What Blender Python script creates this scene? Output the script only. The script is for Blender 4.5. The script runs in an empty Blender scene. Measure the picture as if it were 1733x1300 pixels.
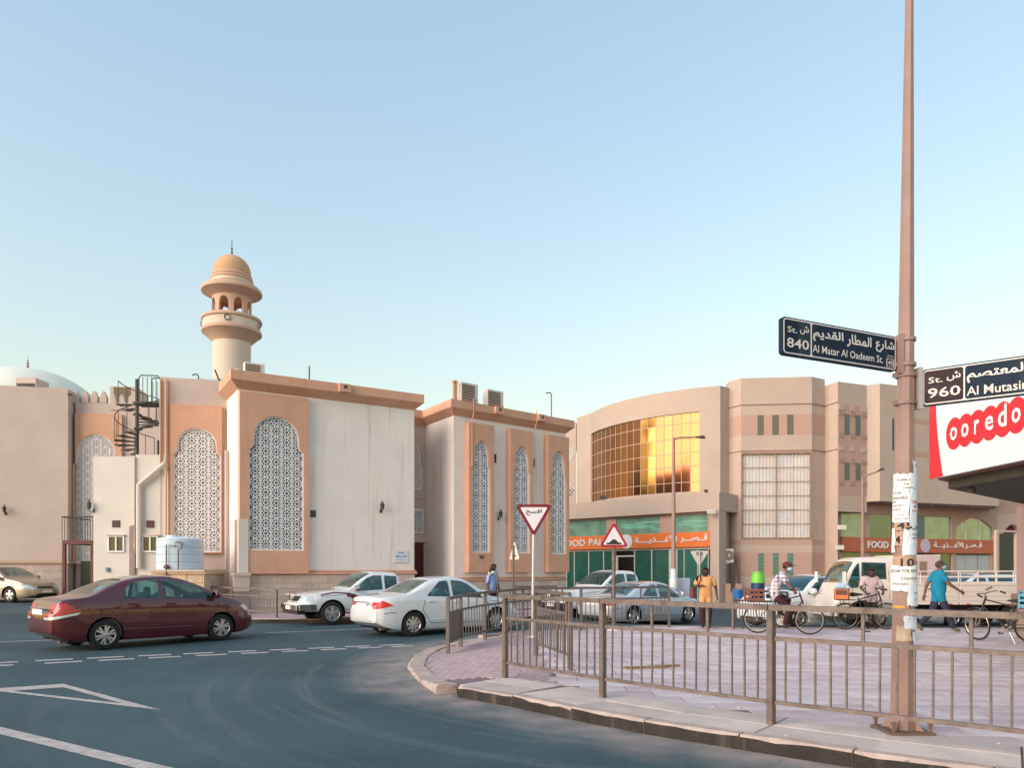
import bpy, bmesh, math, random, unicodedata
from mathutils import Vector, Matrix, noise
from mathutils.geometry import tessellate_polygon
R = math.radians
random.seed(7)
scene = bpy.context.scene
COL = scene.collection

# ------------------------------------------------------------------ camera
F = 1250.0          # focal length in photo pixels (photo 1733 wide)
HZ = 964.0          # horizon row
EYE = 1.68
cam = bpy.data.cameras.new('camera')
cam.sensor_width = 36.0
cam.sensor_fit = 'HORIZONTAL'
cam.lens = F / 1733.0 * 36.0
cam.shift_y = (HZ - 650.0) / 1733.0
cam.clip_start = 0.1
cam.clip_end = 3000.0
camo = bpy.data.objects.new('camera', cam)
COL.objects.link(camo)
camo.location = (0, 0, EYE)
camo.rotation_euler = (R(90), 0, 0)
scene.camera = camo

# ------------------------------------------------------------------ sky and sun
SUN_AZ = (-0.80, -0.60)      # horizontal direction towards the sun
SUN_EL = 20.0
world = bpy.data.worlds.new('World')
scene.world = world
world.use_nodes = True
wn = world.node_tree
wn.nodes.clear()
w_out = wn.nodes.new('ShaderNodeOutputWorld')
w_bg = wn.nodes.new('ShaderNodeBackground')
w_sky = wn.nodes.new('ShaderNodeTexSky')
w_sky.sky_type = 'NISHITA'
w_sky.sun_disc = False
w_sky.sun_elevation = R(SUN_EL)
w_sky.sun_rotation = math.atan2(SUN_AZ[0], SUN_AZ[1])
w_sky.air_density = 2.0
w_sky.dust_density = 1.0
w_sky.ozone_density = 1.0
w_bg.inputs['Strength'].default_value = 0.131
w_hsv = wn.nodes.new('ShaderNodeGamma')
w_hsv.inputs['Gamma'].default_value = 0.62
wn.links.new(w_sky.outputs['Color'], w_hsv.inputs['Color'])
w_tint = wn.nodes.new('ShaderNodeMix'); w_tint.data_type = 'RGBA'; w_tint.blend_type = 'MULTIPLY'
w_tint.inputs['Factor'].default_value = 1.0
w_tint.inputs['B'].default_value = (0.94, 0.975, 1.09, 1)
w_sat = wn.nodes.new('ShaderNodeHueSaturation'); w_sat.inputs['Saturation'].default_value = 1.35
wn.links.new(w_hsv.outputs['Color'], w_sat.inputs['Color'])
wn.links.new(w_sat.outputs['Color'], w_tint.inputs['A'])
wn.links.new(w_tint.outputs['Result'], w_bg.inputs['Color'])
wn.links.new(w_bg.outputs['Background'], w_out.inputs['Surface'])

sun = bpy.data.lights.new('sun', 'SUN')
sun.energy = 1.5
sun.angle = R(55)
sun.color = (1.0, 0.85, 0.75)
suno = bpy.data.objects.new('sun', sun)
COL.objects.link(suno)
_d = Vector((SUN_AZ[0], SUN_AZ[1], 0)).normalized() * math.cos(R(SUN_EL)) + Vector((0, 0, math.sin(R(SUN_EL))))
suno.rotation_euler = _d.to_track_quat('Z', 'Y').to_euler()
suno.location = (-20, -10, 30)

scene.view_settings.view_transform = 'Standard'
scene.view_settings.look = 'None'
scene.view_settings.exposure = 1.62
scene.view_settings.gamma = 1.0
scene.view_settings.use_curve_mapping = False
scene.cycles.max_bounces = 6
scene.cycles.use_denoising = True

# ------------------------------------------------------------------ materials
MATS = {}
def mat(name, col, rough=0.8, vary=0.0, scale=4.0, bump=0.0, bscale=60.0, metal=0.0, spec=0.4, streak=0.0, scol=(0.35, 0.16, 0.09), coat=0.0, stretch=1.0):
    """procedural surface: base colour with two octaves of blotches, optional vertical run-off streaks, fine bump"""
    if name in MATS: return MATS[name]
    m = bpy.data.materials.new(name); m.use_nodes = True
    t = m.node_tree; N = t.nodes; L = t.links
    b = N['Principled BSDF']
    b.inputs['Base Color'].default_value = (*col, 1)
    b.inputs['Roughness'].default_value = rough
    b.inputs['Metallic'].default_value = metal
    b.inputs['Specular IOR Level'].default_value = spec
    if coat:
        b.inputs['Coat Weight'].default_value = coat
        b.inputs['Coat Roughness'].default_value = 0.03
    if vary or bump or streak:
        tc = N.new('ShaderNodeTexCoord')
    cur = None
    if vary:
        mp = N.new('ShaderNodeMapping'); L.new(tc.outputs['Object'], mp.inputs['Vector'])
        mp.inputs['Scale'].default_value = (1, 1, stretch)
        n1 = N.new('ShaderNodeTexNoise'); n1.inputs['Scale'].default_value = scale; n1.inputs['Detail'].default_value = 7
        n1.inputs['Roughness'].default_value = 0.65
        L.new(mp.outputs['Vector'], n1.inputs['Vector'])
        r = N.new('ShaderNodeMapRange'); r.inputs['From Min'].default_value = 0.25; r.inputs['From Max'].default_value = 0.75
        r.inputs['To Min'].default_value = 1 - vary; r.inputs['To Max'].default_value = 1 + vary * 0.7
        L.new(n1.outputs['Fac'], r.inputs['Value'])
        mx = N.new('ShaderNodeMix'); mx.data_type = 'RGBA'; mx.blend_type = 'MULTIPLY'; mx.inputs['Factor'].default_value = 1
        mx.inputs['A'].default_value = (*col, 1); L.new(r.outputs['Result'], mx.inputs['B'])
        cur = mx.outputs['Result']
    if streak:
        mp2 = N.new('ShaderNodeMapping'); L.new(tc.outputs['Object'], mp2.inputs['Vector'])
        mp2.inputs['Scale'].default_value = (2.2, 2.2, 0.10)
        n2 = N.new('ShaderNodeTexNoise'); n2.inputs['Scale'].default_value = 2.6; n2.inputs['Detail'].default_value = 4
        L.new(mp2.outputs['Vector'], n2.inputs['Vector'])
        r2 = N.new('ShaderNodeMapRange'); r2.inputs['From Min'].default_value = 0.56; r2.inputs['From Max'].default_value = 0.75
        r2.inputs['To Min'].default_value = 0; r2.inputs['To Max'].default_value = streak
        L.new(n2.outputs['Fac'], r2.inputs['Value'])
        mx2 = N.new('ShaderNodeMix'); mx2.data_type = 'RGBA'
        L.new(r2.outputs['Result'], mx2.inputs['Factor'])
        if cur: L.new(cur, mx2.inputs['A'])
        else: mx2.inputs['A'].default_value = (*col, 1)
        mx2.inputs['B'].default_value = (*scol, 1)
        cur = mx2.outputs['Result']
    if cur: L.new(cur, b.inputs['Base Color'])
    if bump:
        n3 = N.new('ShaderNodeTexNoise'); n3.inputs['Scale'].default_value = bscale; n3.inputs['Detail'].default_value = 4
        L.new(tc.outputs['Object'], n3.inputs['Vector'])
        bp = N.new('ShaderNodeBump'); bp.inputs['Strength'].default_value = bump; bp.inputs['Distance'].default_value = 0.02
        L.new(n3.outputs['Fac'], bp.inputs['Height']); L.new(bp.outputs['Normal'], b.inputs['Normal'])
    MATS[name] = m
    return m

def glass(name, tint=(0.35, 0.6, 0.6), clear=0.6, rough=0.03, ior=1.5, body=None, refl=0.07):
    """a pane: tinted see-through film under a Fresnel reflection; body = diffuse colour mixed into the pane, mottled by noise"""
    if name in MATS: return MATS[name]
    m = bpy.data.materials.new(name); m.use_nodes = True
    t = m.node_tree; N = t.nodes; L = t.links
    for n in list(N):
        if n.type == 'BSDF_PRINCIPLED': N.remove(n)
    out = [n for n in N if n.type == 'OUTPUT_MATERIAL'][0]
    tr = N.new('ShaderNodeBsdfTransparent'); tr.inputs['Color'].default_value = (*tint, 1)
    gl = N.new('ShaderNodeBsdfGlossy'); gl.inputs['Roughness'].default_value = rough; gl.inputs['Color'].default_value = (0.9, 0.95, 0.95, 1)
    lw = N.new('ShaderNodeLayerWeight'); lw.inputs['Blend'].default_value = 0.5
    pw = N.new('ShaderNodeMath'); pw.operation = 'POWER'; pw.inputs[1].default_value = 3.5; L.new(lw.outputs['Facing'], pw.inputs[0])
    fr = N.new('ShaderNodeMath'); fr.operation = 'MULTIPLY_ADD'; fr.inputs[1].default_value = 0.9; fr.inputs[2].default_value = refl; L.new(pw.outputs[0], fr.inputs[0])
    di = N.new('ShaderNodeBsdfDiffuse'); di.inputs['Color'].default_value = (*(body or tint), 1)
    tcg = N.new('ShaderNodeTexCoord'); ng = N.new('ShaderNodeTexNoise'); ng.inputs['Scale'].default_value = 1.7; ng.inputs['Detail'].default_value = 6; L.new(tcg.outputs['Object'], ng.inputs['Vector'])
    rg = N.new('ShaderNodeMapRange'); rg.inputs['From Min'].default_value = 0.3; rg.inputs['From Max'].default_value = 0.7; rg.inputs['To Min'].default_value = 0.7; rg.inputs['To Max'].default_value = 1.3; L.new(ng.outputs['Fac'], rg.inputs['Value'])
    mg = N.new('ShaderNodeMix'); mg.data_type = 'RGBA'; mg.blend_type = 'MULTIPLY'; mg.inputs['Factor'].default_value = 1; mg.inputs['A'].default_value = (*(body or tint), 1); L.new(rg.outputs[0], mg.inputs['B']); L.new(mg.outputs['Result'], di.inputs['Color'])
    m1 = N.new('ShaderNodeMixShader'); m1.inputs['Fac'].default_value = 1 - clear
    L.new(tr.outputs[0], m1.inputs[1]); L.new(di.outputs[0], m1.inputs[2])
    m2 = N.new('ShaderNodeMixShader'); L.new(fr.outputs[0], m2.inputs['Fac'])
    L.new(m1.outputs[0], m2.inputs[1]); L.new(gl.outputs[0], m2.inputs[2])
    L.new(m2.outputs[0], out.inputs['Surface'])
    MATS[name] = m
    return m

def lamp_mat(name, col, strength):
    if name in MATS: return MATS[name]
    m = bpy.data.materials.new(name); m.use_nodes = True
    b = m.node_tree.nodes['Principled BSDF']
    b.inputs['Base Color'].default_value = (*col, 1)
    b.inputs['Emission Color'].default_value = (*col, 1)
    b.inputs['Emission Strength'].default_value = strength
    b.inputs['Roughness'].default_value = 0.2
    MATS[name] = m
    return m

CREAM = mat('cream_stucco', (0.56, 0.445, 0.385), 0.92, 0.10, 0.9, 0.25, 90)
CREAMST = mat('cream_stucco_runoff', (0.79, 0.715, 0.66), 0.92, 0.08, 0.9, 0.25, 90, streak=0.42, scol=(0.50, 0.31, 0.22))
ORANGE = mat('terracotta_paint', (0.63, 0.35, 0.235), 0.9, 0.12, 1.1, 0.2, 80, streak=0.30, scol=(0.40, 0.19, 0.12))
STONE = mat('plinth_stone', (0.52, 0.41, 0.34), 0.85, 0.25, 2.5, 0.6, 30)
STONE2 = mat('plinth_stone_pale', (0.57, 0.455, 0.38), 0.85, 0.2, 2.5, 0.6, 30)
LATT = mat('white_lattice', (0.80, 0.78, 0.77), 0.7, 0.12, 3.0)
DARKVOID = mat('dark_void', (0.05, 0.055, 0.07), 0.5)
LATBACK = mat('lattice_backing_glass', (0.15, 0.165, 0.22), 0.3)
TAN = mat('tan_render', (0.47, 0.365, 0.30), 0.92, 0.08, 0.8, 0.2, 80)
TANST = mat('tan_render_runoff', (0.47, 0.365, 0.30), 0.92, 0.08, 0.8, 0.2, 80, streak=0.10, scol=(0.40, 0.26, 0.18))
PINKT = mat('rose_render', (0.45, 0.29, 0.235), 0.92, 0.08, 0.9, 0.2, 80)
PINKT2 = mat('dusky_rose_render', (0.36, 0.235, 0.205), 0.92, 0.08, 0.9, 0.2, 80)
WHITEP = mat('white_plaster', (0.64, 0.58, 0.51), 0.9, 0.08, 1.1, 0.2, 80)
DOMEG = mat('pale_green_dome', (0.70, 0.70, 0.62), 0.8, 0.05, 0.8)
MINO = mat('minaret_peach', (0.56, 0.37, 0.27), 0.9, 0.07, 1.2, 0.15, 60)
MINC = mat('minaret_cream', (0.62, 0.51, 0.42), 0.9, 0.07, 1.2, 0.15, 60)
IRON = mat('dark_green_iron', (0.055, 0.052, 0.045), 0.6, 0.2, 8)
WINE = mat('wine_red_steel', (0.10, 0.014, 0.02), 0.5)
GALV = mat('weathered_galvanised_steel', (0.175, 0.138, 0.122), 0.55, 0.55, 6.0, 0.15, 40, metal=0.35, streak=0.5, scol=(0.17, 0.10, 0.07))
GALVF = mat('dull_galvanised_steel', (0.16, 0.13, 0.12), 0.6, 0.3, 5.0, metal=0.3)
POLE = mat('tan_painted_pole', (0.31, 0.195, 0.165), 0.55, 0.22, 2.0, 0.1, 30, streak=0.25, scol=(0.28, 0.17, 0.12))
STEEL = mat('pale_steel', (0.52, 0.47, 0.46), 0.4, 0.1, 6, metal=0.5)
PAPER = mat('white_paper', (0.74, 0.74, 0.72), 0.85, 0.10, 9)
PAPERB = mat('bluish_paper', (0.60, 0.66, 0.72), 0.85, 0.10, 9)
INK = mat('grey_ink', (0.16, 0.14, 0.16), 0.8)
INKB = mat('black_ink', (0.02, 0.015, 0.02), 0.7)
INKR = mat('red_ink', (0.45, 0.05, 0.05), 0.7)
SIGNN = mat('navy_sign_sheet', (0.014, 0.026, 0.048), 0.65, 0.3, 7, streak=0.5, scol=(0.05, 0.095, 0.10), stretch=0.3, spec=0.15)
SIGNB = mat('brown_stained_navy_sheet', (0.050, 0.032, 0.036), 0.7, 0.4, 7, spec=0.15)
SIGNW = mat('reflective_white', (0.72, 0.66, 0.62), 0.5, 0.1, 12)
SIGNR = mat('sign_red', (0.36, 0.018, 0.03), 0.4)
SIGNDR = mat('sign_maroon', (0.17, 0.012, 0.022), 0.4)
BRANDR = mat('shop_red', (0.58, 0.025, 0.035), 0.35)
BRANDW = mat('shop_white', (0.72, 0.72, 0.72), 0.4, 0.05, 2)
SHOPO = mat('shop_orange', (0.72, 0.17, 0.035), 0.45, 0.05, 3)
SHOPO2 = mat('shop_orange_faded', (0.46, 0.12, 0.055), 0.5, 0.07, 3)
ALU = mat('white_aluminium', (0.62, 0.56, 0.52), 0.4)
GREENGL = glass('green_shop_glass', (0.10, 0.46, 0.32), 0.45, 0.05, 1.5, (0.02, 0.20, 0.14), refl=0.16)
GREENTOP = glass('pale_green_shop_glass', (0.35, 0.66, 0.50), 0.35, 0.06, 1.5, (0.23, 0.44, 0.33), refl=0.18)
BLUEGL = glass('blue_shop_glass', (0.04, 0.20, 0.38), 0.35, 0.05, 1.5, (0.01, 0.13, 0.30))
DKGLASS = glass('dark_olive_glass', (0.10, 0.12, 0.10), 0.2, 0.06, 1.5, (0.075, 0.08, 0.065))
CARGL = glass('teal_car_glass', (0.42, 0.66, 0.66), 0.80, 0.02, 1.5, (0.01, 0.06, 0.065))
TEALGL = glass('teal_dark_car_glass', (0.10, 0.30, 0.33), 0.55, 0.02, 1.5, (0.005, 0.07, 0.09))
TUBE = lamp_mat('fluorescent_tube', (0.75, 1.0, 0.97), 2.5)
RUBBER = mat('tyre_rubber', (0.022, 0.018, 0.018), 0.85, 0.2, 12)
BLACKP = mat('black_plastic', (0.025, 0.02, 0.02), 0.5)
WELL = mat('wheel_well', (0.015, 0.01, 0.01), 0.9)
RIM = mat('silver_rim', (0.55, 0.55, 0.55), 0.3, metal=0.7)
RIMG = mat('graphite_rim', (0.32, 0.31, 0.31), 0.3, metal=0.7)
CHROME = mat('chrome', (0.75, 0.72, 0.70), 0.12, metal=1.0)
PLATE = mat('number_plate', (0.72, 0.70, 0.68), 0.5)
SEAT = mat('seat_cloth', (0.075, 0.11, 0.11), 0.9)
BEIGESEAT = mat('beige_trim', (0.30, 0.24, 0.18), 0.9)
LAMPW = mat('headlamp_lens', (0.55, 0.62, 0.64), 0.1, spec=0.9, metal=0.2)
LAMPR = mat('tail_lamp_red', (0.42, 0.015, 0.02), 0.15, spec=0.8)
LAMPRON = lamp_mat('tail_lamp_lit', (0.45, 0.012, 0.012), 0.12)
LAMPO = mat('amber_lens', (0.75, 0.20, 0.03), 0.2, spec=0.8)
def paint(name, col, metal=0.0, rough=0.35):
    return mat(name, col, rough, 0.04, 1.5, metal=metal, coat=1.0)
# ------------------------------------------------------------------ helpers
WM = {}                                   # world matrix of every object made here
def put(o, parent=None, world=None, local=None):
    COL.objects.link(o)
    pw = WM.get(parent.name, Matrix()) if parent else Matrix()
    if local is None: local = (pw.inverted() @ world) if world is not None else Matrix()
    if parent: o.parent = parent
    o.matrix_basis = local
    WM[o.name] = pw @ local
    return o
def tag(o, label=None, cat=None, group=None, kind=None):
    if label: o['label'] = label
    if cat: o['category'] = cat
    if group: o['group'] = group
    if kind: o['kind'] = kind
    return o
def thing(name, label, cat, loc=(0, 0, 0), rz=0.0, group=None):
    o = bpy.data.objects.new(name, None); o.empty_display_size = 0.2
    put(o, None, local=Matrix.Translation(loc) @ Matrix.Rotation(rz, 4, 'Z'))
    return tag(o, label, cat, group)
def inst(name, mesh, parent, world=None, local=None):
    return put(bpy.data.objects.new(name, mesh), parent, world, local)
def T(x, y, z): return Matrix.Translation((x, y, z))
def RZ(a): return Matrix.Rotation(a, 4, 'Z')

class MB:
    """collects shapes; build() links them as one mesh object"""
    def __init__(s): s.v = []; s.f = []; s.fm = []; s.m = []; s.cur = 0
    def mat(s, m):
        if m not in s.m: s.m.append(m)
        s.cur = s.m.index(m); return s
    def add(s, vs, fs):
        k = len(s.v); s.v += [tuple(p) for p in vs]
        for f in fs: s.f.append([i + k for i in f]); s.fm.append(s.cur)
        return s
    def quad(s, a, b, c, d): return s.add([a, b, c, d], [(0, 1, 2, 3)])
    def box(s, x0, x1, y0, y1, z0, z1, M=None):
        p = [Vector((x, y, z)) for z in (z0, z1) for y in (y0, y1) for x in (x0, x1)]
        if M: p = [M @ q for q in p]
        return s.add(p, [(0, 2, 3, 1), (4, 5, 7, 6), (0, 1, 5, 4), (2, 6, 7, 3), (0, 4, 6, 2), (1, 3, 7, 5)])
    def cbox(s, x0, x1, y0, y1, z0, z1, c=0.02, M=None):
        """box with chamfered vertical and top edges"""
        ring = [(x0 + c, y0), (x1 - c, y0), (x1, y0 + c), (x1, y1 - c), (x1 - c, y1), (x0 + c, y1), (x0, y1 - c), (x0, y0 + c)]
        cx, cy = (x0 + x1) / 2, (y0 + y1) / 2
        def inner(p): return (p[0] + (c if p[0] < cx else -c) * 0.9, p[1] + (c if p[1] < cy else -c) * 0.9)
        L = [[(*p, z0) for p in ring], [(*p, z1 - c) for p in ring], [(*inner(p), z1) for p in ring]]
        vs = [Vector(q) for l in L for q in l]
        if M: vs = [M @ q for q in vs]
        fs = [tuple(range(7, -1, -1)), tuple(range(16, 24))]
        for a in (0, 8):
            for i in range(8): j = (i + 1) % 8; fs.append((a + i, a + j, a + 8 + j, a + 8 + i))
        return s.add(vs, fs)
    def prism(s, poly, z0, z1, caps=True):
        n = len(poly); vs = [(x, y, z0) for x, y in poly] + [(x, y, z1) for x, y in poly]
        fs = [(i, (i + 1) % n, n + (i + 1) % n, n + i) for i in range(n)]
        if caps: fs += [tuple(range(n - 1, -1, -1)), tuple(range(n, 2 * n))]
        return s.add(vs, fs)
    def tube(s, pts, r, n=6, r1=None, close=False, caps=True):
        pts = [Vector(p) for p in pts]; m = len(pts); vs = []
        prev = None
        for i, p in enumerate(pts):
            if close: t = pts[(i + 1) % m] - pts[i - 1]
            else: t = pts[min(i + 1, m - 1)] - pts[max(i - 1, 0)]
            t.normalize()
            if prev is None:
                a = Vector((0, 0, 1)) if abs(t.z) < 0.9 else Vector((1, 0, 0))
                u = t.cross(a).normalized()
            else:
                u = (prev - t * prev.dot(t)).normalized()
            prev = u; w = t.cross(u)
            rr = r if r1 is None else r + (r1 - r) * i / max(m - 1, 1)
            vs += [p + (u * math.cos(6.28318 * k / n) + w * math.sin(6.28318 * k / n)) * rr for k in range(n)]
        fs = []
        for i in range(m if close else m - 1):
            a, b = i * n, ((i + 1) % m) * n
            for k in range(n): fs.append((a + k, a + (k + 1) % n, b + (k + 1) % n, b + k))
        if not close and caps: fs += [tuple(range(n - 1, -1, -1)), tuple(range((m - 1) * n, m * n))]
        return s.add(vs, fs)
    def lathe(s, prof, n=24, c=(0, 0, 0), axis='Z', caps=False, M=None):
        vs = []
        for r, h in prof:
            for k in range(n):
                a = 6.2831853 * k / n
                if axis == 'Z': q = (r * math.cos(a), r * math.sin(a), h)
                elif axis == 'Y': q = (r * math.cos(a), h, r * math.sin(a))
                else: q = (h, r * math.cos(a), r * math.sin(a))
                q = Vector(q) + Vector(c)
                vs.append(M @ q if M else q)
        fs = []
        for i in range(len(prof) - 1):
            for k in range(n):
                f = (i * n + k, i * n + (k + 1) % n, (i + 1) * n + (k + 1) % n, (i + 1) * n + k)
                fs.append(f if axis != 'Y' else f[::-1])
        if caps: fs += [tuple(range(n - 1, -1, -1)), tuple(range((len(prof) - 1) * n, len(prof) * n))]
        return s.add(vs, fs)
    def fbox(s, fr, u0, u1, d0, d1, z0, z1): 
        p = [fr(u, d, z) for z in (z0, z1) for d in (d1, d0) for u in (u0, u1)]
        return s.add(p, [(0, 2, 3, 1), (4, 5, 7, 6), (0, 1, 5, 4), (2, 6, 7, 3), (0, 4, 6, 2), (1, 3, 7, 5)])
    def plate(s, fr, outer, holes, d1, d0):
        """flat plate in a wall frame with holes; d1 front, d0 back"""
        loops = [outer] + holes
        tri = tessellate_polygon([[Vector((u, z, 0)) for u, z in l] for l in loops])
        flat = [p for l in loops for p in l]
        k = len(flat)
        vs = [fr(u, d1, z) for u, z in flat]
        s.add(vs, [t for t in tri])
        if not holes: s.add([fr(u, d0, z) for u, z in flat], [t[::-1] for t in tri])
        for l in loops:
            n = len(l)
            vs = [fr(u, d1, z) for u, z in l] + [fr(u, d0, z) for u, z in l]
            s.add(vs, [(i, (i + 1) % n, n + (i + 1) % n, n + i) for i in range(n)])
        return s
    def mesh(s, name, m=None, smooth=False, angle=35):
        me = bpy.data.meshes.new(name)
        me.from_pydata(s.v, [], s.f)
        for q in (s.m or [m]): me.materials.append(q)
        if s.m: me.polygons.foreach_set('material_index', s.fm)
        bm = bmesh.new(); bm.from_mesh(me); bmesh.ops.recalc_face_normals(bm, faces=bm.faces); bm.to_mesh(me); bm.free()
        if smooth:
            me.polygons.foreach_set('use_smooth', [True] * len(me.polygons))
            me.set_sharp_from_angle(angle=R(angle))
        me.update()
        return me
    def build(s, name, m=None, parent=None, world=False, smooth=False, angle=35, local=None):
        o = bpy.data.objects.new(name, s.mesh(name, m, smooth, angle))
        return put(o, parent, world=Matrix() if world else None, local=None if world else local)

class Frame:
    """wall frame: u along the wall, d outwards, z up"""
    def __init__(s, a, b):
        s.a = Vector((a[0], a[1])); d = Vector((b[0] - a[0], b[1] - a[1])); s.len = d.length; s.t = d.normalized(); s.n = Vector((s.t.y, -s.t.x))
    def __call__(s, u, d, z):
        p = s.a + s.t * u + s.n * d
        return Vector((p.x, p.y, z))
    def matrix(s, u, d, z):
        """u right, z up, outwards towards the viewer"""
        p = s(u, d, z)
        return Matrix(((s.t.x, 0, s.n.x, p.x), (s.t.y, 0, s.n.y, p.y), (0, 1, 0, p.z), (0, 0, 0, 1)))

def sp(px, Y): return ((px - 866.5) / F * Y, Y)                 # plan point from column and depth
def zat(py, Y): return EYE + (HZ - py) / F * Y                  # height from row and depth
def gp(px, py, z=0.0):
    Y = (EYE - z) * F / (py - HZ); return ((px - 866.5) / F * Y, Y)
def sstep(t): t = max(0.0, min(1.0, t)); return t * t * (3 - 2 * t)
def gz(x, y):
    """lie of the road: rises a little towards the domed wing, dips towards the shop"""
    return 0.32 * sstep((-x - 9) / 10) * sstep((y - 21) / 9) - 0.25 * sstep((x - 1) / 5) * sstep((y - 21) / 5)

# ------------------------------------------------------------------ lettering
_forms = {}
for cp in range(0xFE80, 0xFEFD):
    dec = unicodedata.decomposition(chr(cp)).split()
    if len(dec) == 2: _forms.setdefault(chr(int(dec[1], 16)), {})[dec[0].strip('<>')] = chr(cp)
def arabic(text):
    text = text.replace('لأ', '\u0001').replace('لا', '\u0002')
    lig = {'\u0001': {'isolated': '\ufef7', 'final': '\ufef8'}, '\u0002': {'isolated': '\ufefb', 'final': '\ufefc'}}
    def F_(c): return {'isolated': c, 'final': c, 'initial': c, 'medial': c} if c == 'ـ' else lig.get(c) or _forms.get(c, {})
    out = []
    for i, c in enumerate(text):
        f = F_(c)
        prev = i > 0 and 'initial' in F_(text[i - 1]) and 'final' in f
        nxt = i + 1 < len(text) and 'initial' in f and 'final' in F_(text[i + 1])
        k = 'medial' if prev and nxt else 'final' if prev else 'initial' if nxt else 'isolated'
        out.append(f.get(k, c))
    return ''.join(reversed(out))
def inside_poly(p, poly):
    x, y = p; c = False
    for i in range(len(poly)):
        x0, y0 = poly[i]; x1, y1 = poly[i - 1]
        if (y0 > y) != (y1 > y) and x < (x1 - x0) * (y - y0) / (y1 - y0) + x0: c = not c
    return c
def text_mesh(body, w=None, h=None, bold=0.0, depth=0.0, m=None, keep=False, align=0.5):
    """lettering as a mesh in the u (right) / v (up) plane, fitted to w x h with its lower left corner at 0,0"""
    c = bpy.data.curves.new('lettering', 'FONT'); c.body = body; c.size = 1.0; c.resolution_u = 2; c.fill_mode = 'NONE'
    o = bpy.data.objects.new('lettering', c); COL.objects.link(o)
    dg = bpy.context.evaluated_depsgraph_get(); dg.update()
    raw = bpy.data.meshes.new_from_object(o.evaluated_get(dg))
    bpy.data.objects.remove(o); bpy.data.curves.remove(c)
    # glyph outlines -> loops; every outer loop is filled on its own (the font's contours overlap), minus the holes inside it
    nxt = {}
    for e in raw.edges: i, j = e.vertices; nxt.setdefault(i, []).append(j); nxt.setdefault(j, []).append(i)
    seen = set(); loops = []
    for i in range(len(raw.vertices)):
        if i in seen or i not in nxt: continue
        l = [i]; seen.add(i); cur = i
        while True:
            n_ = [q for q in nxt[cur] if q not in seen]
            if not n_: break
            cur = min(n_, key=lambda q: abs(q - cur)); seen.add(cur); l.append(cur)
        if len(l) > 2: loops.append([(raw.vertices[q].co.x, raw.vertices[q].co.y) for q in l])
    def area(l): return sum(l[i - 1][0] * l[i][1] - l[i][0] * l[i - 1][1] for i in range(len(l))) / 2
    bpy.data.meshes.remove(raw)
    sgn = 1 if area(max(loops, key=lambda l: abs(area(l)))) > 0 else -1
    def fat(l):
        if not bold: return l
        out = []
        for i in range(len(l)):
            p0, p, p1 = Vector(l[i - 1]), Vector(l[i]), Vector(l[(i + 1) % len(l)])
            d = (p1 - p).normalized() + (p - p0).normalized()
            n = Vector((d.y, -d.x)).normalized() if d.length > 1e-6 else Vector((0, 0))
            out.append((p.x + n.x * bold * sgn, p.y + n.y * bold * sgn))
        return out
    outer = [l for l in loops if area(l) * sgn > 0]; holes = [l for l in loops if area(l) * sgn < 0]
    mbx = MB()
    for l in outer:
        hs = [h for h in holes if inside_poly(h[0], l)]
        group = [fat(l)] + [fat(h) for h in hs]
        flat = [p for g in group for p in g]
        mbx.add([(x, y, 0) for x, y in flat], [t_ for t_ in tessellate_polygon([[Vector((x, y, 0)) for x, y in g] for g in group])])
    me = mbx.mesh('lettering', m)
    xs = [v.co.x for v in me.vertices]; ys = [v.co.y for v in me.vertices]
    if not xs: return me
    x0, x1, y0, y1 = min(xs), max(xs), min(ys), max(ys)
    sx = w / (x1 - x0) if w else None; sy = h / (y1 - y0) if h else None
    if keep and sx and sy: sx = sy = min(sx, sy)
    sx = sx or sy; sy = sy or sx
    for v in me.vertices: v.co = ((v.co.x - x0) * sx, (v.co.y - y0) * sy, v.co.z)
    if depth:
        bm = bmesh.new(); bm.from_mesh(me)
        r = bmesh.ops.extrude_face_region(bm, geom=bm.faces[:])
        bmesh.ops.translate(bm, verts=[g for g in r['geom'] if isinstance(g, bmesh.types.BMVert)], vec=(0, 0, depth))
        bm.to_mesh(me); bm.free()
    me.materials.clear(); me.materials.append(m)
    return me
def letters(fr, body, u0, u1, z0, z1, d, parent, m, bold=0.0, depth=0.0, keep=False, name='lettering'):
    me = text_mesh(body, u1 - u0, z1 - z0, bold, depth, m, keep)
    return inst(name, me, parent, world=fr.matrix(u0, d, z0))
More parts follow.
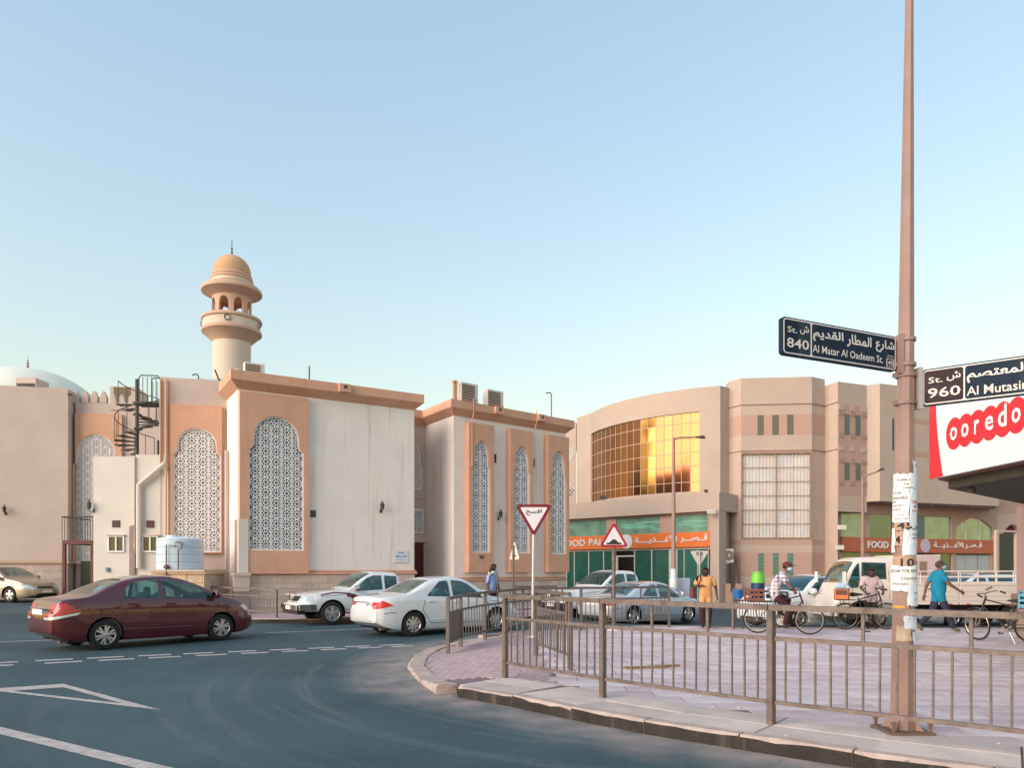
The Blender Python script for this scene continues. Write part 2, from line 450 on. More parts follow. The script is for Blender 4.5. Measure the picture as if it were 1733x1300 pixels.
# ------------------------------------------------------------------ ground, road, pavements
def inside(p, poly):
    x, y = p; c = False; n = len(poly)
    for i in range(n):
        x0, y0 = poly[i]; x1, y1 = poly[i - 1]
        if (y0 > y) != (y1 > y) and x < (x1 - x0) * (y - y0) / (y1 - y0) + x0: c = not c
    return c
def asphalt():
    m = bpy.data.materials.new('dusty_asphalt'); m.use_nodes = True
    t = m.node_tree; N = t.nodes; L = t.links; b = N['Principled BSDF']
    b.inputs['Roughness'].default_value = 0.75; b.inputs['Specular IOR Level'].default_value = 0.35
    g = N.new('ShaderNodeNewGeometry')
    sub = N.new('ShaderNodeVectorMath'); sub.operation = 'SUBTRACT'; sub.inputs[1].default_value = (4.0, 13.0, 0)
    L.new(g.outputs['Position'], sub.inputs[0])
    ln = N.new('ShaderNodeVectorMath'); ln.operation = 'LENGTH'; L.new(sub.outputs[0], ln.inputs[0])
    sx = N.new('ShaderNodeSeparateXYZ'); L.new(sub.outputs[0], sx.inputs[0])
    at = N.new('ShaderNodeMath'); at.operation = 'ARCTAN2'; L.new(sx.outputs['Y'], at.inputs[0]); L.new(sx.outputs['X'], at.inputs[1])
    cb = N.new('ShaderNodeCombineXYZ'); L.new(ln.outputs['Value'], cb.inputs[0]); L.new(at.outputs[0], cb.inputs[1])
    # tyre tracks left by turning cars: noise that is fine across the radius and long along the arc
    def arcs(sr, sa, lo, hi):
        mp = N.new('ShaderNodeMapping'); mp.inputs['Scale'].default_value = (sr, sa, 1); L.new(cb.outputs[0], mp.inputs['Vector'])
        n = N.new('ShaderNodeTexNoise'); n.inputs['Scale'].default_value = 1; n.inputs['Detail'].default_value = 5; n.inputs['Distortion'].default_value = 0.4
        L.new(mp.outputs[0], n.inputs['Vector'])
        r = N.new('ShaderNodeMapRange'); r.inputs['From Min'].default_value = lo; r.inputs['From Max'].default_value = hi; L.new(n.outputs['Fac'], r.inputs['Value'])
        return r.outputs['Result']
    a1 = arcs(2.6, 1.1, 0.52, 0.78); a2 = arcs(9.0, 1.6, 0.60, 0.80)
    mask = N.new('ShaderNodeMapRange'); mask.inputs['From Min'].default_value = 11.5; mask.inputs['From Max'].default_value = 7.5
    L.new(ln.outputs['Value'], mask.inputs['Value'])
    ad = N.new('ShaderNodeMath'); ad.operation = 'ADD'; L.new(a1, ad.inputs[0]); L.new(a2, ad.inputs[1])
    ml = N.new('ShaderNodeMath'); ml.operation = 'MULTIPLY'; L.new(ad.outputs[0], ml.inputs[0]); L.new(mask.outputs[0], ml.inputs[1])
    sc = N.new('ShaderNodeMath'); sc.operation = 'MULTIPLY'; sc.inputs[1].default_value = 0.55; gr = N.new('ShaderNodeTexNoise'); gr.inputs['Scale'].default_value = 9; gr.inputs['Detail'].default_value = 9; gr.inputs['Roughness'].default_value = 0.85; L.new(g.outputs['Position'], gr.inputs['Vector'])
    grr = N.new('ShaderNodeMapRange'); grr.inputs['From Min'].default_value = 0.38; grr.inputs['From Max'].default_value = 0.62; L.new(gr.outputs['Fac'], grr.inputs['Value'])
    mlg = N.new('ShaderNodeMath'); mlg.operation = 'MULTIPLY'; L.new(ml.outputs[0], mlg.inputs[0]); L.new(grr.outputs[0], mlg.inputs[1]); L.new(mlg.outputs[0], sc.inputs[0])
    n1 = N.new('ShaderNodeTexNoise'); n1.inputs['Scale'].default_value = 0.35; n1.inputs['Detail'].default_value = 8; L.new(g.outputs['Position'], n1.inputs['Vector'])
    n2 = N.new('ShaderNodeTexNoise'); n2.inputs['Scale'].default_value = 14; n2.inputs['Detail'].default_value = 9; n2.inputs['Roughness'].default_value = 0.85; L.new(g.outputs['Position'], n2.inputs['Vector'])
    cr = N.new('ShaderNodeMix'); cr.data_type = 'RGBA'; cr.inputs['A'].default_value = (0.022, 0.050, 0.058, 1); cr.inputs['B'].default_value = (0.053, 0.092, 0.104, 1)
    mm = N.new('ShaderNodeMath'); mm.operation = 'MULTIPLY_ADD'; mm.inputs[1].default_value = 2.6; mm.inputs[2].default_value = -2.1
    nn = N.new('ShaderNodeMath'); nn.operation = 'ADD'; L.new(n1.outputs['Fac'], nn.inputs[0]); L.new(n2.outputs['Fac'], nn.inputs[1])
    L.new(nn.outputs[0], mm.inputs[0]); L.new(mm.outputs[0], cr.inputs['Factor'])
    mx = N.new('ShaderNodeMix'); mx.data_type = 'RGBA'; L.new(sc.outputs[0], mx.inputs['Factor']); L.new(cr.outputs['Result'], mx.inputs['A'])
    mx.inputs['B'].default_value = (0.24, 0.25, 0.25, 1)
    # blown sand lying in the gutter
    dv = N.new('ShaderNodeAttribute'); dv.attribute_name = 'gutter_sand'
    dn = N.new('ShaderNodeTexNoise'); dn.inputs['Scale'].default_value = 2.2; dn.inputs['Detail'].default_value = 6; L.new(g.outputs['Position'], dn.inputs['Vector'])
    dm = N.new('ShaderNodeMath'); dm.operation = 'MULTIPLY'; L.new(dv.outputs['Fac'], dm.inputs[0]); L.new(dn.outputs['Fac'], dm.inputs[1])
    dr = N.new('ShaderNodeMapRange'); dr.inputs['From Min'].default_value = 0.08; dr.inputs['From Max'].default_value = 0.6; L.new(dm.outputs[0], dr.inputs['Value'])
    dc = N.new('ShaderNodeMath'); dc.operation = 'MULTIPLY'; dc.inputs[1].default_value = 0.75; L.new(dr.outputs[0], dc.inputs[0])
    m3 = N.new('ShaderNodeMix'); m3.data_type = 'RGBA'; L.new(dc.outputs[0], m3.inputs['Factor']); L.new(mx.outputs['Result'], m3.inputs['A'])
    m3.inputs['B'].default_value = (0.42, 0.325, 0.285, 1)
    on = N.new('ShaderNodeTexNoise'); on.inputs['Scale'].default_value = 0.9; on.inputs['Detail'].default_value = 5; on.inputs['Distortion'].default_value = 0.6; L.new(g.outputs['Position'], on.inputs['Vector'])
    orr = N.new('ShaderNodeMapRange'); orr.inputs['From Min'].default_value = 0.60; orr.inputs['From Max'].default_value = 0.72; orr.inputs['To Max'].default_value = 0.30; L.new(on.outputs['Fac'], orr.inputs['Value'])
    om = N.new('ShaderNodeMix'); om.data_type = 'RGBA'; L.new(orr.outputs[0], om.inputs['Factor']); L.new(m3.outputs['Result'], om.inputs['A']); om.inputs['B'].default_value = (0.026, 0.034, 0.037, 1)
    vc = N.new('ShaderNodeTexVoronoi'); vc.feature = 'DISTANCE_TO_EDGE'; vc.inputs['Scale'].default_value = 0.28; vc.inputs['Randomness'].default_value = 1.0
    vn = N.new('ShaderNodeTexNoise'); vn.inputs['Scale'].default_value = 1.5; vn.inputs['Detail'].default_value = 5; L.new(g.outputs['Position'], vn.inputs['Vector'])
    va = N.new('ShaderNodeVectorMath'); va.operation = 'MULTIPLY_ADD'; va.inputs[1].default_value = (1.1, 1.1, 0); L.new(vn.outputs['Color'], va.inputs[0]); L.new(g.outputs['Position'], va.inputs[2]); L.new(va.outputs[0], vc.inputs['Vector'])
    vr = N.new('ShaderNodeMapRange'); vr.inputs['From Min'].default_value = 0.0; vr.inputs['From Max'].default_value = 0.006; vr.inputs['To Min'].default_value = 0.25; vr.inputs['To Max'].default_value = 0.0; L.new(vc.outputs['Distance'], vr.inputs['Value'])
    vm = N.new('ShaderNodeMix'); vm.data_type = 'RGBA'; L.new(vr.outputs[0], vm.inputs['Factor']); L.new(om.outputs['Result'], vm.inputs['A']); vm.inputs['B'].default_value = (0.020, 0.026, 0.028, 1)
    L.new(vm.outputs['Result'], b.inputs['Base Color'])
    bp = N.new('ShaderNodeBump'); bp.inputs['Strength'].default_value = 0.35; bp.inputs['Distance'].default_value = 0.01
    L.new(n2.outputs['Fac'], bp.inputs['Height']); L.new(bp.outputs['Normal'], b.inputs['Normal'])
    return m
ASPH = asphalt()
SAND = mat('sandy_ground', (0.30, 0.24, 0.18), 0.95, 0.2, 0.2)
PAVE = mat('plaza_concrete', (0.19, 0.145, 0.15), 0.9, 0.25, 1.6, 0.3, 60)
SLABS = [mat('mauve_slab_%s' % n, c, 0.85, 0.30, 1.3, 0.3, 70) for n, c in (('a', (0.57, 0.47, 0.485)), ('b', (0.52, 0.42, 0.435)), ('c', (0.62, 0.53, 0.54)))]
BRICKS = [mat('rose_paver_%s' % n, c, 0.85, 0.2, 5, 0.3, 70) for n, c in (('a', (0.42, 0.31, 0.32)), ('b', (0.38, 0.28, 0.285)))]
CREAMSLAB = [mat('worn_cream_slab_%s' % n, c, 0.9, 0.25, 2.0, 0.4, 50) for n, c in (('a', (0.54, 0.47, 0.43)), ('b', (0.48, 0.41, 0.38)))]
KERBT = mat('kerb_concrete', (0.42, 0.33, 0.29), 0.9, 0.3, 4, 0.5, 40)
KERBB = mat('worn_black_kerb_paint', (0.022, 0.018, 0.016), 0.7, 0.6, 5, 0.4, 30, streak=0.22, scol=(0.30, 0.22, 0.16))
LINEW = mat('worn_road_paint', (0.44, 0.39, 0.37), 0.8, 0.45, 9, 0.2, 60)

gm = MB().quad((-900, -900, -0.6), (900, -900, -0.6), (900, 900, -0.6), (-900, 900, -0.6))
tag(gm.build('ground', SAND), kind='structure')

# plaza outline, walked from the near right corner round the kerb
near = [gp(px, py, 0.13) for px, py in ((1422, 1272), (1302, 1253), (1134, 1229.5), (1003, 1206.5), (908, 1188), (831, 1172), (739, 1159.5))]
tip = [(-1.45, 11.2), (-1.79, 12.6), (-1.88, 14.0), (-1.72, 15.6), (-1.3, 16.5), (-0.8, 17.3), (0.2, 18.5), (1.6, 19.5), (3.9, 20.4), (4.9, 20.3), (5.4, 19.5)]
PLAZA = [(24, 0.3), (14, 1.6), (9.0, 2.9), (5.6, 4.4)] + near + tip + [(9, 19.45), (16, 19.45), (24, 19.45)]
def plz(x, y): return 0.13 - 0.10 * sstep((0.1 - x) / 1.5) * sstep((y - 9.6) / 1.4)
def seg_dist(p, poly, n=None):
    best = 9e9; P = Vector(p)
    for i in range(len(poly) - 1 if n is None else n):
        a = Vector(poly[i]); b = Vector(poly[i + 1]); d = b - a
        t = max(0, min(1, (P - a).dot(d) / d.length_squared)); best = min(best, (P - a - d * t).length)
    return best

# road sheet
xs = [-60, -50, -42, -36] + [-32 + 0.5 * i for i in range(0, 113)] + [26, 30, 36, 44, 55]; ys = [-14, -8, -4, 0, 2] + [3 + 0.4 * i for i in range(0, 71)] + [32, 34, 37, 41, 46, 52, 60, 70]
bm = bmesh.new(); lay = bm.verts.layers.float.new('gutter_sand'); grid = {}
for i, x in enumerate(xs):
    for j, y in enumerate(ys):
        v = bm.verts.new((x, y, gz(x, y))); grid[i, j] = v
        if -6 < x < 10 and 2 < y < 20:
            dd = seg_dist((x, y), PLAZA); v[lay] = max(0.0, 1 - dd / (1.5 if y > 10 else 1.1))
for i in range(len(xs) - 1):
    for j in range(len(ys) - 1): bm.faces.new((grid[i, j], grid[i + 1, j], grid[i + 1, j + 1], grid[i, j + 1]))
me = bpy.data.meshes.new('road'); bm.to_mesh(me); bm.free(); me.materials.append(ASPH)
me.polygons.foreach_set('use_smooth', [True] * len(me.polygons))
road = tag(put(bpy.data.objects.new('road', me)), kind='structure')

def stroke(a, b, w, name='road_marking', m=LINEW, z=0.005):
    a = Vector(a); b = Vector(b); n = max(1, int((b - a).length / 1.0)); d = (b - a).normalized(); p = Vector((-d.y, d.x)) * w / 2
    mb = MB()
    for i in range(n):
        q0 = a + (b - a) * i / n; q1 = a + (b - a) * (i + 1) / n
        mb.quad(*[(q.x, q.y, gz(q.x, q.y) + z) for q in (q0 - p, q1 - p, q1 + p, q0 + p)])
    return mb.build(name, m, road, world=True)
k = 2.476
up = ((-120, -20), (0, 75), (148, 305), (365, 518), (578, 718), (768, 893), (957, 1075), (1130, 1240), (1293, 1400), (1447, 1550), (1590, 1690))
lo = ((-80, 115 - 60), (187, 345), (412, 563), (622, 757), (820, 950), (1010, 1125), (1180, 1290), (1345, 1450), (1500, 1600), (1640, 1733))
for row, (x0, y0, x1, y1) in ((up, (0, 205, 1690, 128)), (lo, (0, 218, 1733, 133))):
    for a, b in row:
        ya, yb = [1040 + (y0 + (y1 - y0) * ((q - x0) / (x1 - x0)) ** 0.92 if q > 0 else y0) / k for q in (a, b)]
        stroke(gp(a / k, ya), gp(b / k, yb), 0.19, 'give_way_dash')
tri = [gp(-30, 1168), gp(107, 1158.5), gp(272, 1203)]
tm = MB()
tc = (Vector(tri[0]) + Vector(tri[1]) + Vector(tri[2])) / 3
def shrink(p, t): q = tc + (Vector(p) - tc) * t; return (q.x, q.y, 0.005)
for i in range(3):
    j = (i + 1) % 3
    tm.quad(shrink(tri[i], 1.0), shrink(tri[j], 1.0), shrink(tri[j], 0.62), shrink(tri[i], 0.62))
tm.build('give_way_triangle', LINEW, road, world=True)
stroke(gp(-60, 1223), gp(300, 1311), 0.17, 'edge_line')
stroke(gp(450, 1072), gp(640, 1064.5), 0.12, 'lane_line')
stroke(gp(-60, 1089.5), gp(95, 1084), 0.12, 'lane_line')

KR = near + tip
# plaza sheet (bedding) and its pieces
bm = bmesh.new(); c = 0.2; vv = {}
def pv(i, j):
    if (i, j) not in vv: x, y = i * c, j * c; vv[i, j] = bm.verts.new((x, y, plz(x, y) - 0.010))
    return vv[i, j]
for i in range(int(-3 / c), int(24 / c)):
    for j in range(0, int(21 / c)):
        p = ((i + .5) * c, (j + .5) * c)
        if inside(p, PLAZA) and (p[1] > 18 or p[0] > 9 or seg_dist(p, KR) > 0.16) and seg_dist(p, PLAZA) > .12: bm.faces.new((pv(i, j), pv(i + 1, j), pv(i + 1, j + 1), pv(i, j + 1)))
me = bpy.data.meshes.new('plaza_pavement'); bm.to_mesh(me); bm.free(); me.materials.append(PAVE)
plaza = tag(put(bpy.data.objects.new('plaza_pavement', me)), kind='structure')

# kerb stones round the edge
def resample(pts, step):
    pts = [Vector(p) for p in pts]; out = [pts[0]]; acc = 0
    for a, b in zip(pts, pts[1:]):
        L_ = (b - a).length; t = step - acc
        while t <= L_: out.append(a + (b - a) * t / L_); t += step
        acc = (acc + L_) % step
    return out
def kerb_run(pts, zf, parent, step=0.95, w=0.15, paint_=True, inner=1):
    q = resample(pts, step)
    for i in range(len(q) - 1):
        a, b = q[i], q[i + 1]; d = (b - a).normalized(); n = Vector((-d.y, d.x)) * inner
        g = 0.008; a2 = a + d * g; b2 = b - d * g
        z0, z1 = zf(a.x, a.y) + random.uniform(-.006, .006), zf(b.x, b.y) + random.uniform(-.006, .006)
        mb = MB(); ch = 0.022
        ns = 6; L_ = []
        for i_ in range(ns + 1):
            f = i_ / ns; p = a2.lerp(b2, f); z = z0 + (z1 - z0) * f; jc = ch * random.uniform(.6, 1.9); jz = random.uniform(-.004, .003)
            e = [(random.uniform(-.006, .004), -0.12), (random.uniform(-.007, .003), z - jc + jz), (jc, z + jz * .4), (w, z), (w, -0.12)]
            L_.append([(p.x + n.x * o, p.y + n.y * o, h) for o, h in e])
        for i_ in range(ns):
            vs = L_[i_] + L_[i_ + 1]
            mb.mat(KERBB if paint_ else KERBT).add(vs, [(0, 1, 6, 5)])
            mb.mat(KERBT).add(vs, [(1, 2, 7, 6), (2, 3, 8, 7), (3, 4, 9, 8)])
        mb.add(L_[0], [(0, 4, 3, 2, 1)]); mb.add(L_[-1], [(0, 1, 2, 3, 4)])
        mb.build('kerb_stone', None, parent, world=True)
ring = [PLAZA[2], PLAZA[3]] + near
kerb_run(ring, lambda x, y: 0.144, plaza, inner=-1, step=1.0)
kerb_run([near[-1]] + tip[:6], lambda x, y: plz(x, y) + 0.014, plaza, inner=-1, step=0.55, w=0.28, paint_=False)
kerb_run(tip[5:] + [(9, 19.45), (16, 19.45), (22, 19.45)], lambda x, y: 0.144, plaza, inner=-1, step=1.2)

# broad worn slabs between the near kerb and the railing
q = resample(ring[1:], 1.05)
for i in range(len(q) - 1):
    for r_ in range(2):
        a, b = q[i], q[i + 1]; d = (b - a).normalized(); n = Vector((d.y, -d.x))
        o0, o1 = 0.165 + 0.46 * r_, 0.61 + 0.46 * r_
        z = 0.139 + random.uniform(-.003, .003)
        ps = [a + d * .01 + n * o0, b - d * .01 + n * o0, b - d * .01 + n * o1, a + d * .01 + n * o1]
        mb = MB(); mb.prism([(p.x, p.y) for p in ps], 0.09, z)
        mb.build('edge_slab', CREAMSLAB[(i + r_) % 2], plaza, world=True)
def depth_rank(p):
    x, y = p
    if y < 1 or abs(x / y) > 0.72: return 1e6
    return y
BAND = 1.13
spots = []
sw, sd = 0.6, 0.4
ca, sa = math.cos(R(-3)), math.sin(R(-3))
for i in range(-6, 44):
    for j in range(0, 56):
        lx, ly = i * sw + (sw / 2 if j % 2 else 0), j * sd
        x, y = 2 + (lx - 2) * ca - (ly - 10) * sa, 10 + (lx - 2) * sa + (ly - 10) * ca
        if x < 0.35 and y > 9 or x < -.4: continue
        cs = [(x + a * ca - b * sa, y + a * sa + b * ca) for a in (-.29, .29) for b in (-.19, .19)]
        if all(inside(p, PLAZA) for p in cs) and seg_dist((x, y), ring) > BAND - 0.14 and seg_dist((x, y), tip + [(24, 19.45)]) > 0.26:
            spots.append((x, y))
spots.sort(key=depth_rank)
slab_me = []
for m_ in SLABS:
    slab_me.append(MB().cbox(-sw / 2 + .007, sw / 2 - .007, -sd / 2 + .007, sd / 2 - .007, -0.03, 0, 0.0015).mesh('paving_slab', m_))
for x, y in spots[:300]:
    M = T(x, y, 0.128 + random.uniform(-.0015, .0015)) @ RZ(R(-3)) @ Matrix.Rotation(random.uniform(-.0025, .0025), 4, 'X')
    inst('paving_slab', slab_me[random.choice((0, 0, 1, 1, 2))], plaza, world=M)
mb = MB()
for x, y in spots[300:]:
    mb.mat(random.choice(SLABS)).cbox(-sw / 2 + .007, sw / 2 - .007, -sd / 2 + .007, sd / 2 - .007, -0.03, 0, 0.0015, M=T(x, y, 0.128 + random.uniform(-.0015, .0015)) @ RZ(R(-3)))
tag(mb.build('paving_slabs', None, plaza), kind='stuff')
# small block pavers on the dropped corner
spots = []
bw, bd = 0.21, 0.105
ca, sa = math.cos(R(38)), math.sin(R(38))
for i in range(-40, 40):
    for j in range(-80, 80):
        lx, ly = i * bw + (bw / 2 if j % 2 else 0), j * bd
        x, y = -0.6 + lx * ca - ly * sa, 13 + lx * sa + ly * ca
        if (x > 0.55) or y < 9.6 or not inside((x, y), PLAZA): continue
        if seg_dist((x, y), [near[-1]] + tip) < 0.26 or seg_dist((x, y), ring) < BAND - .1: continue
        spots.append((x, y))
spots.sort(key=depth_rank)
brick_me = [MB().cbox(-bw / 2 + .004, bw / 2 - .004, -bd / 2 + .004, bd / 2 - .004, -0.03, 0, 0.001).mesh('block_paver', m_) for m_ in BRICKS]
rest = MB()
for n_, (x, y) in enumerate(spots):
    gx_, gy_ = (plz(x + .02, y) - plz(x - .02, y)) / .04, (plz(x, y + .02) - plz(x, y - .02)) / .04
    M = T(x, y, plz(x, y) + .002 + random.uniform(-.001, .001)) @ Vector((-gx_, -gy_, 1)).to_track_quat('Z', 'Y').to_matrix().to_4x4() @ RZ(R(38))
    if n_ < 300: inst('block_paver', random.choice(brick_me), plaza, world=M)
    else: rest.mat(random.choice(BRICKS)).cbox(-bw / 2 + .004, bw / 2 - .004, -bd / 2 + .004, bd / 2 - .004, -0.03, 0, 0.001, M=M)
if rest.v: tag(rest.build('block_pavers', None, plaza), kind='stuff')

# pavement in front of the mosque
FARP = [(-13.5, 27.2), (-11.2, 25.0), (-8.8, 23.2), (-4.5, 22.9), (-1.5, 23.3), (0.6, 24.4), (2.2, 26.6), (3.6, 33.0), (3.2, 36), (-3.5, 33.0), (-10.5, 28.5)]
bm = bmesh.new(); vv = {}; c = 0.25
def fv(i, j):
    if (i, j) not in vv: x, y = i * c, j * c; vv[i, j] = bm.verts.new((x, y, gz(x, y) + 0.115))
    return vv[i, j]
for i in range(-60, 20):
    for j in range(88, 150):
        if inside(((i + .5) * c, (j + .5) * c), FARP): bm.faces.new((fv(i, j), fv(i + 1, j), fv(i + 1, j + 1), fv(i, j + 1)))
me = bpy.data.meshes.new('mosque_pavement'); bm.to_mesh(me); bm.free(); me.materials.append(BRICKS[0])
mpave = tag(put(bpy.data.objects.new('mosque_pavement', me)), kind='structure')
kerb_run(FARP[:8], lambda x, y: gz(x, y) + 0.13, mpave, inner=1, step=1.1)
# forecourt pavement in front of the food shop
FP2 = MB()
fpoly = [(6.4, 38.6), (11.2, 35.6), (16, 35.2), (24, 37.5), (36, 42.5), (36, 48), (4, 48)]
FP2.prism(fpoly, -0.5, -0.12)
shop_pave = tag(FP2.build('shop_pavement', PAVE), kind='structure')
# ------------------------------------------------------------------ mosque
def cornice(path, prof, name, m, parent, back=0.25):
    """moulding swept along a plan path (outside on the right hand of travel... profile = (out, z) pairs)"""
    P = [Vector(p) for p in path]; n = len(P); offs = []
    for i in range(n):
        d0 = (P[i] - P[i - 1]).normalized() if i > 0 else None
        d1 = (P[i + 1] - P[i]).normalized() if i < n - 1 else None
        n0 = Vector((d0.y, -d0.x)) if d0 else None; n1 = Vector((d1.y, -d1.x)) if d1 else None
        if n0 and n1:
            b = (n0 + n1).normalized(); offs.append(b / max(0.3, b.dot(n0)))
        else: offs.append(n0 or n1)
    mb = MB(); k = len(prof); vs = []
    for p, o in zip(P, offs):
        for d, z in prof: vs.append((p.x + o.x * d, p.y + o.y * d, z))
    fs = []
    for i in range(n - 1):
        for j in range(k): j2 = (j + 1) % k; fs.append((i * k + j, i * k + j2, (i + 1) * k + j2, (i + 1) * k + j))
    fs += [tuple(range(k)), tuple(range((n - 1) * k, n * k))]
    return mb.add(vs, fs).build(name, m, parent, world=True)
def arch_pts(cx, w, z0, zs, zt):
    """lobed arch outline: straight jambs, a small inward scallop at the shoulder, then a round head"""
    h = w / 2; r = 0.41 * w; s = zs; pts = [(cx + h, z0)]
    st = (zt - zs)
    right = [(h, s)]
    for a in (25, 50, 75, 90): right.append((h - (h - r) * math.sin(R(a)), s + 0.16 * st * (1 - math.cos(R(a))) * 1.4 + .02))
    zc = s + 0.38 * st
    right.append((r, zc))
    for i in range(1, 10): a = R(10 * i); right.append((r * math.cos(a), zc + (zt - zc) * math.sin(a)))
    pts += [(cx + x, z) for x, z in right]
    pts += [(cx - x, z) for x, z in reversed(right[:-1])]
    pts.append((cx - h, z0))
    return pts
def lattice(fr, poly, pitch, d, name, parent, sw=None, depth=0.02):
    mb = MB(); us = [p[0] for p in poly]; zs = [p[1] for p in poly]
    u0, u1, z0, z1 = min(us), max(us), min(zs), max(zs); sw = sw or pitch * 0.078
    nu = max(1, round((u1 - u0) / pitch)); p = (u1 - u0) / nu; nz = int((z1 - z0) / p) + 2
    segs = []
    def ring(cx, cz, r, n, a0=0):
        q = [(cx + r * math.cos(6.2832 * i / n + a0), cz + r * math.sin(6.2832 * i / n + a0)) for i in range(n)]
        for i in range(n): segs.append((q[i], q[(i + 1) % n]))
    for i in range(nu):
        for j in range(nz):
            cx, cz = u0 + (i + .5) * p, z0 + (j + .5) * p
            ring(cx, cz, .46 * p, 12); ring(cx, cz, .20 * p, 6, .5)
            for k in range(8):
                a = k * math.pi / 4 + math.pi / 8
                c_, s_ = math.cos(a), math.sin(a)
                segs.append(((cx + .2 * p * c_, cz + .2 * p * s_), (cx + .46 * p * c_, cz + .46 * p * s_)))
            for sx in (-1, 1):
                for sz in (-1, 1): segs.append(((cx + sx * .33 * p, cz + sz * .33 * p), (cx + sx * .5 * p, cz + sz * .5 * p)))
            segs.append(((cx + .5 * p, cz - .5 * p), (cx + .5 * p, cz + .5 * p)))
            segs.append(((cx - .25 * p, cz + .5 * p), (cx + .25 * p, cz + .5 * p)))
    for a, b in segs:
        if not (inside(a, poly) and inside(b, poly)): continue
        t = Vector((b[0] - a[0], b[1] - a[1])); L_ = t.length
        if L_ < 1e-6: continue
        t /= L_; n = Vector((-t.y, t.x)) * sw / 2
        c4 = [(a[0] - n.x, a[1] - n.y), (b[0] - n.x, b[1] - n.y), (b[0] + n.x, b[1] + n.y), (a[0] + n.x, a[1] + n.y)]
        mb.add([fr(u, d, z) for u, z in c4] + [fr(u, d - depth, z) for u, z in c4], [(0, 1, 2, 3), (0, 1, 5, 4), (2, 3, 7, 6)])
    o = mb.build(name, LATT, parent, world=True)
    return o
def arched_window(fr, cx, w, z0, zs, zt, d, parent, pitch, frame=0.05, name='arched_window'):
    """white lattice screen in a thin frame, dark pane behind; d = face of the screen"""
    poly = arch_pts(cx, w, z0, zs, zt)
    inner = arch_pts(cx, w - 2 * frame, z0 + frame, zs, zt - frame)
    mb = MB(); mb.plate(fr, poly, [inner], d + 0.02, d - 0.08)
    win = mb.build(name, LATT, parent, world=True)
    lt = tag(lattice(fr, inner, pitch, d, 'lattice', win), kind='stuff')
    pm = MB(); n = len(poly); pm.add([fr(u, d - 0.09, z) for u, z in poly], [tuple(range(n))]); pm.build('pane', LATBACK, win, world=True)
    return win, poly
def stone_courses(fr, u0, u1, z0, z1, parent, rows, bl=0.62, d=0.05):
    h = (z1 - z0) / rows
    for r_ in range(rows):
        u = u0 - (bl / 2 if r_ % 2 else 0)
        while u < u1 - .02:
            a, b = max(u, u0), min(u + bl, u1)
            if b - a > 0.05:
                mb = MB(); dd = d + random.uniform(-.008, .008)
                mb.fbox(fr, a + .004, b - .004, -0.05, dd, z0 + r_ * h + .004, z0 + (r_ + 1) * h - .004)
                mb.build('stone_block', random.choice((STONE, STONE2, STONE2)), parent, world=True)
            u += bl
def wall_lamp(p, n, label):
    """bracket lantern; p on the wall, n outward plan direction"""
    t = thing('wall_lantern', label, 'wall lamp', p, math.atan2(n[1], n[0]), 'lanterns on the mosque walls')
    t.matrix_basis = t.matrix_basis @ Matrix.Scale(.8, 4); WM[t.name] = t.matrix_basis.copy()
    MB().box(0, .03, -.05, .05, -.16, .02).build('back_plate', IRON, t)
    MB().tube([(0.02, 0, -.10), (.12, 0, -.16), (.22, 0, -.10), (.22, 0, -.02)], .018, 6).build('bracket', IRON, t)
    MB().lathe([(.05, -.02), (.075, 0), (.11, .22), (.06, .22)], 6, (.22, 0, 0), caps=True).build('lantern_glass', DARKVOID, t)
    MB().lathe([(.125, .22), (.07, .30), (.03, .36), (.012, .44)], 6, (.22, 0, 0), caps=True).build('lantern_cap', IRON, t)
def rooftop_ac(p, rz, label, s=1.0):
    t = thing('air_conditioner', label, 'air conditioner', p, rz, 'outdoor air conditioner units')
    body = MB().cbox(-.45 * s, .45 * s, -.18 * s, .18 * s, 0.05, .95 * s, .02).build('casing', ALU, t)
    for i in range(7): MB().box(-.42 * s, .25 * s, -.20 * s, -.19 * s, (.12 + i * .11) * s, (.19 + i * .11) * s).build('louvre', mat('grille_brown', (0.16, 0.10, 0.075), 0.7), t)
    MB().lathe([(.09 * s, 0), (.11 * s, .03 * s)], 12, (.36 * s, -.20 * s, .2), axis='Y').build('valve_cover', BLACKP, t)
    for sx in (-1, 1): MB().box(sx * .35 * s - .03, sx * .35 * s + .03, -.2 * s, .2 * s, 0, .05).build('foot', IRON, t)
    return t
def thin_post(p, h, hook, label, name='conduit_post'):
    t = thing(name, label, 'post', p)
    pts = [(0, 0, 0), (0, 0, h)]
    if hook: pts += [(-.04, 0, h + .08), (-.12, 0, h + .1), (-.26, 0, h + .06)]
    MB().tube(pts, .03, 6).build('pipe', GALVF, t)
    MB().lathe([(.09, 0), (.05, .06)], 8, caps=True).build('flange', GALVF, t)

# ---- prayer hall: two blocks with a recess between them
W0 = sp(403, 26.1); W1 = sp(701, 29.6)
fA = Frame(W0, W1); rd = Vector((-fA.t.y, fA.t.x))
IN = (W0[0] + rd.x * 2.1, W0[1] + rd.y * 2.1)
B0 = sp(768, 30.6); B1 = sp(957, 34.7); fB = Frame(B0, B1)
BI = sp(719.8, 32.85)
RL = (W1[0] + rd.x * 2.6, W1[1] + rd.y * 2.6)
A_B = (W1[0] + rd.x * 7, W1[1] + rd.y * 7)
C0 = sp(271, 27.3)
hall = thing('mosque', 'cream mosque hall with terracotta cornice and tall white lattice windows behind the road', 'mosque', (W0[0], W0[1], 0))
ZA = 8.06
zb = -0.6
mb = MB()
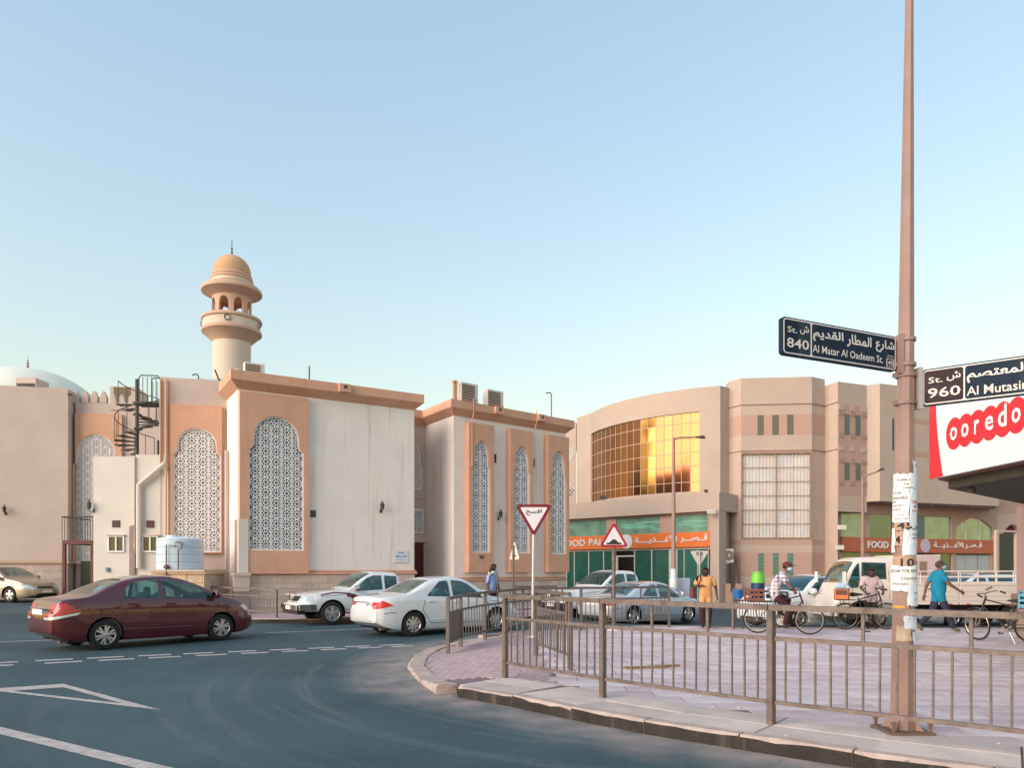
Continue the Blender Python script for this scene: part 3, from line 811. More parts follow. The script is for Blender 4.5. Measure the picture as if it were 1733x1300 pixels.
# block A walls
mb.quad((*IN, zb), (*W0, zb), (*W0, ZA + .4), (*IN, ZA + .4))
mb.quad((*W0, zb), (*W1, zb), (*W1, ZA + .4), (*W0, ZA + .4))
mb.quad((*W1, zb), (*RL, zb), (*RL, ZA + .4), (*W1, ZA + .4))
mb.quad((*RL, zb), (*A_B, zb), (*A_B, ZA + .4), (*RL, ZA + .4))
IN_B = (IN[0] + rd.x * 5, IN[1] + rd.y * 5)
mb.add([(*p, ZA + .38) for p in (IN_B, IN, W0, W1, A_B)], [(0, 1, 2, 3, 4)])
mb.quad((*IN_B, zb), (*IN, zb), (*IN, ZA + .4), (*IN_B, ZA + .4))
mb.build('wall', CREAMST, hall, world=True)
PROF = [(0.0, ZA), (0.30, ZA + .27), (0.30, ZA + .60), (-0.25, ZA + .60), (-.25, ZA)]
cornice([IN, W0, W1, (W1[0] + rd.x * 2.0, W1[1] + rd.y * 2.0)], PROF, 'cornice', ORANGE, hall)
# recess wall and block B
mb = MB()
fR = Frame(RL, BI)
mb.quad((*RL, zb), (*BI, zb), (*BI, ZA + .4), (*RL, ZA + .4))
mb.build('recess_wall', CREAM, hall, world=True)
BB = (B1[0] - 4.2, B1[1] + 5.0); BIB = (BI[0] - 1.0, BI[1] + 6)
mb = MB()
mb.quad((*BI, zb), (*B0, zb), (*B0, ZA + .4), (*BI, ZA + .4))
mb.quad((*B0, zb), (*B1, zb), (*B1, ZA + .4), (*B0, ZA + .4))
mb.quad((*B1, zb), (*BB, zb), (*BB, ZA + .4), (*B1, ZA + .4))
mb.add([(*p, ZA + .38) for p in (BIB, BI, B0, B1, BB)], [(0, 1, 2, 3, 4)])
mb.build('side_block_wall', CREAMST, hall, world=True)
cornice([RL, BI, B0, B1, (B1[0] - 1.5, B1[1] + 1.8)], PROF, 'cornice', ORANGE, hall)

def scupper(fr, u):
    s = MB().fbox(fr, u - .22, u + .22, .12, .46, ZA + .28, ZA + .58).build('rain_spout', ORANGE, hall, world=True)
    MB().fbox(fr, u - .06, u + .07, .455, .467, ZA + .40, ZA + .52).build('spout_hole', DARKVOID, s, world=True)
scupper(fA, 3.75); scupper(fB, 2.1); scupper(fB, 4.55)
# window bay of block A
zs0 = 1.52
outer = [(0.02, zs0), (2.45, zs0), (2.45, 7.98), (0.02, 7.98)]
poly = arch_pts(1.30, 1.95, 2.36, 5.95, 7.20)
MB().plate(fA, outer, [poly], 0.18, -0.02).build('window_surround', ORANGE, hall, world=True)
arched_window(fA, 1.30, 1.95, 2.36, 5.95, 7.20, 0.10, hall, 0.375)
# block B bays
for u0, u1 in ((.56, 1.90), (2.80, 4.14), (5.03, 6.36)):
    cx = (u0 + u1) / 2
    outer = [(u0, 1.55), (u1, 1.55), (u1, 7.82), (u0, 7.82)]
    MB().plate(fB, outer, [arch_pts(cx, .96, 2.38, 5.95, 7.12)], 0.30, -0.02).build('window_surround', ORANGE, hall, world=True)
    arched_window(fB, cx, .96, 2.38, 5.95, 7.12, 0.20, hall, 0.43)
MB().fbox(fB, 1.1, 1.32, .30, .33, 2.13, 2.27).build('vent_cover', mat('olive_vent', (0.12, 0.10, 0.05), .7), hall, world=True)
# recess window, door and panel above it
cxr = fR.len - 0.72
MB().plate(fR, [(cxr - .75, 4.8), (cxr + .75, 4.8), (cxr + .75, 7.95), (cxr - .75, 7.95)], [arch_pts(cxr, 1.05, 5.2, 6.2, 7.3)], .06, -.02).build('window_surround', CREAM, hall, world=True)
arched_window(fR, cxr, 1.05, 5.2, 6.2, 7.3, .03, hall, .3)
pan = MB().fbox(fR, cxr - .6, cxr + .58, -.02, .07, 3.25, 4.35).build('lattice_panel', LATT, hall, world=True)
tag(lattice(fR, [(cxr - .52, 3.35), (cxr + .50, 3.35), (cxr + .50, 4.25), (cxr - .52, 4.25)], .26, .12, 'lattice', pan), kind='stuff')
MB().fbox(fR, cxr - .52, cxr + .5, .07, .075, 3.35, 4.25).build('pane', LATBACK, pan, world=True)
dr = MB().fbox(fR, cxr - .62, cxr + .60, -.02, .06, 0, 2.85).build('door', WINE, hall, world=True)
for i in range(4): MB().fbox(fR, cxr - .5, cxr + .48, .06, .075, .2 + i * .66, .72 + i * .66).build('door_panel', WINE, dr, world=True)
MB().fbox(fR, cxr - .75, cxr + .72, -.02, .09, 2.88, 3.2).build('lintel', CREAM, hall, world=True)
# plinths
stone_courses(fA, 0.1, fA.len, 0.0, 1.46, hall, 5)
cornice([(W0[0], W0[1]), W1, (W1[0] + rd.x * .8, W1[1] + rd.y * .8)], [(0, 1.47), (.09, 1.50), (.09, 1.56), (.05, 1.58), (.08, 1.61), (0, 1.66)], 'plinth_moulding', ORANGE, hall)
stone_courses(fB, 0.0, fB.len, -0.1, 1.16, hall, 4)
fBr = Frame(BI, B0)
stone_courses(fBr, 0.4, fBr.len, -0.1, 1.16, hall, 4)
cornice([BI, B0, B1], [(0, 1.17), (.09, 1.20), (.09, 1.26), (.05, 1.28), (.08, 1.31), (0, 1.34)], 'plinth_moulding', ORANGE, hall)
# small vents and wall grilles
MB().fbox(fA, 2.56, 2.76, -.05, .02, 3.62, 3.88).build('wall_vent', DARKVOID, hall, world=True)
MB().fbox(fB, 2.02, 2.24, -.05, .02, 6.3, 6.68).build('wall_vent', mat('wine_vent', (.09, .01, .02), .6), hall, world=True)
MB().fbox(fB, 4.24, 4.46, -.05, .02, 6.3, 6.68).build('wall_vent', MATS['wine_vent'], hall, world=True)
# corner downpipe and broken render at the foot of the corner
fIr = Frame(IN, W0)
p = fIr(0.45, .09, 0); MB().tube([(p.x, p.y, 0.3), (p.x, p.y, 6.1)], .075, 8).build('downpipe', CREAM, hall, world=True)
p = fIr(1.05, .03, 0)
MB().fbox(fIr, 1.62, 2.12, -.02, .035, 1.55, 3.45).build('bare_patch', mat('bare_grey_render', (.30, .22, .20), .95, .2, 4, .4, 30), hall, world=True)
MB().fbox(fA, -.03, .30, -.02, .215, 1.55, 3.45).build('patched_render', WHITEP, hall, world=True)
bp_ = MB(); pil = [(-.10, -.2), (.32, -.2), (.32, .28), (-.10, .28)]
bp_.fbox(fA, -.18, .34, -.2, .26, 0.9, 1.45).build('corner_stone', STONE2, hall, world=True)
MB().fbox(fA, -.15, .31, -.18, .24, -.2, .9).build('corner_footing', MATS['bare_grey_render'], hall, world=True)
MB().fbox(fA, -.22, .38, -.22, .30, 1.45, 1.56).build('corner_cap', CREAM, hall, world=True)
# drain pipes over the cornice of block B
for u, zlow, dd in ((.78, 5.98, .33), (4.3, 8.2, .33)):
    a = fB(u, .33, 0); q = [(a.x, a.y, ZA + .75), (a.x, a.y, ZA + .15)]
    b = fB(u - .08, .33, 0); q += [(b.x, b.y, ZA - .1), (b.x, b.y, zlow)]
    if zlow < 7: c_ = fB(u + .25, .33, 0); q += [(c_.x, c_.y, zlow - .06)]
    MB().tube(q, .025, 6).build('drain_pipe', ORANGE, hall, world=True)
# wall C with its window
CB = (C0[0] - .3, C0[1] + 5)
fC = Frame(C0, IN)
ZC = 8.8
mb = MB()
mb.quad((*C0, zb), (*IN, zb), (*IN, ZC), (*C0, ZC)).quad((*CB, zb), (*C0, zb), (*C0, ZC), (*CB, ZC))
mb.quad((*C0, ZC), (*IN, ZC), (IN[0], IN[1] + 4, ZC), (C0[0], C0[1] + 4, ZC)).quad((*IN, ZA), (*IN_B, ZA), (*IN_B, ZC), (*IN, ZC))
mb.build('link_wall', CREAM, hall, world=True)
for u in (0.02, .24): p = fC(u, .04, 0); MB().tube([(p.x, p.y, 5.6), (p.x, p.y, ZC - .1)], .035, 6).build('downpipe', ORANGE, hall, world=True)
cu0 = .36; cu1 = fC.len - .16; cc = (cu0 + cu1) / 2 + .03
MB().plate(fC, [(cu0, 2.28), (cu1, 2.28), (cu1, 7.8), (cu0, 7.8)], [arch_pts(cc, 1.66, 2.3 + .03, 5.95, 6.95)], .14, -.02).build('window_surround', ORANGE, hall, world=True)
arched_window(fC, cc, 1.66, 2.33, 5.95, 6.95, .07, hall, .40)

wall_lamp(fA(5.32, 0, 4.02), fA.n, 'black wall lantern on the bare cream wall between the tall window and the recess')
wall_lamp(fB(2.36, 0, 3.95), fB.n, 'black wall lantern between two narrow lattice windows of the mosque')
# blue notice on the wall of block A
pl = thing('wall_plaque', 'small white plaque with blue Arabic writing low on the cream mosque wall', 'sign', fA(5.9, 0, 2.0))
MB().fbox(fA, 5.86, 6.45, .01, .04, 1.95, 2.42).build('panel', mat('plaque_white', (.62, .66, .72), .5), pl, world=True)
BL = mat('plaque_blue', (.05, .08, .25), .6)
letters(fA, arabic('مسجد'), 6.02, 6.28, 2.29, 2.38, .043, pl, BL, .02)
letters(fA, arabic('عثمان بن مظعون'), 5.91, 6.40, 2.14, 2.26, .043, pl, BL, .02)
letters(fA, arabic('رضي الله عنه'), 5.98, 6.33, 2.02, 2.09, .043, pl, BL)
# roof kit
rooftop_ac(fB(.95, -.35, ZA + .58), math.atan2(fB.t.y, fB.t.x), 'rooftop air conditioner beside the twin vent pipes above the narrow windows')
rooftop_ac(fB(2.35, -.35, ZA + .50), math.atan2(fB.t.y, fB.t.x), 'rooftop air conditioner above a rain spout, standing away from the vent pipes')
rooftop_ac(fA(.75, -1.0, ZA + .48), math.atan2(fA.t.y, fA.t.x), 'small rooftop air conditioner peeping over the cornice below the minaret', .8)
t = thing('vent_pipes', 'pair of short vent pipes rising from the mosque roof corner', 'vent pipe', fB(.25, -.3, ZA + .5))
for u in (.2, .33):
    p = fB(u, -.3, 0); MB().lathe([(.05, 0), (.05, .95), (.07, .95), (.07, 1.05)], 8, (p.x, p.y, ZA + .5), caps=True).build('pipe', ORANGE, t, world=True)
thin_post(fA(2.55, -.1, ZA + .58), .62, False, 'short bare conduit post on the roof above the bare cream mosque wall')
thin_post(fB(5.6, -.1, ZA + .58), 1.15, True, 'tall hooked conduit post on the roof above the narrow mosque windows')
cr_ = sp(336, 30.5)
thin_post((cr_[0], cr_[1], ZC - .1), .95, True, 'hooked conduit post on the roof beside the pale blue skylight sheeting')
t = thing('skylight', 'pale blue skylight sheeting on the roof below the minaret', 'skylight', (*sp(358, 31), ZC - .3))
a, b, c_, d = sp(333, 30.6), sp(372, 30.6), sp(385, 33), sp(340, 33)
mb = MB(); zz = zat(645, 31); mb.add([(*a, zz), (*b, zz), (*c_, zz + .55), (*d, zz + .55), (*a, zz - .7), (*b, zz - .7), (*c_, zz - .7), (*d, zz - .7)], [(0, 1, 2, 3), (0, 4, 5, 1), (1, 5, 6, 2), (2, 6, 7, 3), (3, 7, 4, 0)])
mb.build('sheeting', mat('pale_blue_sheet', (.42, .52, .62), .5), t, world=True)
pp = sp(374, 30.55); MB().tube([(pp[0] - .25, pp[1], zz + .35), (pp[0], pp[1], zz - .3)], .035, 6).build('strut', IRON, t, world=True)
t = thing('satellite_dish', 'small round mesh dish behind the mosque cornice', 'dish', (*sp(398, 28.5), ZA + .6))
MB().lathe([(.0, .0), (.12, .02), (.24, .08), (.27, .12)], 16, (*sp(398, 28.5), 0), axis='Y', M=T(0, 0, zat(634, 28.5))).build('dish', ORANGE, t, world=True)
MB().tube([(*sp(398, 28.6), ZA + .4), (*sp(398, 28.6), zat(634, 28.6))], .03, 6).build('mast', ORANGE, t, world=True)

# ---- annex, white plaster block with small windows
AX0, AX1, AX2 = sp(158, 27.2), sp(227.5, 27.2), sp(283, 27.25)
annex = thing('annex', 'plain white plaster annex with two small sliding windows beside the mosque', 'annex', (AX0[0], AX0[1], 0))
zx1, zx2 = zat(773, 27.2), zat(769, 27.2)
mb = MB().prism([AX0, AX1, (AX1[0], 33), (AX0[0], 33)], zb, zx1).prism([(AX1[0] + .003, AX1[1] + .08), (AX2[0], AX2[1] + .08), (AX2[0], 31), (AX1[0] + .003, 31)], zb, zx2)
mb.build('wall', WHITEP, annex, world=True)
fX = Frame((-20, 27.2), (-10, 27.2)); fX2 = Frame((-20, 27.28), (-10, 27.28))
def ux(px, fr=fX): return sp(px, fr.a.y)[0] + 20
for px0, px1, fr in ((183, 211, fX), (241, 268, fX2)):
    u0, u1 = ux(px0, fr), ux(px1, fr); z0, z1 = zat(935, 27.2), zat(907, 27.2)
    w = MB(); w.plate(fr, [(u0, z0), (u1, z0), (u1, z1), (u0, z1)], [[(u0 + .05, z0 + .05), ((u0 + u1) / 2 - .025, z0 + .05), ((u0 + u1) / 2 - .025, z1 - .05), (u0 + .05, z1 - .05)], [((u0 + u1) / 2 + .025, z0 + .05), (u1 - .05, z0 + .05), (u1 - .05, z1 - .05), ((u0 + u1) / 2 + .025, z1 - .05)]], .05, -.02)
    wo = w.build('window', BRANDW, annex, world=True)
    for s, e in ((u0, (u0 + u1) / 2), ((u0 + u1) / 2, u1)): MB().fbox(fr, s, e, .004, .008, z0, z1).build('pane', DKGLASS, wo, world=True)
    MB().fbox(fr, u0 - .04, u1 + .04, .0, .10, z1, z1 + .04).build('sill', CREAM, annex, world=True)
for px0, px1, fr in ((190, 203.5, fX), (248, 260, fX2)):
    z0, z1 = zat(893, 27.2), zat(881, 27.2)
    v = MB().fbox(fr, ux(px0, fr), ux(px1, fr), -.02, .015, z0, z1).build('vent', WINE, annex, world=True)
    for i in range(3): MB().fbox(fr, ux(px0, fr) + .02, ux(px1, fr) - .02, .015, .03, z0 + .03 + i * .08, z0 + .06 + i * .08).build('louvre', IRON, v, world=True)
mb = MB(); zt_ = zat(889, 27.2); zl = .5
shape = [(220.5, zl), (232, zl)] + [(231 + math.sin(i * 2.1) * 1.2 - i * .45, zl + (zt_ - zl) * i / 7) for i in range(1, 8)] + [(220.8, zt_ - .05)]
mb.plate(fX2, [(ux(px, fX2), z) for px, z in shape], [], .084, .0)
mb.build('bare_patch', MATS['bare_grey_render'], annex, world=True)
pts = [(237.5, 962), (237.5, 822), (282, 784)]
MB().tube([(fX2(ux(px, fX2), .12, zat(py, 27.2))) for px, py in pts], .09, 8).build('downpipe', WHITEP, annex, world=True)
pts = [(283, 962), (283, 640)]
MB().tube([(fX2(ux(px, fX2), .10, zat(py, 27.2))) for px, py in pts], .035, 6).build('downpipe', ORANGE, annex, world=True)
MB().fbox(fX, ux(180.5), ux(186), -.02, .06, zat(968, 27.2), zat(961, 27.2)).build('meter_box', mat('bluish_box', (.12, .15, .17), .6), annex, world=True)
# stone wall capped with a ledge, carrying the water tank
TW0, TW1 = sp(262, 25.2), sp(347, 25.2)
fT = Frame(TW0, TW1)
tankwall = thing('stone_ledge', 'low wall of tan stone blocks with moulded capping under the water tank', 'wall', (TW0[0], TW0[1], 0))
zc_ = zat(972, 25.2)
MB().fbox(fT, .02, fT.len - .02, -1.8, 0, -.4, zc_).build('core', STONE, tankwall, world=True)
TS = [mat('tan_stone_%d' % i, c, .85, .25, 3, .5, 30) for i, c in enumerate(((.62, .42, .24), (.55, .40, .27), (.48, .36, .26)))]
h = (zc_ + .0) / 5
for r_ in range(5):
    u = -(.25 if r_ % 2 else 0)
    while u < fT.len:
        a_, b_ = max(u, 0), min(u + .55, fT.len)
        if b_ - a_ > .06: MB().fbox(fT, a_ + .008, b_ - .008, 0, .05 + random.uniform(-.012, .015), r_ * h + .01, (r_ + 1) * h - .01).build('stone_block', random.choice(TS), tankwall, world=True)
        u += .55
MB().fbox(fT, -.08, fT.len + .05, -1.85, .10, zc_, zc_ + .07).build('capping', TS[0], tankwall, world=True)
MB().fbox(fT, -.12, fT.len + .02, -1.88, .14, zc_ + .073, zc_ + .15).build('capping', CREAM, tankwall, world=True)
# water tank
TKc = sp(305, 25.9); ztk = zc_ + .15
tank = thing('water_tank', 'pale blue ribbed plastic water tank standing on the stone ledge', 'water tank', (TKc[0], TKc[1], ztk))
r_ = 37 / F * 25.9; ht = zat(912, 25.9) - ztk
prof = [(r_ * .98, 0)]
for i in range(4): z0_, z1_ = ht * i / 4.3, ht * (i + 1) / 4.3; prof += [(r_, z0_ + .02), (r_, z1_ - .03), (r_ * .975, z1_ - .012), (r_ * .975, z1_)]
prof += [(r_ * .99, ht * .95), (r_ * .93, ht), (r_ * .4, ht * 1.05), (.001, ht * 1.06)]
MB().lathe(prof, 40).build('shell', mat('pale_blue_plastic', (.52, .60, .68), .5, .06, 2), tank, smooth=True, angle=25)
MB().lathe([(.28, ht * 1.03), (.28, ht * 1.10), (.001, ht * 1.11)], 20, (-.2, 0, 0)).build('lid', MATS['pale_blue_plastic'], tank)
for pts in ([(-.10, -r_ - .06, -.6), (-.10, -r_ - .06, ht * .78), (.22, -r_ - .06, ht * .74), (.22, -r_ - .06, ht * .86), (.36, -r_ * .94, ht * .86)], [(.30, -r_ - .05, -.1), (.30, -r_ - .05, ht * .62), (.40, -r_ - .04, ht * .66), (.40, -r_ * .94, ht * .84)]):
    MB().tube(pts, .022, 6).build('fill_pipe', GALVF, tank)
MB().lathe([(.03, 0), (.10, .05), (.10, .10), (.03, .16)], 6, (-.1, -r_ - .06, .02), caps=True).build('valve', mat('valve_bronze', (.16, .09, .06), .5), tank)

# ---- domed wing on the far left
E1 = sp(115, 34.0); E0 = sp(-60, 33.0); EL = (E0[0] - 10, E0[1] - 2.4)
E2 = sp(280, 35.2); E1b = (E1[0] + .0, E1[1] + .6)
wing = thing('domed_wing', 'cream mosque wing with crenellated parapet and terracotta window bay', 'building', (E1[0], E1[1], 0))
ZE = zat(658, 34.0); ZE2 = zat(681, 34.6)
mb = MB().prism([EL, E1, (E1[0] - 2.5, 46), (EL[0], 46)], zb, ZE)
mb.build('wall', CREAM, wing, world=True)
MB().prism([E1b, E2, (E2[0], 46), (E1b[0], 46)], zb, ZE2).build('wall', CREAM, wing, world=True)
fE1 = Frame(EL, E1); fE = Frame(E1b, E2)
# window bay
def ue(px):
    r0 = (px - 866.5) / F; a = fE.a; t = fE.t
    return (r0 * a.y - a.x) / (t.x - r0 * t.y)
MB().plate(fE, [(.02, 1.9), (ue(208), 1.9), (ue(208), zat(700, 34.6)), (.02, zat(700, 34.6))], [arch_pts((ue(125) + ue(203)) / 2, ue(203) - ue(125), 2.0, zat(788, 34.7), zat(735, 34.7))], .14, -.02).build('window_surround', ORANGE, wing, world=True)
arched_window(fE, (ue(125) + ue(203)) / 2, ue(203) - ue(125), 2.0, zat(788, 34.7), zat(735, 34.7), .07, wing, .36)
for px in (128, 143.5, 159, 174.5):
    u = ue(px); w = .30
    z0 = ZE2 - .02
    mm = MB(); pr = [(u - w * .5, z0), (u + w * .5, z0), (u + w * .5, z0 + .32), (u + w * .2, z0 + .52), (u, z0 + .60), (u - w * .2, z0 + .52), (u - w * .5, z0 + .32)]
    mm.plate(fE, pr, [], 0.0, -.25); mm.build('merlon', CREAM, wing, world=True)
tu0, tu1 = ue(187), ue(232)
MB().fbox(fE, tu0, tu1, -1.5, .05, ZE2 - .3, zat(652, 34.6)).build('parapet_tower', CREAM, wing, world=True)
TB = mat('brown_vent_tile', (.20, .15, .10), .85, .1, 6)
vz0, vz1 = zat(679, 34.6), zat(653.5, 34.6)
tv = MB(); sh = []
uA, uB = ue(193), ue(221); ww = (uB - uA)
sh = [(uA, vz1), (uA, vz0 + .42), (uA + .09 * ww, vz0 + .28), (uA + .16 * ww, vz0), (uA + .28 * ww, vz0), (uA + .28 * ww, vz0 + .25), (uA + .42 * ww, vz0 + .45), (uA + .62 * ww, vz0 + .28), (uA + .68 * ww, vz0), (uA + .82 * ww, vz0), (uA + .82 * ww, vz0 + .25), (uB, vz0 + .42), (uB, vz1)]
tv.plate(fE, sh, [], .08, .04); tv.build('arched_screen', TB, wing, world=True)
# plinth of the wing
u_l = fE1.len - 5.2
stone_courses(fE1, u_l, fE1.len, .25, 1.88, wing, 5, .7)
cornice([fE1(u_l - 8, 0, 0).to_2d(), E1, E1b], [(0, 1.9), (.09, 1.93), (.09, 2.0), (0, 2.08)], 'plinth_moulding', mat('tan_moulding', (.40, .29, .20), .85), wing)
MB().fbox(fE, .3, ue(158), .15, .2, 0.3, zat(950, 34.6) + .0).build('green_panel', mat('dark_green_panel', (.05, .07, .035), .8), wing, world=True)
hp = sp(53, 35)
hv = MB().box(hp[0] - .46, hp[0] + .46, 34.6, 35.6, ZE - .3, zat(643, 35)).build('roof_hatch', CREAM, wing, world=True)
for i in range(3): MB().box(hp[0] - .40, hp[0] + .40, 34.54, 34.59, ZE + .12 + i * .1, ZE + .19 + i * .1).build('louvre', IRON, hv, world=True)
MB().fbox(fE1, fE1.len - .0 - .0, fE1.len + .14, -.1, .06, ZE - .30, ZE - .22).build('rain_spout', IRON, wing, world=True)
wall_lamp(fE1(fE1.len - 2.52, 0, zat(868, 33.7)), fE1.n, 'black wall lantern on the bare wall of the domed wing')
wall_lamp((AX0[0] + .02, AX0[1], zat(861, 27)), (-.55, -.83), 'black wall lantern on the corner of the white annex')
dc_ = sp(47, 42)
dome = thing('dome', 'pale green shallow dome with a thin finial rising behind the crenellated wing', 'dome', (dc_[0], dc_[1], ZE - .3))
prof = []; rz_ = 3.95; bz = 2.92; ztop = zat(626, 42)
for i in range(0, 15): a = R(90 * i / 14); prof.append((max(.001, rz_ * math.cos(a)), ztop - bz + bz * math.sin(a)))
MB().lathe([(rz_, 8.5)] + prof, 56, (dc_[0], dc_[1], 0)).build('shell', DOMEG, dome, world=True, smooth=True, angle=50)
MB().lathe([(.05, 0), (.035, .12), (.085, .2), (.03, .3), (.07, .38), (.02, .48), (.045, .54), (.012, .62), (.006, .85)], 10, (dc_[0], dc_[1], ztop - .02)).build('finial', mat('finial_brown', (.25, .15, .10), .5), dome, world=True, smooth=True)

# ---- minaret
my = 38.0; mx_, _ = sp(392.5, my); s = my / F
def zz_(py): return zat(py, my)
mina = thing('minaret', 'round peach and cream minaret with open arcade and domed cap', 'minaret', (mx_, my, 0))
def lat(name, prof, m, n=48): return MB().lathe([(r * s, zz_(y)) for r, y in prof], n, (mx_, my, 0)).build(name, m, mina, world=True, smooth=True, angle=30)
lat('shaft', [(30.5, 720), (30.5, 580)], MINC)
lat('balcony_flare', [(30.5, 582), (32, 580), (46, 567), (48, 566), (48.5, 564), (48, 561), (46.5, 560)], MINO)
lat('balcony_wall', [(45.8, 561), (45.8, 545)], MINC)
lat('balcony_rim', [(45.8, 547), (48.5, 545.5), (48.8, 543), (48, 541), (44.5, 540.5), (43.5, 542), (43.5, 552), (20, 552), (0.1, 552)], MINO)
lat('canopy', [(28, 506), (31, 506.5), (45, 499), (48.5, 497.5), (49, 494), (48, 491.5), (46, 491), (45, 488.5), (36, 487), (33, 486), (33, 483)], MINO)
lat('drum', [(33, 485), (33, 477)], MINC)
lat('dome_collar', [(33, 478), (34.5, 476), (34, 473.5), (32, 473), (33.5, 470.5), (32.5, 468), (30.5, 467.5), (30, 465)], MINO)
lat('cap_dome', [(30.5, 468), (30.8, 463), (30, 456), (27.5, 449), (23, 442.5), (16, 437), (9, 434), (3, 433), (.1, 432.6)], mat('minaret_dome', (.55, .33, .19), .9, .06, 1.5))
lat('finial', [(1.2, 434), (.8, 430), (1.8, 427), (.8, 424), (1.5, 421), (.6, 418), (.6, 408), (.1, 406)], IRON, 10)
# arcade: ring wall pierced by eight arched openings
r1, r0 = 31.5 * s, 27 * s; zf, zt2, zsp = zz_(552), zz_(505), zz_(522)
mb = MB(); nb = 8; m = 14
for k in range(nb):
    a0 = 2 * math.pi * (k - .5) / nb - math.pi / 2 - .07; w_ = 2 * math.pi / nb; op = .66
    def pt(r, a, z): return (mx_ + r * math.cos(a), my + r * math.sin(a), z)
    arch = []
    for i in range(m + 1):
        f = -1 + 2 * i / m
        arch.append((a0 + w_ * (.5 + f * op / 2), zsp + (zz_(511) - zsp) * math.sqrt(max(0, 1 - f * f))))
    for r in (r1, r0):
        for i in range(m): mb.quad(pt(r, arch[i][0], arch[i][1]), pt(r, arch[i + 1][0], arch[i + 1][1]), pt(r, arch[i + 1][0], zt2), pt(r, arch[i][0], zt2))
        for aa, ab in ((a0, arch[0][0]), (arch[-1][0], a0 + w_)): mb.quad(pt(r, aa, zf), pt(r, ab, zf), pt(r, ab, zt2), pt(r, aa, zt2))
    for i in range(m): mb.quad(pt(r1, *arch[i]), pt(r1, *arch[i + 1]), pt(r0, *arch[i + 1]), pt(r0, *arch[i]))
    for aa, zz2 in (arch[0], arch[-1]): mb.quad(pt(r1, aa, zf), pt(r1, aa, zz2), pt(r0, aa, zz2), pt(r0, aa, zf))
mb.add([(mx_ + r0 * 1.05 * math.cos(6.2832 * i / 24), my + r0 * 1.05 * math.sin(6.2832 * i / 24), zz_(507)) for i in range(24)], [tuple(range(24))])
mb.build('arcade', MINO, mina, world=True)
for a, nm in ((-78, 0), (-165, 0), (-4, 0)):
    q = Matrix.Translation((mx_, my, zz_(552))) @ RZ(R(a))
    t_ = thing('loudspeaker', ['round loudspeaker facing the street on the minaret balcony', 'round loudspeaker seen edge-on at the side of the minaret balcony'][0 if a == -78 else 1], 'loudspeaker', q.translation, 0, 'loudspeakers on the minaret')
    MB().lathe([(.02, 45.8 * s - .02), (.07, 45.8 * s), (.14, 45.8 * s + .09), (.15, 45.8 * s + .09), (.04, 45.8 * s + .02)], 16, axis='X', M=q).build('horn', mat('horn_grey', (.14, .12, .11), .5), t_, world=True)
    MB().box(45.8 * s - .02, 45.8 * s + .05, -.13, .13, -.13, .13, M=q).build('bracket', ALU, t_, world=True)

# ---- spiral stair on the annex roof
sy = 29.0; sx_, _ = sp(232, sy); zb_ = zat(774, sy) - .15; ztp = zat(683, sy)
stair = thing('spiral_staircase', 'dark iron spiral staircase climbing from the annex roof to the parapet', 'staircase', (sx_, sy, zb_))
MB().lathe([(.07, 0), (.07, zat(642, sy) - zb_)], 10, caps=True).build('newel_post', IRON, stair)
nst = 17; turn = R(470); a_end = R(175); rs = .80
tread = MB(); tw = R(24)
tread.add([(0.05, 0, 0), (rs * math.cos(tw / 2), -rs * math.sin(tw / 2), 0), (rs * math.cos(tw / 2), rs * math.sin(tw / 2), 0), (0.05, 0, -.05), (rs * math.cos(tw / 2), -rs * math.sin(tw / 2), -.05), (rs * math.cos(tw / 2), rs * math.sin(tw / 2), -.05)], [(0, 1, 2), (3, 5, 4), (0, 3, 4, 1), (1, 4, 5, 2), (2, 5, 3, 0)])
tread = tread.mesh('tread', IRON)
bal = MB().tube([(0, 0, -.05), (0, 0, .92)], .014, 5).mesh('baluster', IRON)
rail = []
for i in range(nst):
    a = a_end - turn * (nst - 1 - i) / (nst - 1); z = .10 + (ztp - zb_ - .12) * i / (nst - 1)
    inst('tread', tread, stair, local=T(0, 0, z) @ RZ(a))
    inst('baluster', bal, stair, local=T(rs * .98 * math.cos(a), rs * .98 * math.sin(a), z))
    rail.append((rs * .98 * math.cos(a), rs * .98 * math.sin(a), z + .92))
rr = []
for i in range(len(rail) - 1):
    for f in (0, .5):
        p = Vector(rail[i]).lerp(Vector(rail[i + 1]), f); q = Vector((p.x, p.y, 0)).normalized() * rs * .98; rr.append((q.x, q.y, p.z))
MB().tube(rr + [rail[-1]], .02, 6).build('handrail', IRON, stair)
zl_ = ztp - zb_
MB().box(0, 1.12, -.35, .45, zl_ - .06, zl_).build('landing', IRON, stair)
for y in (-.35, .45):
    hoop = [(.25, y, zl_), (.25, y, zl_ + .92), (.33, y, zl_ + 1.02), (.98, y, zl_ + 1.0), (1.08, y, zl_ + .88), (1.08, y, zl_)]
    if y > 0: hoop = [(p[0] + .1, p[1], p[2] + .1) for p in hoop]
    MB().tube(hoop, .022, 6).build('landing_rail', IRON, stair)
    for i in range(4): inst('baluster', bal, stair, local=T(.4 + i * .17, y, zl_ + .04))
MB().tube([(1.0, -.35, -.1), (1.0, -.35, zl_ * .33)], .05, 6).build('prop', IRON, stair)

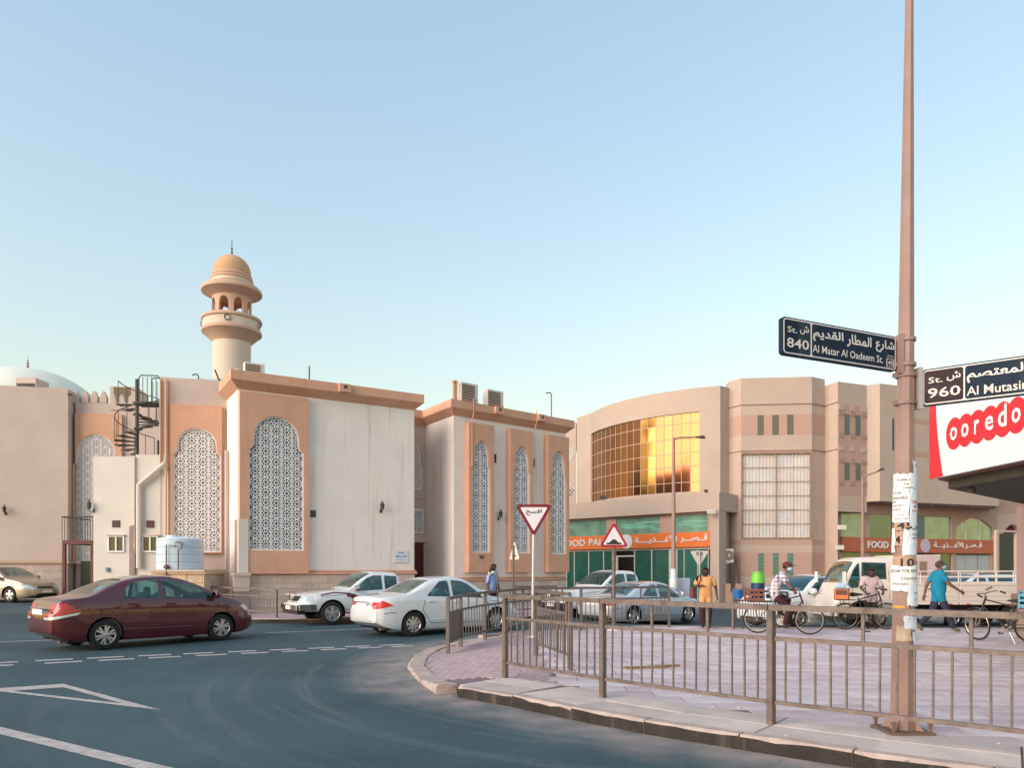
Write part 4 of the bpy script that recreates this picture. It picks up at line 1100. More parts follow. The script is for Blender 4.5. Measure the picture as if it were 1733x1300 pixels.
# ---- steel balcony beside the annex
by = 31.0; bx0, bx1 = sp(105, by)[0], sp(157, by)[0]; bz = zat(915, by)
balc = thing('steel_balcony', 'dark red steel balcony on posts under the arched window of the domed wing', 'balcony', (bx0, by, 0))
MB().box(bx0, bx1, by, by + 3.0, bz - .16, bz).build('deck', WINE, balc, world=True)
for x in (bx0 + .05, bx1 - .05): MB().box(x - .06, x + .06, by + .02, by + .14, 0, bz - .16).build('post', WINE, balc, world=True)
zr = zat(875, by)
MB().tube([(bx0, by + 2, zr), (bx0, by, zr), (bx1, by, zr)], .03, 6).build('top_rail', IRON, balc, world=True)
bb = MB().tube([(0, 0, 0), (0, 0, zr - bz)], .014, 5).mesh('baluster', IRON)
for i in range(13): inst('baluster', bb, balc, world=T(bx0 + (bx1 - bx0) * i / 12, by, bz))
# ------------------------------------------------------------------ food shop building
def upx(fr, px, d=0.0):
    """distance along a wall frame at which the given photo column meets it"""
    r0 = (px - 866.5) / F; a = fr.a + fr.n * d; t = fr.t
    return (r0 * a.y - a.x) / (t.x - r0 * t.y)
HR = 11.86
P0, P1, P2 = Vector(sp(1000, 48.2)), Vector((8.03, 43.0)), Vector(sp(1219, 40.9))
def circum(a, b, c):
    d = 2 * (a.x * (b.y - c.y) + b.x * (c.y - a.y) + c.x * (a.y - b.y))
    ux_ = (a.length_squared * (b.y - c.y) + b.length_squared * (c.y - a.y) + c.length_squared * (a.y - b.y)) / d
    uy_ = (a.length_squared * (c.x - b.x) + b.length_squared * (a.x - c.x) + c.length_squared * (b.x - a.x)) / d
    return Vector((ux_, uy_))
CC = circum(P0, P1, P2); CR = (P0 - CC).length
an0 = math.atan2(P0.y - CC.y, P0.x - CC.x); an2 = math.atan2(P2.y - CC.y, P2.x - CC.x)
while an2 < an0: an2 += 2 * math.pi
if an2 - an0 > math.pi: an2 -= 2 * math.pi
def arc(t, d=0.0): a = an0 + (an2 - an0) * t; return (CC.x + (CR + d) * math.cos(a), CC.y + (CR + d) * math.sin(a))
def arc_px(t): p = arc(t); return 866.5 + p[0] / p[1] * F
lo_, hi_ = 0.0, 1.0
for _ in range(40):
    m_ = (lo_ + hi_) / 2
    if arc_px(m_) < 1184: lo_ = m_
    else: hi_ = m_
TW = lo_
shop = thing('shop_building', 'three-storey tan building with curved golden glass front and orange food shop signs', 'building', (11.2, 39.5, -.2))
zw0, zw1 = 6.05, 10.52
mb = MB(); n = 40
def curved(t0, t1, z0, z1, d=0.0, k=n):
    for i in range(k):
        a, b = t0 + (t1 - t0) * i / k, t0 + (t1 - t0) * (i + 1) / k
        p, q = arc(a, d), arc(b, d); mb.quad((*p, z0), (*q, z0), (*q, z1), (*p, z1))
curved(0, 1, zw1, HR); curved(0, 1, 4.6, zw0); curved(TW, 1, zw0, zw1, k=8)
for z in (zw0, zw1):
    for i in range(n):
        a, b = TW * i / n, TW * (i + 1) / n; p, q = arc(a), arc(b); p2, q2 = arc(a, -.25), arc(b, -.25)
        mb.quad((*p, z), (*q, z), (*q2, z), (*p2, z))
for t_ in (0, TW): p, q = arc(t_), arc(t_, -.25); mb.quad((*p, zw0), (*q, zw0), (*q, zw1), (*p, zw1))
K0 = sp(976, 49.5)
mb.quad((*K0, -1), (*P0, -1), (*P0, HR), (*K0, HR))
LB = sp(930, 51.0)
mb.quad((*LB, -1), (K0[0], K0[1] + .4, -1), (K0[0], K0[1] + .4, HR - .2), (*LB, HR - .2))
GB_ = sp(1236, 41.5)
mb.quad((*P2, 4.6), (*GB_, 4.6), (*GB_, HR), (*P2, HR))
roof = [K0] + [arc(i / 12) for i in range(13)] + [sp(1236, 41.5), (14, 60), (4, 62)]
mb.add([(*p, HR - .35) for p in roof], [tuple(range(len(roof)))])
mb.build('curved_wall', TAN, shop, world=True, smooth=True, angle=20)
fP = Frame(LB, (K0[0], K0[1] + .4))
# diamond windows left of the curve
for py in (769, 830):
    u = upx(fP, 965.5); z = zat(py, 50); r_ = 12.5 * 50 / F
    dm = MB(); dm.plate(fP, [(u - r_ * .72, z), (u, z - r_), (u + r_ * .72, z), (u, z + r_)], [], .03, -.05)
    dw = dm.build('diamond_window', ALU, shop, world=True)
    for i in (-1, 0, 1):
        for j in (-1, 0, 1):
            cu, cz = u + (i + j) * r_ * .72 * .31, z + (i - j) * r_ * .31; q = r_ * .22
            MB().plate(fP, [(cu - q * .72, cz), (cu, cz - q), (cu + q * .72, cz), (cu, cz + q)], [], .045, .03).build('pane', DKGLASS, dw, world=True)
# curtain wall: every pane its own piece, each tilted a hair so that it mirrors its own bit of sky
def gold(name, col, rough):
    m = mat(name, col, rough, metal=1.0); return m
GOLD = [gold('gold_mirror_glass_%d' % i, c, r) for i, (c, r) in enumerate((((.27, .105, .046), .12), ((.25, .096, .044), .13), ((.28, .112, .048), .11), ((.25, .098, .05), .14)))]
GBRIGHT = gold('gold_glass_bright_reflection', (.42, .21, .06), .12)  # brighter reflection of two columns put into a paler base colour
cw = MB(); ncol = 17
rows = [0, 142, 352, 557, 747, 972, 1110]; rows = [zw1 - (zw1 - zw0) * r / 1110 for r in rows]
ts = [TW * (i / ncol) for i in range(ncol + 1)]
for i in range(ncol):
    for j in range(6):
        g = .02; a, b = ts[i], ts[i + 1]; p, q = Vector(arc(a, -.10)), Vector(arc(b, -.10)); d = (q - p).normalized(); p += d * g; q -= d * g
        nrm = Vector((d.y, -d.x)); tl = random.uniform(-.004, .004); tb = random.uniform(-.004, .004)
        z1, z0 = rows[j] - g, rows[j + 1] + g
        vs = [(*(p + nrm * (tl)), z0), (*(q - nrm * tl), z0), (*(q - nrm * (tl - tb)), z1), (*(p + nrm * (tl + tb)), z1)]
        pb = MB().add(vs + [(v[0] - nrm.x * .03, v[1] - nrm.y * .03, v[2]) for v in vs], [(0, 1, 2, 3), (0, 1, 5, 4), (1, 2, 6, 5), (2, 3, 7, 6), (3, 0, 4, 7)])
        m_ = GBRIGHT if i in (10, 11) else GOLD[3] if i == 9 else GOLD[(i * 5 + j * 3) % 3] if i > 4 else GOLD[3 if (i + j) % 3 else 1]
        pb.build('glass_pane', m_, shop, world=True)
fb = MB()
for t_ in ts:
    p = Vector(arc(t_, -.13)); q = Vector(arc(t_, -.085)); d = Vector((-(q - p).y, (q - p).x)).normalized() * .02
    fb.add([(*(p - d), zw0), (*(p + d), zw0), (*(q + d), zw0), (*(q - d), zw0), (*(p - d), zw1), (*(p + d), zw1), (*(q + d), zw1), (*(q - d), zw1)], [(0, 1, 2, 3), (4, 7, 6, 5), (0, 4, 5, 1), (1, 5, 6, 2), (2, 6, 7, 3), (3, 7, 4, 0)])
for z in rows:
    for i in range(ncol):
        p, q, p2, q2 = arc(ts[i], -.13), arc(ts[i + 1], -.13), arc(ts[i], -.083), arc(ts[i + 1], -.083)
        fb.add([(*p2, z - .02), (*q2, z - .02), (*q2, z + .02), (*p2, z + .02), (*p, z - .02), (*q, z - .02), (*q, z + .02), (*p, z + .02)], [(0, 1, 2, 3), (0, 4, 5, 1), (3, 2, 6, 7)])
fb.build('mullion_grid', mat('bronze_mullion', (.50, .30, .20), .5), shop, world=True)
# open vent light and floodlight on the glass
# ---- ground floor under the curve
G0, G1 = sp(940, 47.3), sp(1220, 39.5); fG = Frame(G0, G1)
SG = -0.13
w = fG.len
MB().fbox(fG, 0, w + .02, -2.2, .22, 4.82, 5.80).build('balcony_band', TAN, shop, world=True)
MB().fbox(fG, upx(fG, 1205), w, -.6, .20, -.6, 4.82).build('pilaster', TAN, shop, world=True)
GB = sp(1236, 41.5)
fS = Frame(G1, GB)
MB().quad(fS(0, 0, -.6), fS(fS.len, 0, -.6), fS(fS.len, 0, 5.8), fS(0, 0, 5.8)).build('side_wall', PINKT, shop, world=True)
hl = [(upx(fG, a, -.1), upx(fG, b, -.1)) for a, b in ((960, 1026.5), (1043, 1116.6), (1141.7, 1198))]
outer = [(0, 2.85), (upx(fG, 1206), 2.85), (upx(fG, 1206), 4.83), (0, 4.83)]
MB().plate(fG, outer, [[(a, 3.74), (b, 3.74), (b, 4.72), (a, 4.72)] for a, b in hl], -.08, -.20).build('shop_wall', PINKT, shop, world=True)
for a, b in hl: MB().fbox(fG, a, b, -.17, -.15, 3.74, 4.72).build('upper_pane', GREENTOP, shop, world=True)
# sign board
sb = MB().fbox(fG, 0, upx(fG, 1203.5, .1), -.07, .12, 2.90, 3.72).build('sign_board', SHOPO, shop, world=True)
def lu(px): return upx(fG, px, .12)
letters(fG, 'FOOD', lu(951.5), lu(991), 3.10, 3.52, .124, sb, BRANDW, .02, .03)
letters(fG, 'PALACE', lu(997), lu(1051), 3.12, 3.54, .124, sb, BRANDW, .02, .03)
cu, cz = (lu(1051.5) + lu(1069)) / 2, 3.31
MB().lathe([(.42, 0), (.42, .03), (.001, .035)], 28, M=fG.matrix(cu, .122, cz)).build('round_emblem', BRANDW, sb, world=True)
letters(fG, arabic('قــصـــر'), lu(1152), lu(1198), 3.14, 3.60, .124, sb, BRANDW, .025, .03)
letters(fG, arabic('الأغـــذيــــة'), lu(1074.5), lu(1146), 3.14, 3.60, .124, sb, BRANDW, .025, .03)
letters(fG, arabic('هايبر ماركت'), lu(1075), lu(1103), 2.97, 3.10, .124, sb, mat('sign_brown', (.25, .05, .02), .6))
# shop front below the sign
cols = [940, 958, 971, 995.5, 1020.5, 1040, 1073, 1102, 1132, 1145, 1157, 1180, 1198]
for i in range(len(cols) - 1):
    a, b = upx(fG, cols[i]), upx(fG, cols[i + 1])
    if cols[i] == 1040: continue
    if cols[i] == 1132: MB().fbox(fG, a, b, -.2, -.02, SG, 2.85).build('pier', ALU, shop, world=True); continue
    MB().fbox(fG, a, b, -.13, -.11, SG, 2.78).build('shop_pane', GREENGL, shop, world=True)
for px in cols[1:]:
    a = upx(fG, px); wd = .05 if px < 1135 else .025
    MB().fbox(fG, a - wd / 2 - .012, a + wd / 2, -.15, -.05, SG, 2.78).build('mullion', ALU, shop, world=True)
MB().fbox(fG, 0, upx(fG, 1206), -.15, -.04, 2.78, 2.86).build('head_rail', ALU, shop, world=True)
da, db = upx(fG, 1042), upx(fG, 1072)
MB().fbox(fG, da, db, -.14, -.05, 2.42, 2.50).build('door_head', ALU, shop, world=True)
MB().fbox(fG, da - .02, da + .10, -.14, -.05, SG, 2.42).build('door_jamb', ALU, shop, world=True)
# room behind the glass
def room(fr, u0, u1, d1, d0, z0, z1):
    m = MB(); c = lambda u, d, z: fr(u, d, z)
    m.quad(c(u0, d0, z0), c(u1, d0, z0), c(u1, d0, z1), c(u0, d0, z1)); m.quad(c(u0, d1, z0), c(u1, d1, z0), c(u1, d0, z0), c(u0, d0, z0)); m.quad(c(u0, d1, z1), c(u0, d0, z1), c(u1, d0, z1), c(u1, d1, z1))
    m.quad(c(u0, d1, z0), c(u0, d0, z0), c(u0, d0, z1), c(u0, d1, z1)); m.quad(c(u1, d1, z0), c(u1, d1, z1), c(u1, d0, z1), c(u1, d0, z0))
    return m
mb = room(fG, .1, w - .5, -.25, -5.5, SG - .05, 4.79)
mb.build('shop_interior', mat('shop_interior_walls', (.30, .24, .20), .9, .4, 1.2), shop, world=True)
for i in range(3):
    MB().fbox(fG, 1.2 + i * 2.9, 2.2 + i * 2.9, -4.2, -3.8, SG, 2.0).build('display_shelf', mat('shelf_red_brown', (.20, .05, .03), .8, .4, 4), shop, world=True)
for (pa, pb_, dz, dd) in ((1052, 1085, 4.42, -1.4), (1050, 1100, 4.36, -2.2), (1058, 1108, 4.30, -3.0), (1075, 1116, 4.48, -1.0), (1150, 1197, 4.42, -1.2), (1146, 1180, 4.34, -2.4), (1168, 1196, 4.26, -3.2), (1100, 1118, 4.2, -3.6)):
    MB().fbox(fG, upx(fG, pa, dd), upx(fG, pb_, dd), dd - .05, dd, dz - .03, dz + .02).build('tube_light', TUBE, shop, world=True)

# ---- stair bay with the big sheeted window
b0, b1, b2, b3 = sp(1233, 41.45), sp(1254, 40.7), sp(1374, 40.35), sp(1396, 40.95)
HB = 12.22
fBy = Frame(b1, b2)
def yb(py): return zat(py, 40.55)
mb = MB()
def wallq(a, b, z0, z1, m): mb.mat(m).quad((*a, z0), (*b, z0), (*b, z1), (*a, z1))
bands = [(-1, 1.28, TAN), (1.28, 2.60, PINKT), (2.60, 3.02, TAN), (3.02, 3.30, PINKT), (3.30, 8.15, TAN), (8.15, 9.05, TAN), (9.05, 10.18, PINKT), (10.18, HB, TAN)]
uL, uR = upx(fBy, 1255.5), upx(fBy, 1372)
zl0, zl1 = yb(911), yb(767.5)
for a, b in ((b0, b1), (b2, b3)):
    for z0, z1, m in bands: wallq(a, b, z0, z1, m)
for z0, z1, m in bands:
    if m is TAN and z0 == 3.30:
        for ua, ub in ((0, uL), (uR, fBy.len)): mb.mat(TAN).quad(fBy(ua, 0, z0), fBy(ub, 0, z0), fBy(ub, 0, z1), fBy(ua, 0, z1))
        mb.mat(TAN).quad(fBy(uL, 0, z0), fBy(uR, 0, z0), fBy(uR, 0, zl0), fBy(uL, 0, zl0)); mb.quad(fBy(uL, 0, zl1), fBy(uR, 0, zl1), fBy(uR, 0, z1), fBy(uL, 0, z1))
    else: wallq(b1, b2, z0, z1, m)
mb.mat(TAN).add([(*b0, HB - .01), (*b1, HB - .01), (*b2, HB - .01), (*b3, HB - .01), (b3[0] + .5, 46, HB - .01), (b0[0] + .5, 46, HB - .01)], [(0, 1, 2, 3, 4, 5)])
mb.quad((b0[0] + .5, 46, HR - 1), (*b0, HR - 1), (*b0, HB), (b0[0] + .5, 46, HB)).quad((b3[0] + .5, 46, HR - 1), (*b3, HR - 1), (*b3, HB), (b3[0] + .5, 46, HB))
mb.build('bay_wall', None, shop, world=True)
for z in (10.72, 8.18): cornice([sp(1228, 41.3), b0, b1, b2, b3], [(0, z), (.05, z + .01), (.05, z + .05), (0, z + .06)], 'drip_groove', PINKT2, shop)
OLV = DKGLASS
for pa, pb_ in ((1282, 1292.5), (1307, 1318), (1332, 1343)):
    MB().fbox(fBy, upx(fBy, pa), upx(fBy, pb_), -.1, .006, 9.06, 10.16).build('slit_window', mat('olive_shutter', (.14, .12, .085), .6), shop, world=True)
for pa, pb_ in ((1283, 1293), (1308, 1318), (1332.5, 1342.5)):
    ww_ = MB().fbox(fBy, upx(fBy, pa), upx(fBy, pb_), -.1, .006, 1.32, 2.56).build('louvre_window', mat('louvre_green', (.10, .20, .14), .4), shop, world=True)
    for i in range(6): MB().fbox(fBy, upx(fBy, pa) + .01, upx(fBy, pb_) - .01, .006, .025, 1.36 + i * .2, 1.38 + i * .2).build('glass_slat', mat('slat_edge', (.22, .34, .27), .4), ww_, world=True)
# sheets of white board behind a rusty grille
fr_ = MB().plate(fBy, [(uL - .05, zl0 - .06), (uR + .05, zl0 - .06), (uR + .05, zl1 + .06), (uL - .05, zl1 + .06)], [[(uL + .03, zl0 + .03), (uR - .03, zl0 + .03), (uR - .03, zl1 - .03), (uL + .03, zl1 - .03)]], .04, -.2).build('grille_frame', mat('rust_iron', (.34, .20, .15), .8, .5, 8), shop, world=True)
WB = [mat('white_board_%d' % i, c, .8, .14, 2.5, streak=.25, scol=(.45, .27, .20)) for i, c in enumerate(((.70, .66, .62), (.66, .66, .65), (.68, .62, .58)))]
for i in range(4):
    for j in range(6):
        ua, ub = uL + (uR - uL) * i / 4, uL + (uR - uL) * (i + 1) / 4; za, zb2 = zl0 + (zl1 - zl0) * j / 6, zl0 + (zl1 - zl0) * (j + 1) / 6
        MB().fbox(fBy, ua + .01, ub - .01, -.16, -.13 + random.uniform(-.01, .01), za + .01, zb2 - .01).build('board', random.choice(WB), fr_, world=True)
RUST = MATS['rust_iron']
for i in range(1, 20): u = uL + (uR - uL) * i / 20; MB().fbox(fBy, u - .012, u + .012, -.06, -.04, zl0, zl1).build('grille_bar', RUST if i % 5 == 0 else mat('pale_bar', (.58, .46, .41), .8), fr_, world=True)
for j in range(1, 12):
    z = zl0 + (zl1 - zl0) * j / 12 + (.05 if j % 2 else 0)
    if j % 2 == 0: MB().fbox(fBy, uL, uR, -.045, -.03, z - .02, z + .02).build('grille_rail', RUST, fr_, world=True)
MB().fbox(fBy, (uL + uR) / 2 - .03, (uL + uR) / 2 + .03, -.04, .0, zl0, zl1).build('grille_post', RUST, fr_, world=True)

# ---- right-hand front: pier, patterned strip, overhanging upper floors
c0, c1, c2, c3, c4 = sp(1396, 40.95), sp(1418, 40.0), sp(1467, 40.8), sp(1489, 40.4), sp(1691, 43.7)
c5 = (c4[0] + 1.0, c4[1] + 2.4)
fK = Frame(c1, c2); fW = Frame(c3, c4)
zo = 5.42
mb = MB()
def wq(a, b, z0, z1): mb.quad((*a, z0), (*b, z0), (*b, z1), (*a, z1))
wq(c0, c1, -1, HR); wq(c1, c2, zo - .6, HR); wq(c2, c3, zo, HR); wq(c3, c4, zo, HR); wq(c4, c5, zo, HR)
mb.add([(*p, HR - .01) for p in (c0, c1, c2, c3, c4, c5, (c5[0], 55), (c0[0], 55))], [tuple(range(8))])
L0, L1 = sp(1419, 40.6), sp(1688, 46.0)
mb.add([(*p, zo) for p in (c2, c3, c4, c5, (L1[0], L1[1] + 1), (L0[0] + 1.5, L0[1] + 1))], [tuple(range(6))])
mb.build('upper_wall', TANST, shop, world=True)
for z0, z1 in ((7.98, 8.26), (9.85, 10.12)): MB().fbox(fW, 2.1, fW.len + .004, -.01, .006, z0, z1).build('rose_band', PINKT, shop, world=True)
MB().fbox(fW, upx(fW, 1510), upx(fW, 1513), -.1, .008, zat(762, 40.6), zat(708, 40.6)).build('expansion_slot', DARKVOID, shop, world=True)
for i in range(5): u = 1.2 + i * 1.65; p = fW(u, -.55, zo - .02); MB().lathe([(.10, -.03), (.10, .03)], 10, p, caps=True).build('soffit_lamp', ALU, shop, world=True)
def yk(py): return zat(py, 40.4)
MB().fbox(fK, .03, fK.len - .03, -.05, .012, yk(838), yk(686)).build('rose_panel', PINKT, shop, world=True)
for pa, pb_ in ((1429, 1437), (1447.5, 1455.5)):
    for ya, ybt in ((702, 737), (783.5, 813)): MB().fbox(fK, upx(fK, pa), upx(fK, pb_), -.08, .03, yk(ybt), yk(ya)).build('slit_window', DKGLASS, shop, world=True)
for col, (pa, pb_) in enumerate(((1419, 1428), (1438.5, 1446.5), (1457, 1466))):
    for row, (ya, ybt, m) in enumerate(((687, 696, TAN), (698, 705, PINKT2), (734, 742, PINKT2), (756, 765, TAN), (778, 785, PINKT2), (815, 822, PINKT2))):
        MB().fbox(fK, upx(fK, pa), upx(fK, pb_), .012, .04, yk(ybt), yk(ya)).build('wall_tile', m, shop, world=True)
for z in (10.72, 8.18): cornice([sp(1392, 41.1), c0, c1], [(0, z), (.05, z + .01), (.05, z + .05), (0, z + .06)], 'drip_groove', PINKT2, shop)
# recessed ground floor with the second sign
fL = Frame(L0, L1); 
def yl(py, px): 
    u = upx(fL, px); p = fL(u, 0, 0); return EYE + (HZ - py) / F * p.y
zs_b, zs_t, zg_t = yl(934, 1424), yl(909, 1424), yl(868, 1424)
ol = [(0, -1), (fL.len, -1), (fL.len, zo), (0, zo)]
op = [(1424, 1462), (1472, 1513), (1535, 1611)]
holes = [[(upx(fL, a), zs_t), (upx(fL, b), zs_t), (upx(fL, b), zg_t), (upx(fL, a), zg_t)] for a, b in op]
ua, ub = upx(fL, 1618), upx(fL, 1681)
arc_h = [(ua, zs_t), (ub, zs_t), (ub, zs_t + .75)] + [(ua + (ub - ua) * (1 - i / 8), zs_t + .75 + .62 * math.sin(math.pi * i / 8)) for i in range(1, 8)] + [(ua, zs_t + .75)]
low = [[(upx(fL, a), SG - .1), (upx(fL, b), SG - .1), (upx(fL, b), zs_b - .05), (upx(fL, a), zs_b - .05)] for a, b in ((1424, 1462), (1472, 1513), (1535, 1612), (1618, 1678))]
MB().plate(fL, ol, holes + [arc_h] + low, 0, -.22).build('ground_wall', PINKT, shop, world=True)
for (a, b), m in zip(op, (GREENTOP, GREENGL, GREENTOP)):
    MB().fbox(fL, upx(fL, a), upx(fL, b), -.12, -.10, zs_t, zg_t).build('upper_pane', m, shop, world=True)
MB().fbox(fL, upx(fL, 1535), upx(fL, 1567), -.095, -.085, zs_t, zg_t).build('blue_film', BLUEGL, shop, world=True)
MB().plate(fL, arc_h, [], -.10, -.12).build('arched_pane', GREENTOP, shop, world=True)
for px in (1636, 1660): u = upx(fL, px); MB().fbox(fL, u - .03, u + .03, -.10, -.06, zs_t, zs_t + 1.3).build('mullion', ALU, shop, world=True)
for (a, b), m in zip(((1424, 1462), (1472, 1513), (1535, 1585), (1585, 1612)), (GREENGL, GREENGL, mat('purple_poster', (.05, .025, .06), .4, .3, 2), GREENGL)):
    MB().fbox(fL, upx(fL, a), upx(fL, b), -.12, -.10, SG - .1, zs_b - .05).build('shop_pane', m, shop, world=True)
for a, b in ((1618, 1635), (1636, 1656), (1657.5, 1677)):
    MB().fbox(fL, upx(fL, a), upx(fL, b), -.12, -.09, SG - .1, zs_b - .1).build('frosted_pane', mat('frosted_panel', (.42, .44, .43), .5, .1, 2), shop, world=True)
room(fL, .1, fL.len - .1, -.26, -3, SG - .2, zo - .1).build('shop_interior', MATS['shop_interior_walls'], shop, world=True)
sb2 = MB().fbox(fL, upx(fL, 1424, .1), upx(fL, 1685, .1), 0.004, .12, zs_b, zs_t).build('sign_board', SHOPO2, shop, world=True)
def l2(px): return upx(fL, px, .12)
hh = zs_t - zs_b
letters(fL, 'FOOD', l2(1468.5), l2(1503.5), zs_b + .26 * hh, zs_b + .76 * hh, .124, sb2, BRANDW, .02, .03)
letters(fL, 'PALACE', l2(1510), l2(1552), zs_b + .26 * hh, zs_b + .76 * hh, .124, sb2, BRANDW, .02, .03)
MB().lathe([(.40, 0), (.40, .03), (.001, .035)], 24, M=fL.matrix((l2(1559) + l2(1572.5)) / 2, .122, (zs_b + zs_t) / 2)).build('round_emblem', mat('lilac_white', (.52, .45, .58), .5), sb2, world=True)
letters(fL, arabic('قــصــر'), l2(1633), l2(1661), zs_b + .3 * hh, zs_b + .85 * hh, .124, sb2, BRANDW, .025, .03)
letters(fL, arabic('الأغـــذيـــة'), l2(1580), l2(1630), zs_b + .3 * hh, zs_b + .85 * hh, .124, sb2, BRANDW, .025, .03)
# wing beyond, with an arched doorway and timber gate
fZ = Frame(L1, (L1[0] + 14, L1[1] + 3.5))
ud0, ud1 = upx(fZ, 1694), upx(fZ, 1733)
zt3 = 4.2
arc2 = [(ud0, -1), (ud1, -1), (ud1, 3.7)] + [(ud0 + (ud1 - ud0) * (1 - i / 8), 3.7 + .8 * math.sin(math.pi * i / 8)) for i in range(1, 8)] + [(ud0, 3.7)]
MB().plate(fZ, [(-.1, -1.2), (14, -1.2), (14, HR), (-.1, HR)], [arc2], 0, -.4).build('far_wall', TAN, shop, world=True)
MB().plate(fZ, arc2, [], -.3, -.4).build('far_door', WINE, shop, world=True)
for z0, z1 in ((6.2, 6.55), (5.2, 5.9), (8.6, 9.0)): MB().fbox(fZ, 0, 14, -.01, .012, z0, z1).build('rose_band', PINKT, shop, world=True)
# portal frame of the drive-in by the shop corner
pg = thing('entrance_portal', 'cream metal portal frame with dark green interior beside the second shop sign', 'gateway', (*sp(1704, 34), -.2))
fp = Frame(sp(1686, 34.0), sp(1724, 34.4))
MB().fbox(fp, 0, fp.len, -.1, .05, zat(901, 34), zat(897.5, 34)).build('lintel', TAN, pg, world=True)
for u in (0.03, fp.len - .12): MB().fbox(fp, u - .06, u + .10, -.1, .04, -.5, zat(901, 34) - .004).build('jamb', TAN, pg, world=True)
MB().fbox(fp, upx(fp, 1688, -.6), upx(fp, 1721, -.6), -.7, -.6, .6, zat(902, 34)).build('green_panel', mat('dark_olive_panel', (.075, .075, .055), .8), pg, world=True)
MB().fbox(fp, upx(fp, 1688, -.58), upx(fp, 1721, -.58), -.68, -.58, -.5, .6).build('lower_panel', PINKT2, pg, world=True)

# kit on the facade
t = thing('wall_air_conditioner', 'white wall-mounted air conditioner on a bracket at the shop corner', 'air conditioner', fS(.9, .3, 2.2), 0, 'outdoor air conditioner units')
Mx = T(*sp(1229, 40.1), zat(955, 40.1))
MB().cbox(-.40, .36, -.16, .16, .1, .82, .02, M=Mx).build('casing', ALU, t, world=True)
MB().lathe([(.02, 0), (.26, 0), (.28, .03), (.24, .05)], 20, (.10, -.20, .46), axis='Y', M=Mx).build('fan_guard', mat('fan_grey', (.20, .15, .13), .6), t, world=True)
MB().lathe([(.001, 0), (.06, .0), (.06, .03)], 10, (.10, -.21, .46), axis='Y', M=Mx).build('fan_hub', ALU, t, world=True)
for i in range(5): MB().box(-.34 + i * .035, -.32 + i * .035, -.18, -.16, .2, .72, M=Mx).build('louvre', IRON, t, world=True)
MB().tube([(-.36, -.2, .0), (.36, -.2, .09), (.36, .2, .09)], .02, 6).build('bracket', ALU, t, local=WM[t.name].inverted() @ Mx)
for dx in (.45, .62):
    p = sp(1229, 40.3); MB().tube([(p[0] + dx, p[1], -.1), (p[0] + dx, p[1], 2.2 - dx * .8)], .035, 6).build('conduit', GALVF, t, world=True)
p_ = sp(1240, 40.0); ms = thing('meter_plinth', 'low masonry meter plinth under the wall air conditioner', 'plinth', (*p_, -.3))
MB().box(-.5, .4, -.3, .5, 0, 1.2).build('block', PINKT, ms); MB().box(-.2, .02, -.34, -.301, .75, 2.35).build('meter_board', IRON, ms)
t = thing('hanging_cable', 'loose black cable hanging down the tan wall from the roof edge', 'cable', (*arc(.96), 6))
pts = []
for px, py in ((1197, 655), (1194, 690), (1191, 735), (1195.5, 746), (1191, 785), (1188.5, 805), (1190, 820), (1195, 829)):
    tt = TW + (1 - TW) * max(0, min(1, (px - 1184) / 35)); p = arc(tt, .06); pts.append((*p, zat(py, p[1])))
pts = [pts[0]] + pts
MB().tube(pts, .035, 5).build('wire', IRON, t, world=True)
p = pts[-1]; MB().box(p[0] - .08, p[0] + .08, p[1] - .05, p[1] + .05, p[2] - .12, p[2]).build('plug', IRON, t, world=True)
t = thing('floodlight', 'small grey floodlight on the balcony ledge below the golden glass', 'floodlight', (*arc(.2, .5), 5.8))
q = sp(1021, 45.0); MB().box(-.25, .2, -.1, .1, 0, .22, M=T(q[0], q[1], zat(845, 45)) @ Matrix.Rotation(.4, 4, 'X')).build('head', GALVF, t, world=True); MB().box(-.03, .03, -.03, .03, -.25, .05, M=T(q[0], q[1], zat(845, 45))).build('stem', GALVF, t, world=True)
for px, py, lb in ((1204, 866, 'small floodlight on an arm beside the end of the bright orange sign'), (1425, 893, 'floodlight on the corner above the faded orange sign'), (1421, 927, 'small floodlight on the corner below the faded orange sign')):
    Yq = 39.2 if px < 1300 else 39.9; q = sp(px, Yq)
    t = thing('floodlight', lb, 'floodlight', (*q, zat(py, Yq)), 0, 'floodlights on the shop')
    MB().cbox(-.22, .22, -.08, .08, -.12, .12, .02).build('head', ALU, t); MB().tube([(0, .05, 0), (0.05, .5, .02)], .025, 6).build('arm', GALVF, t)
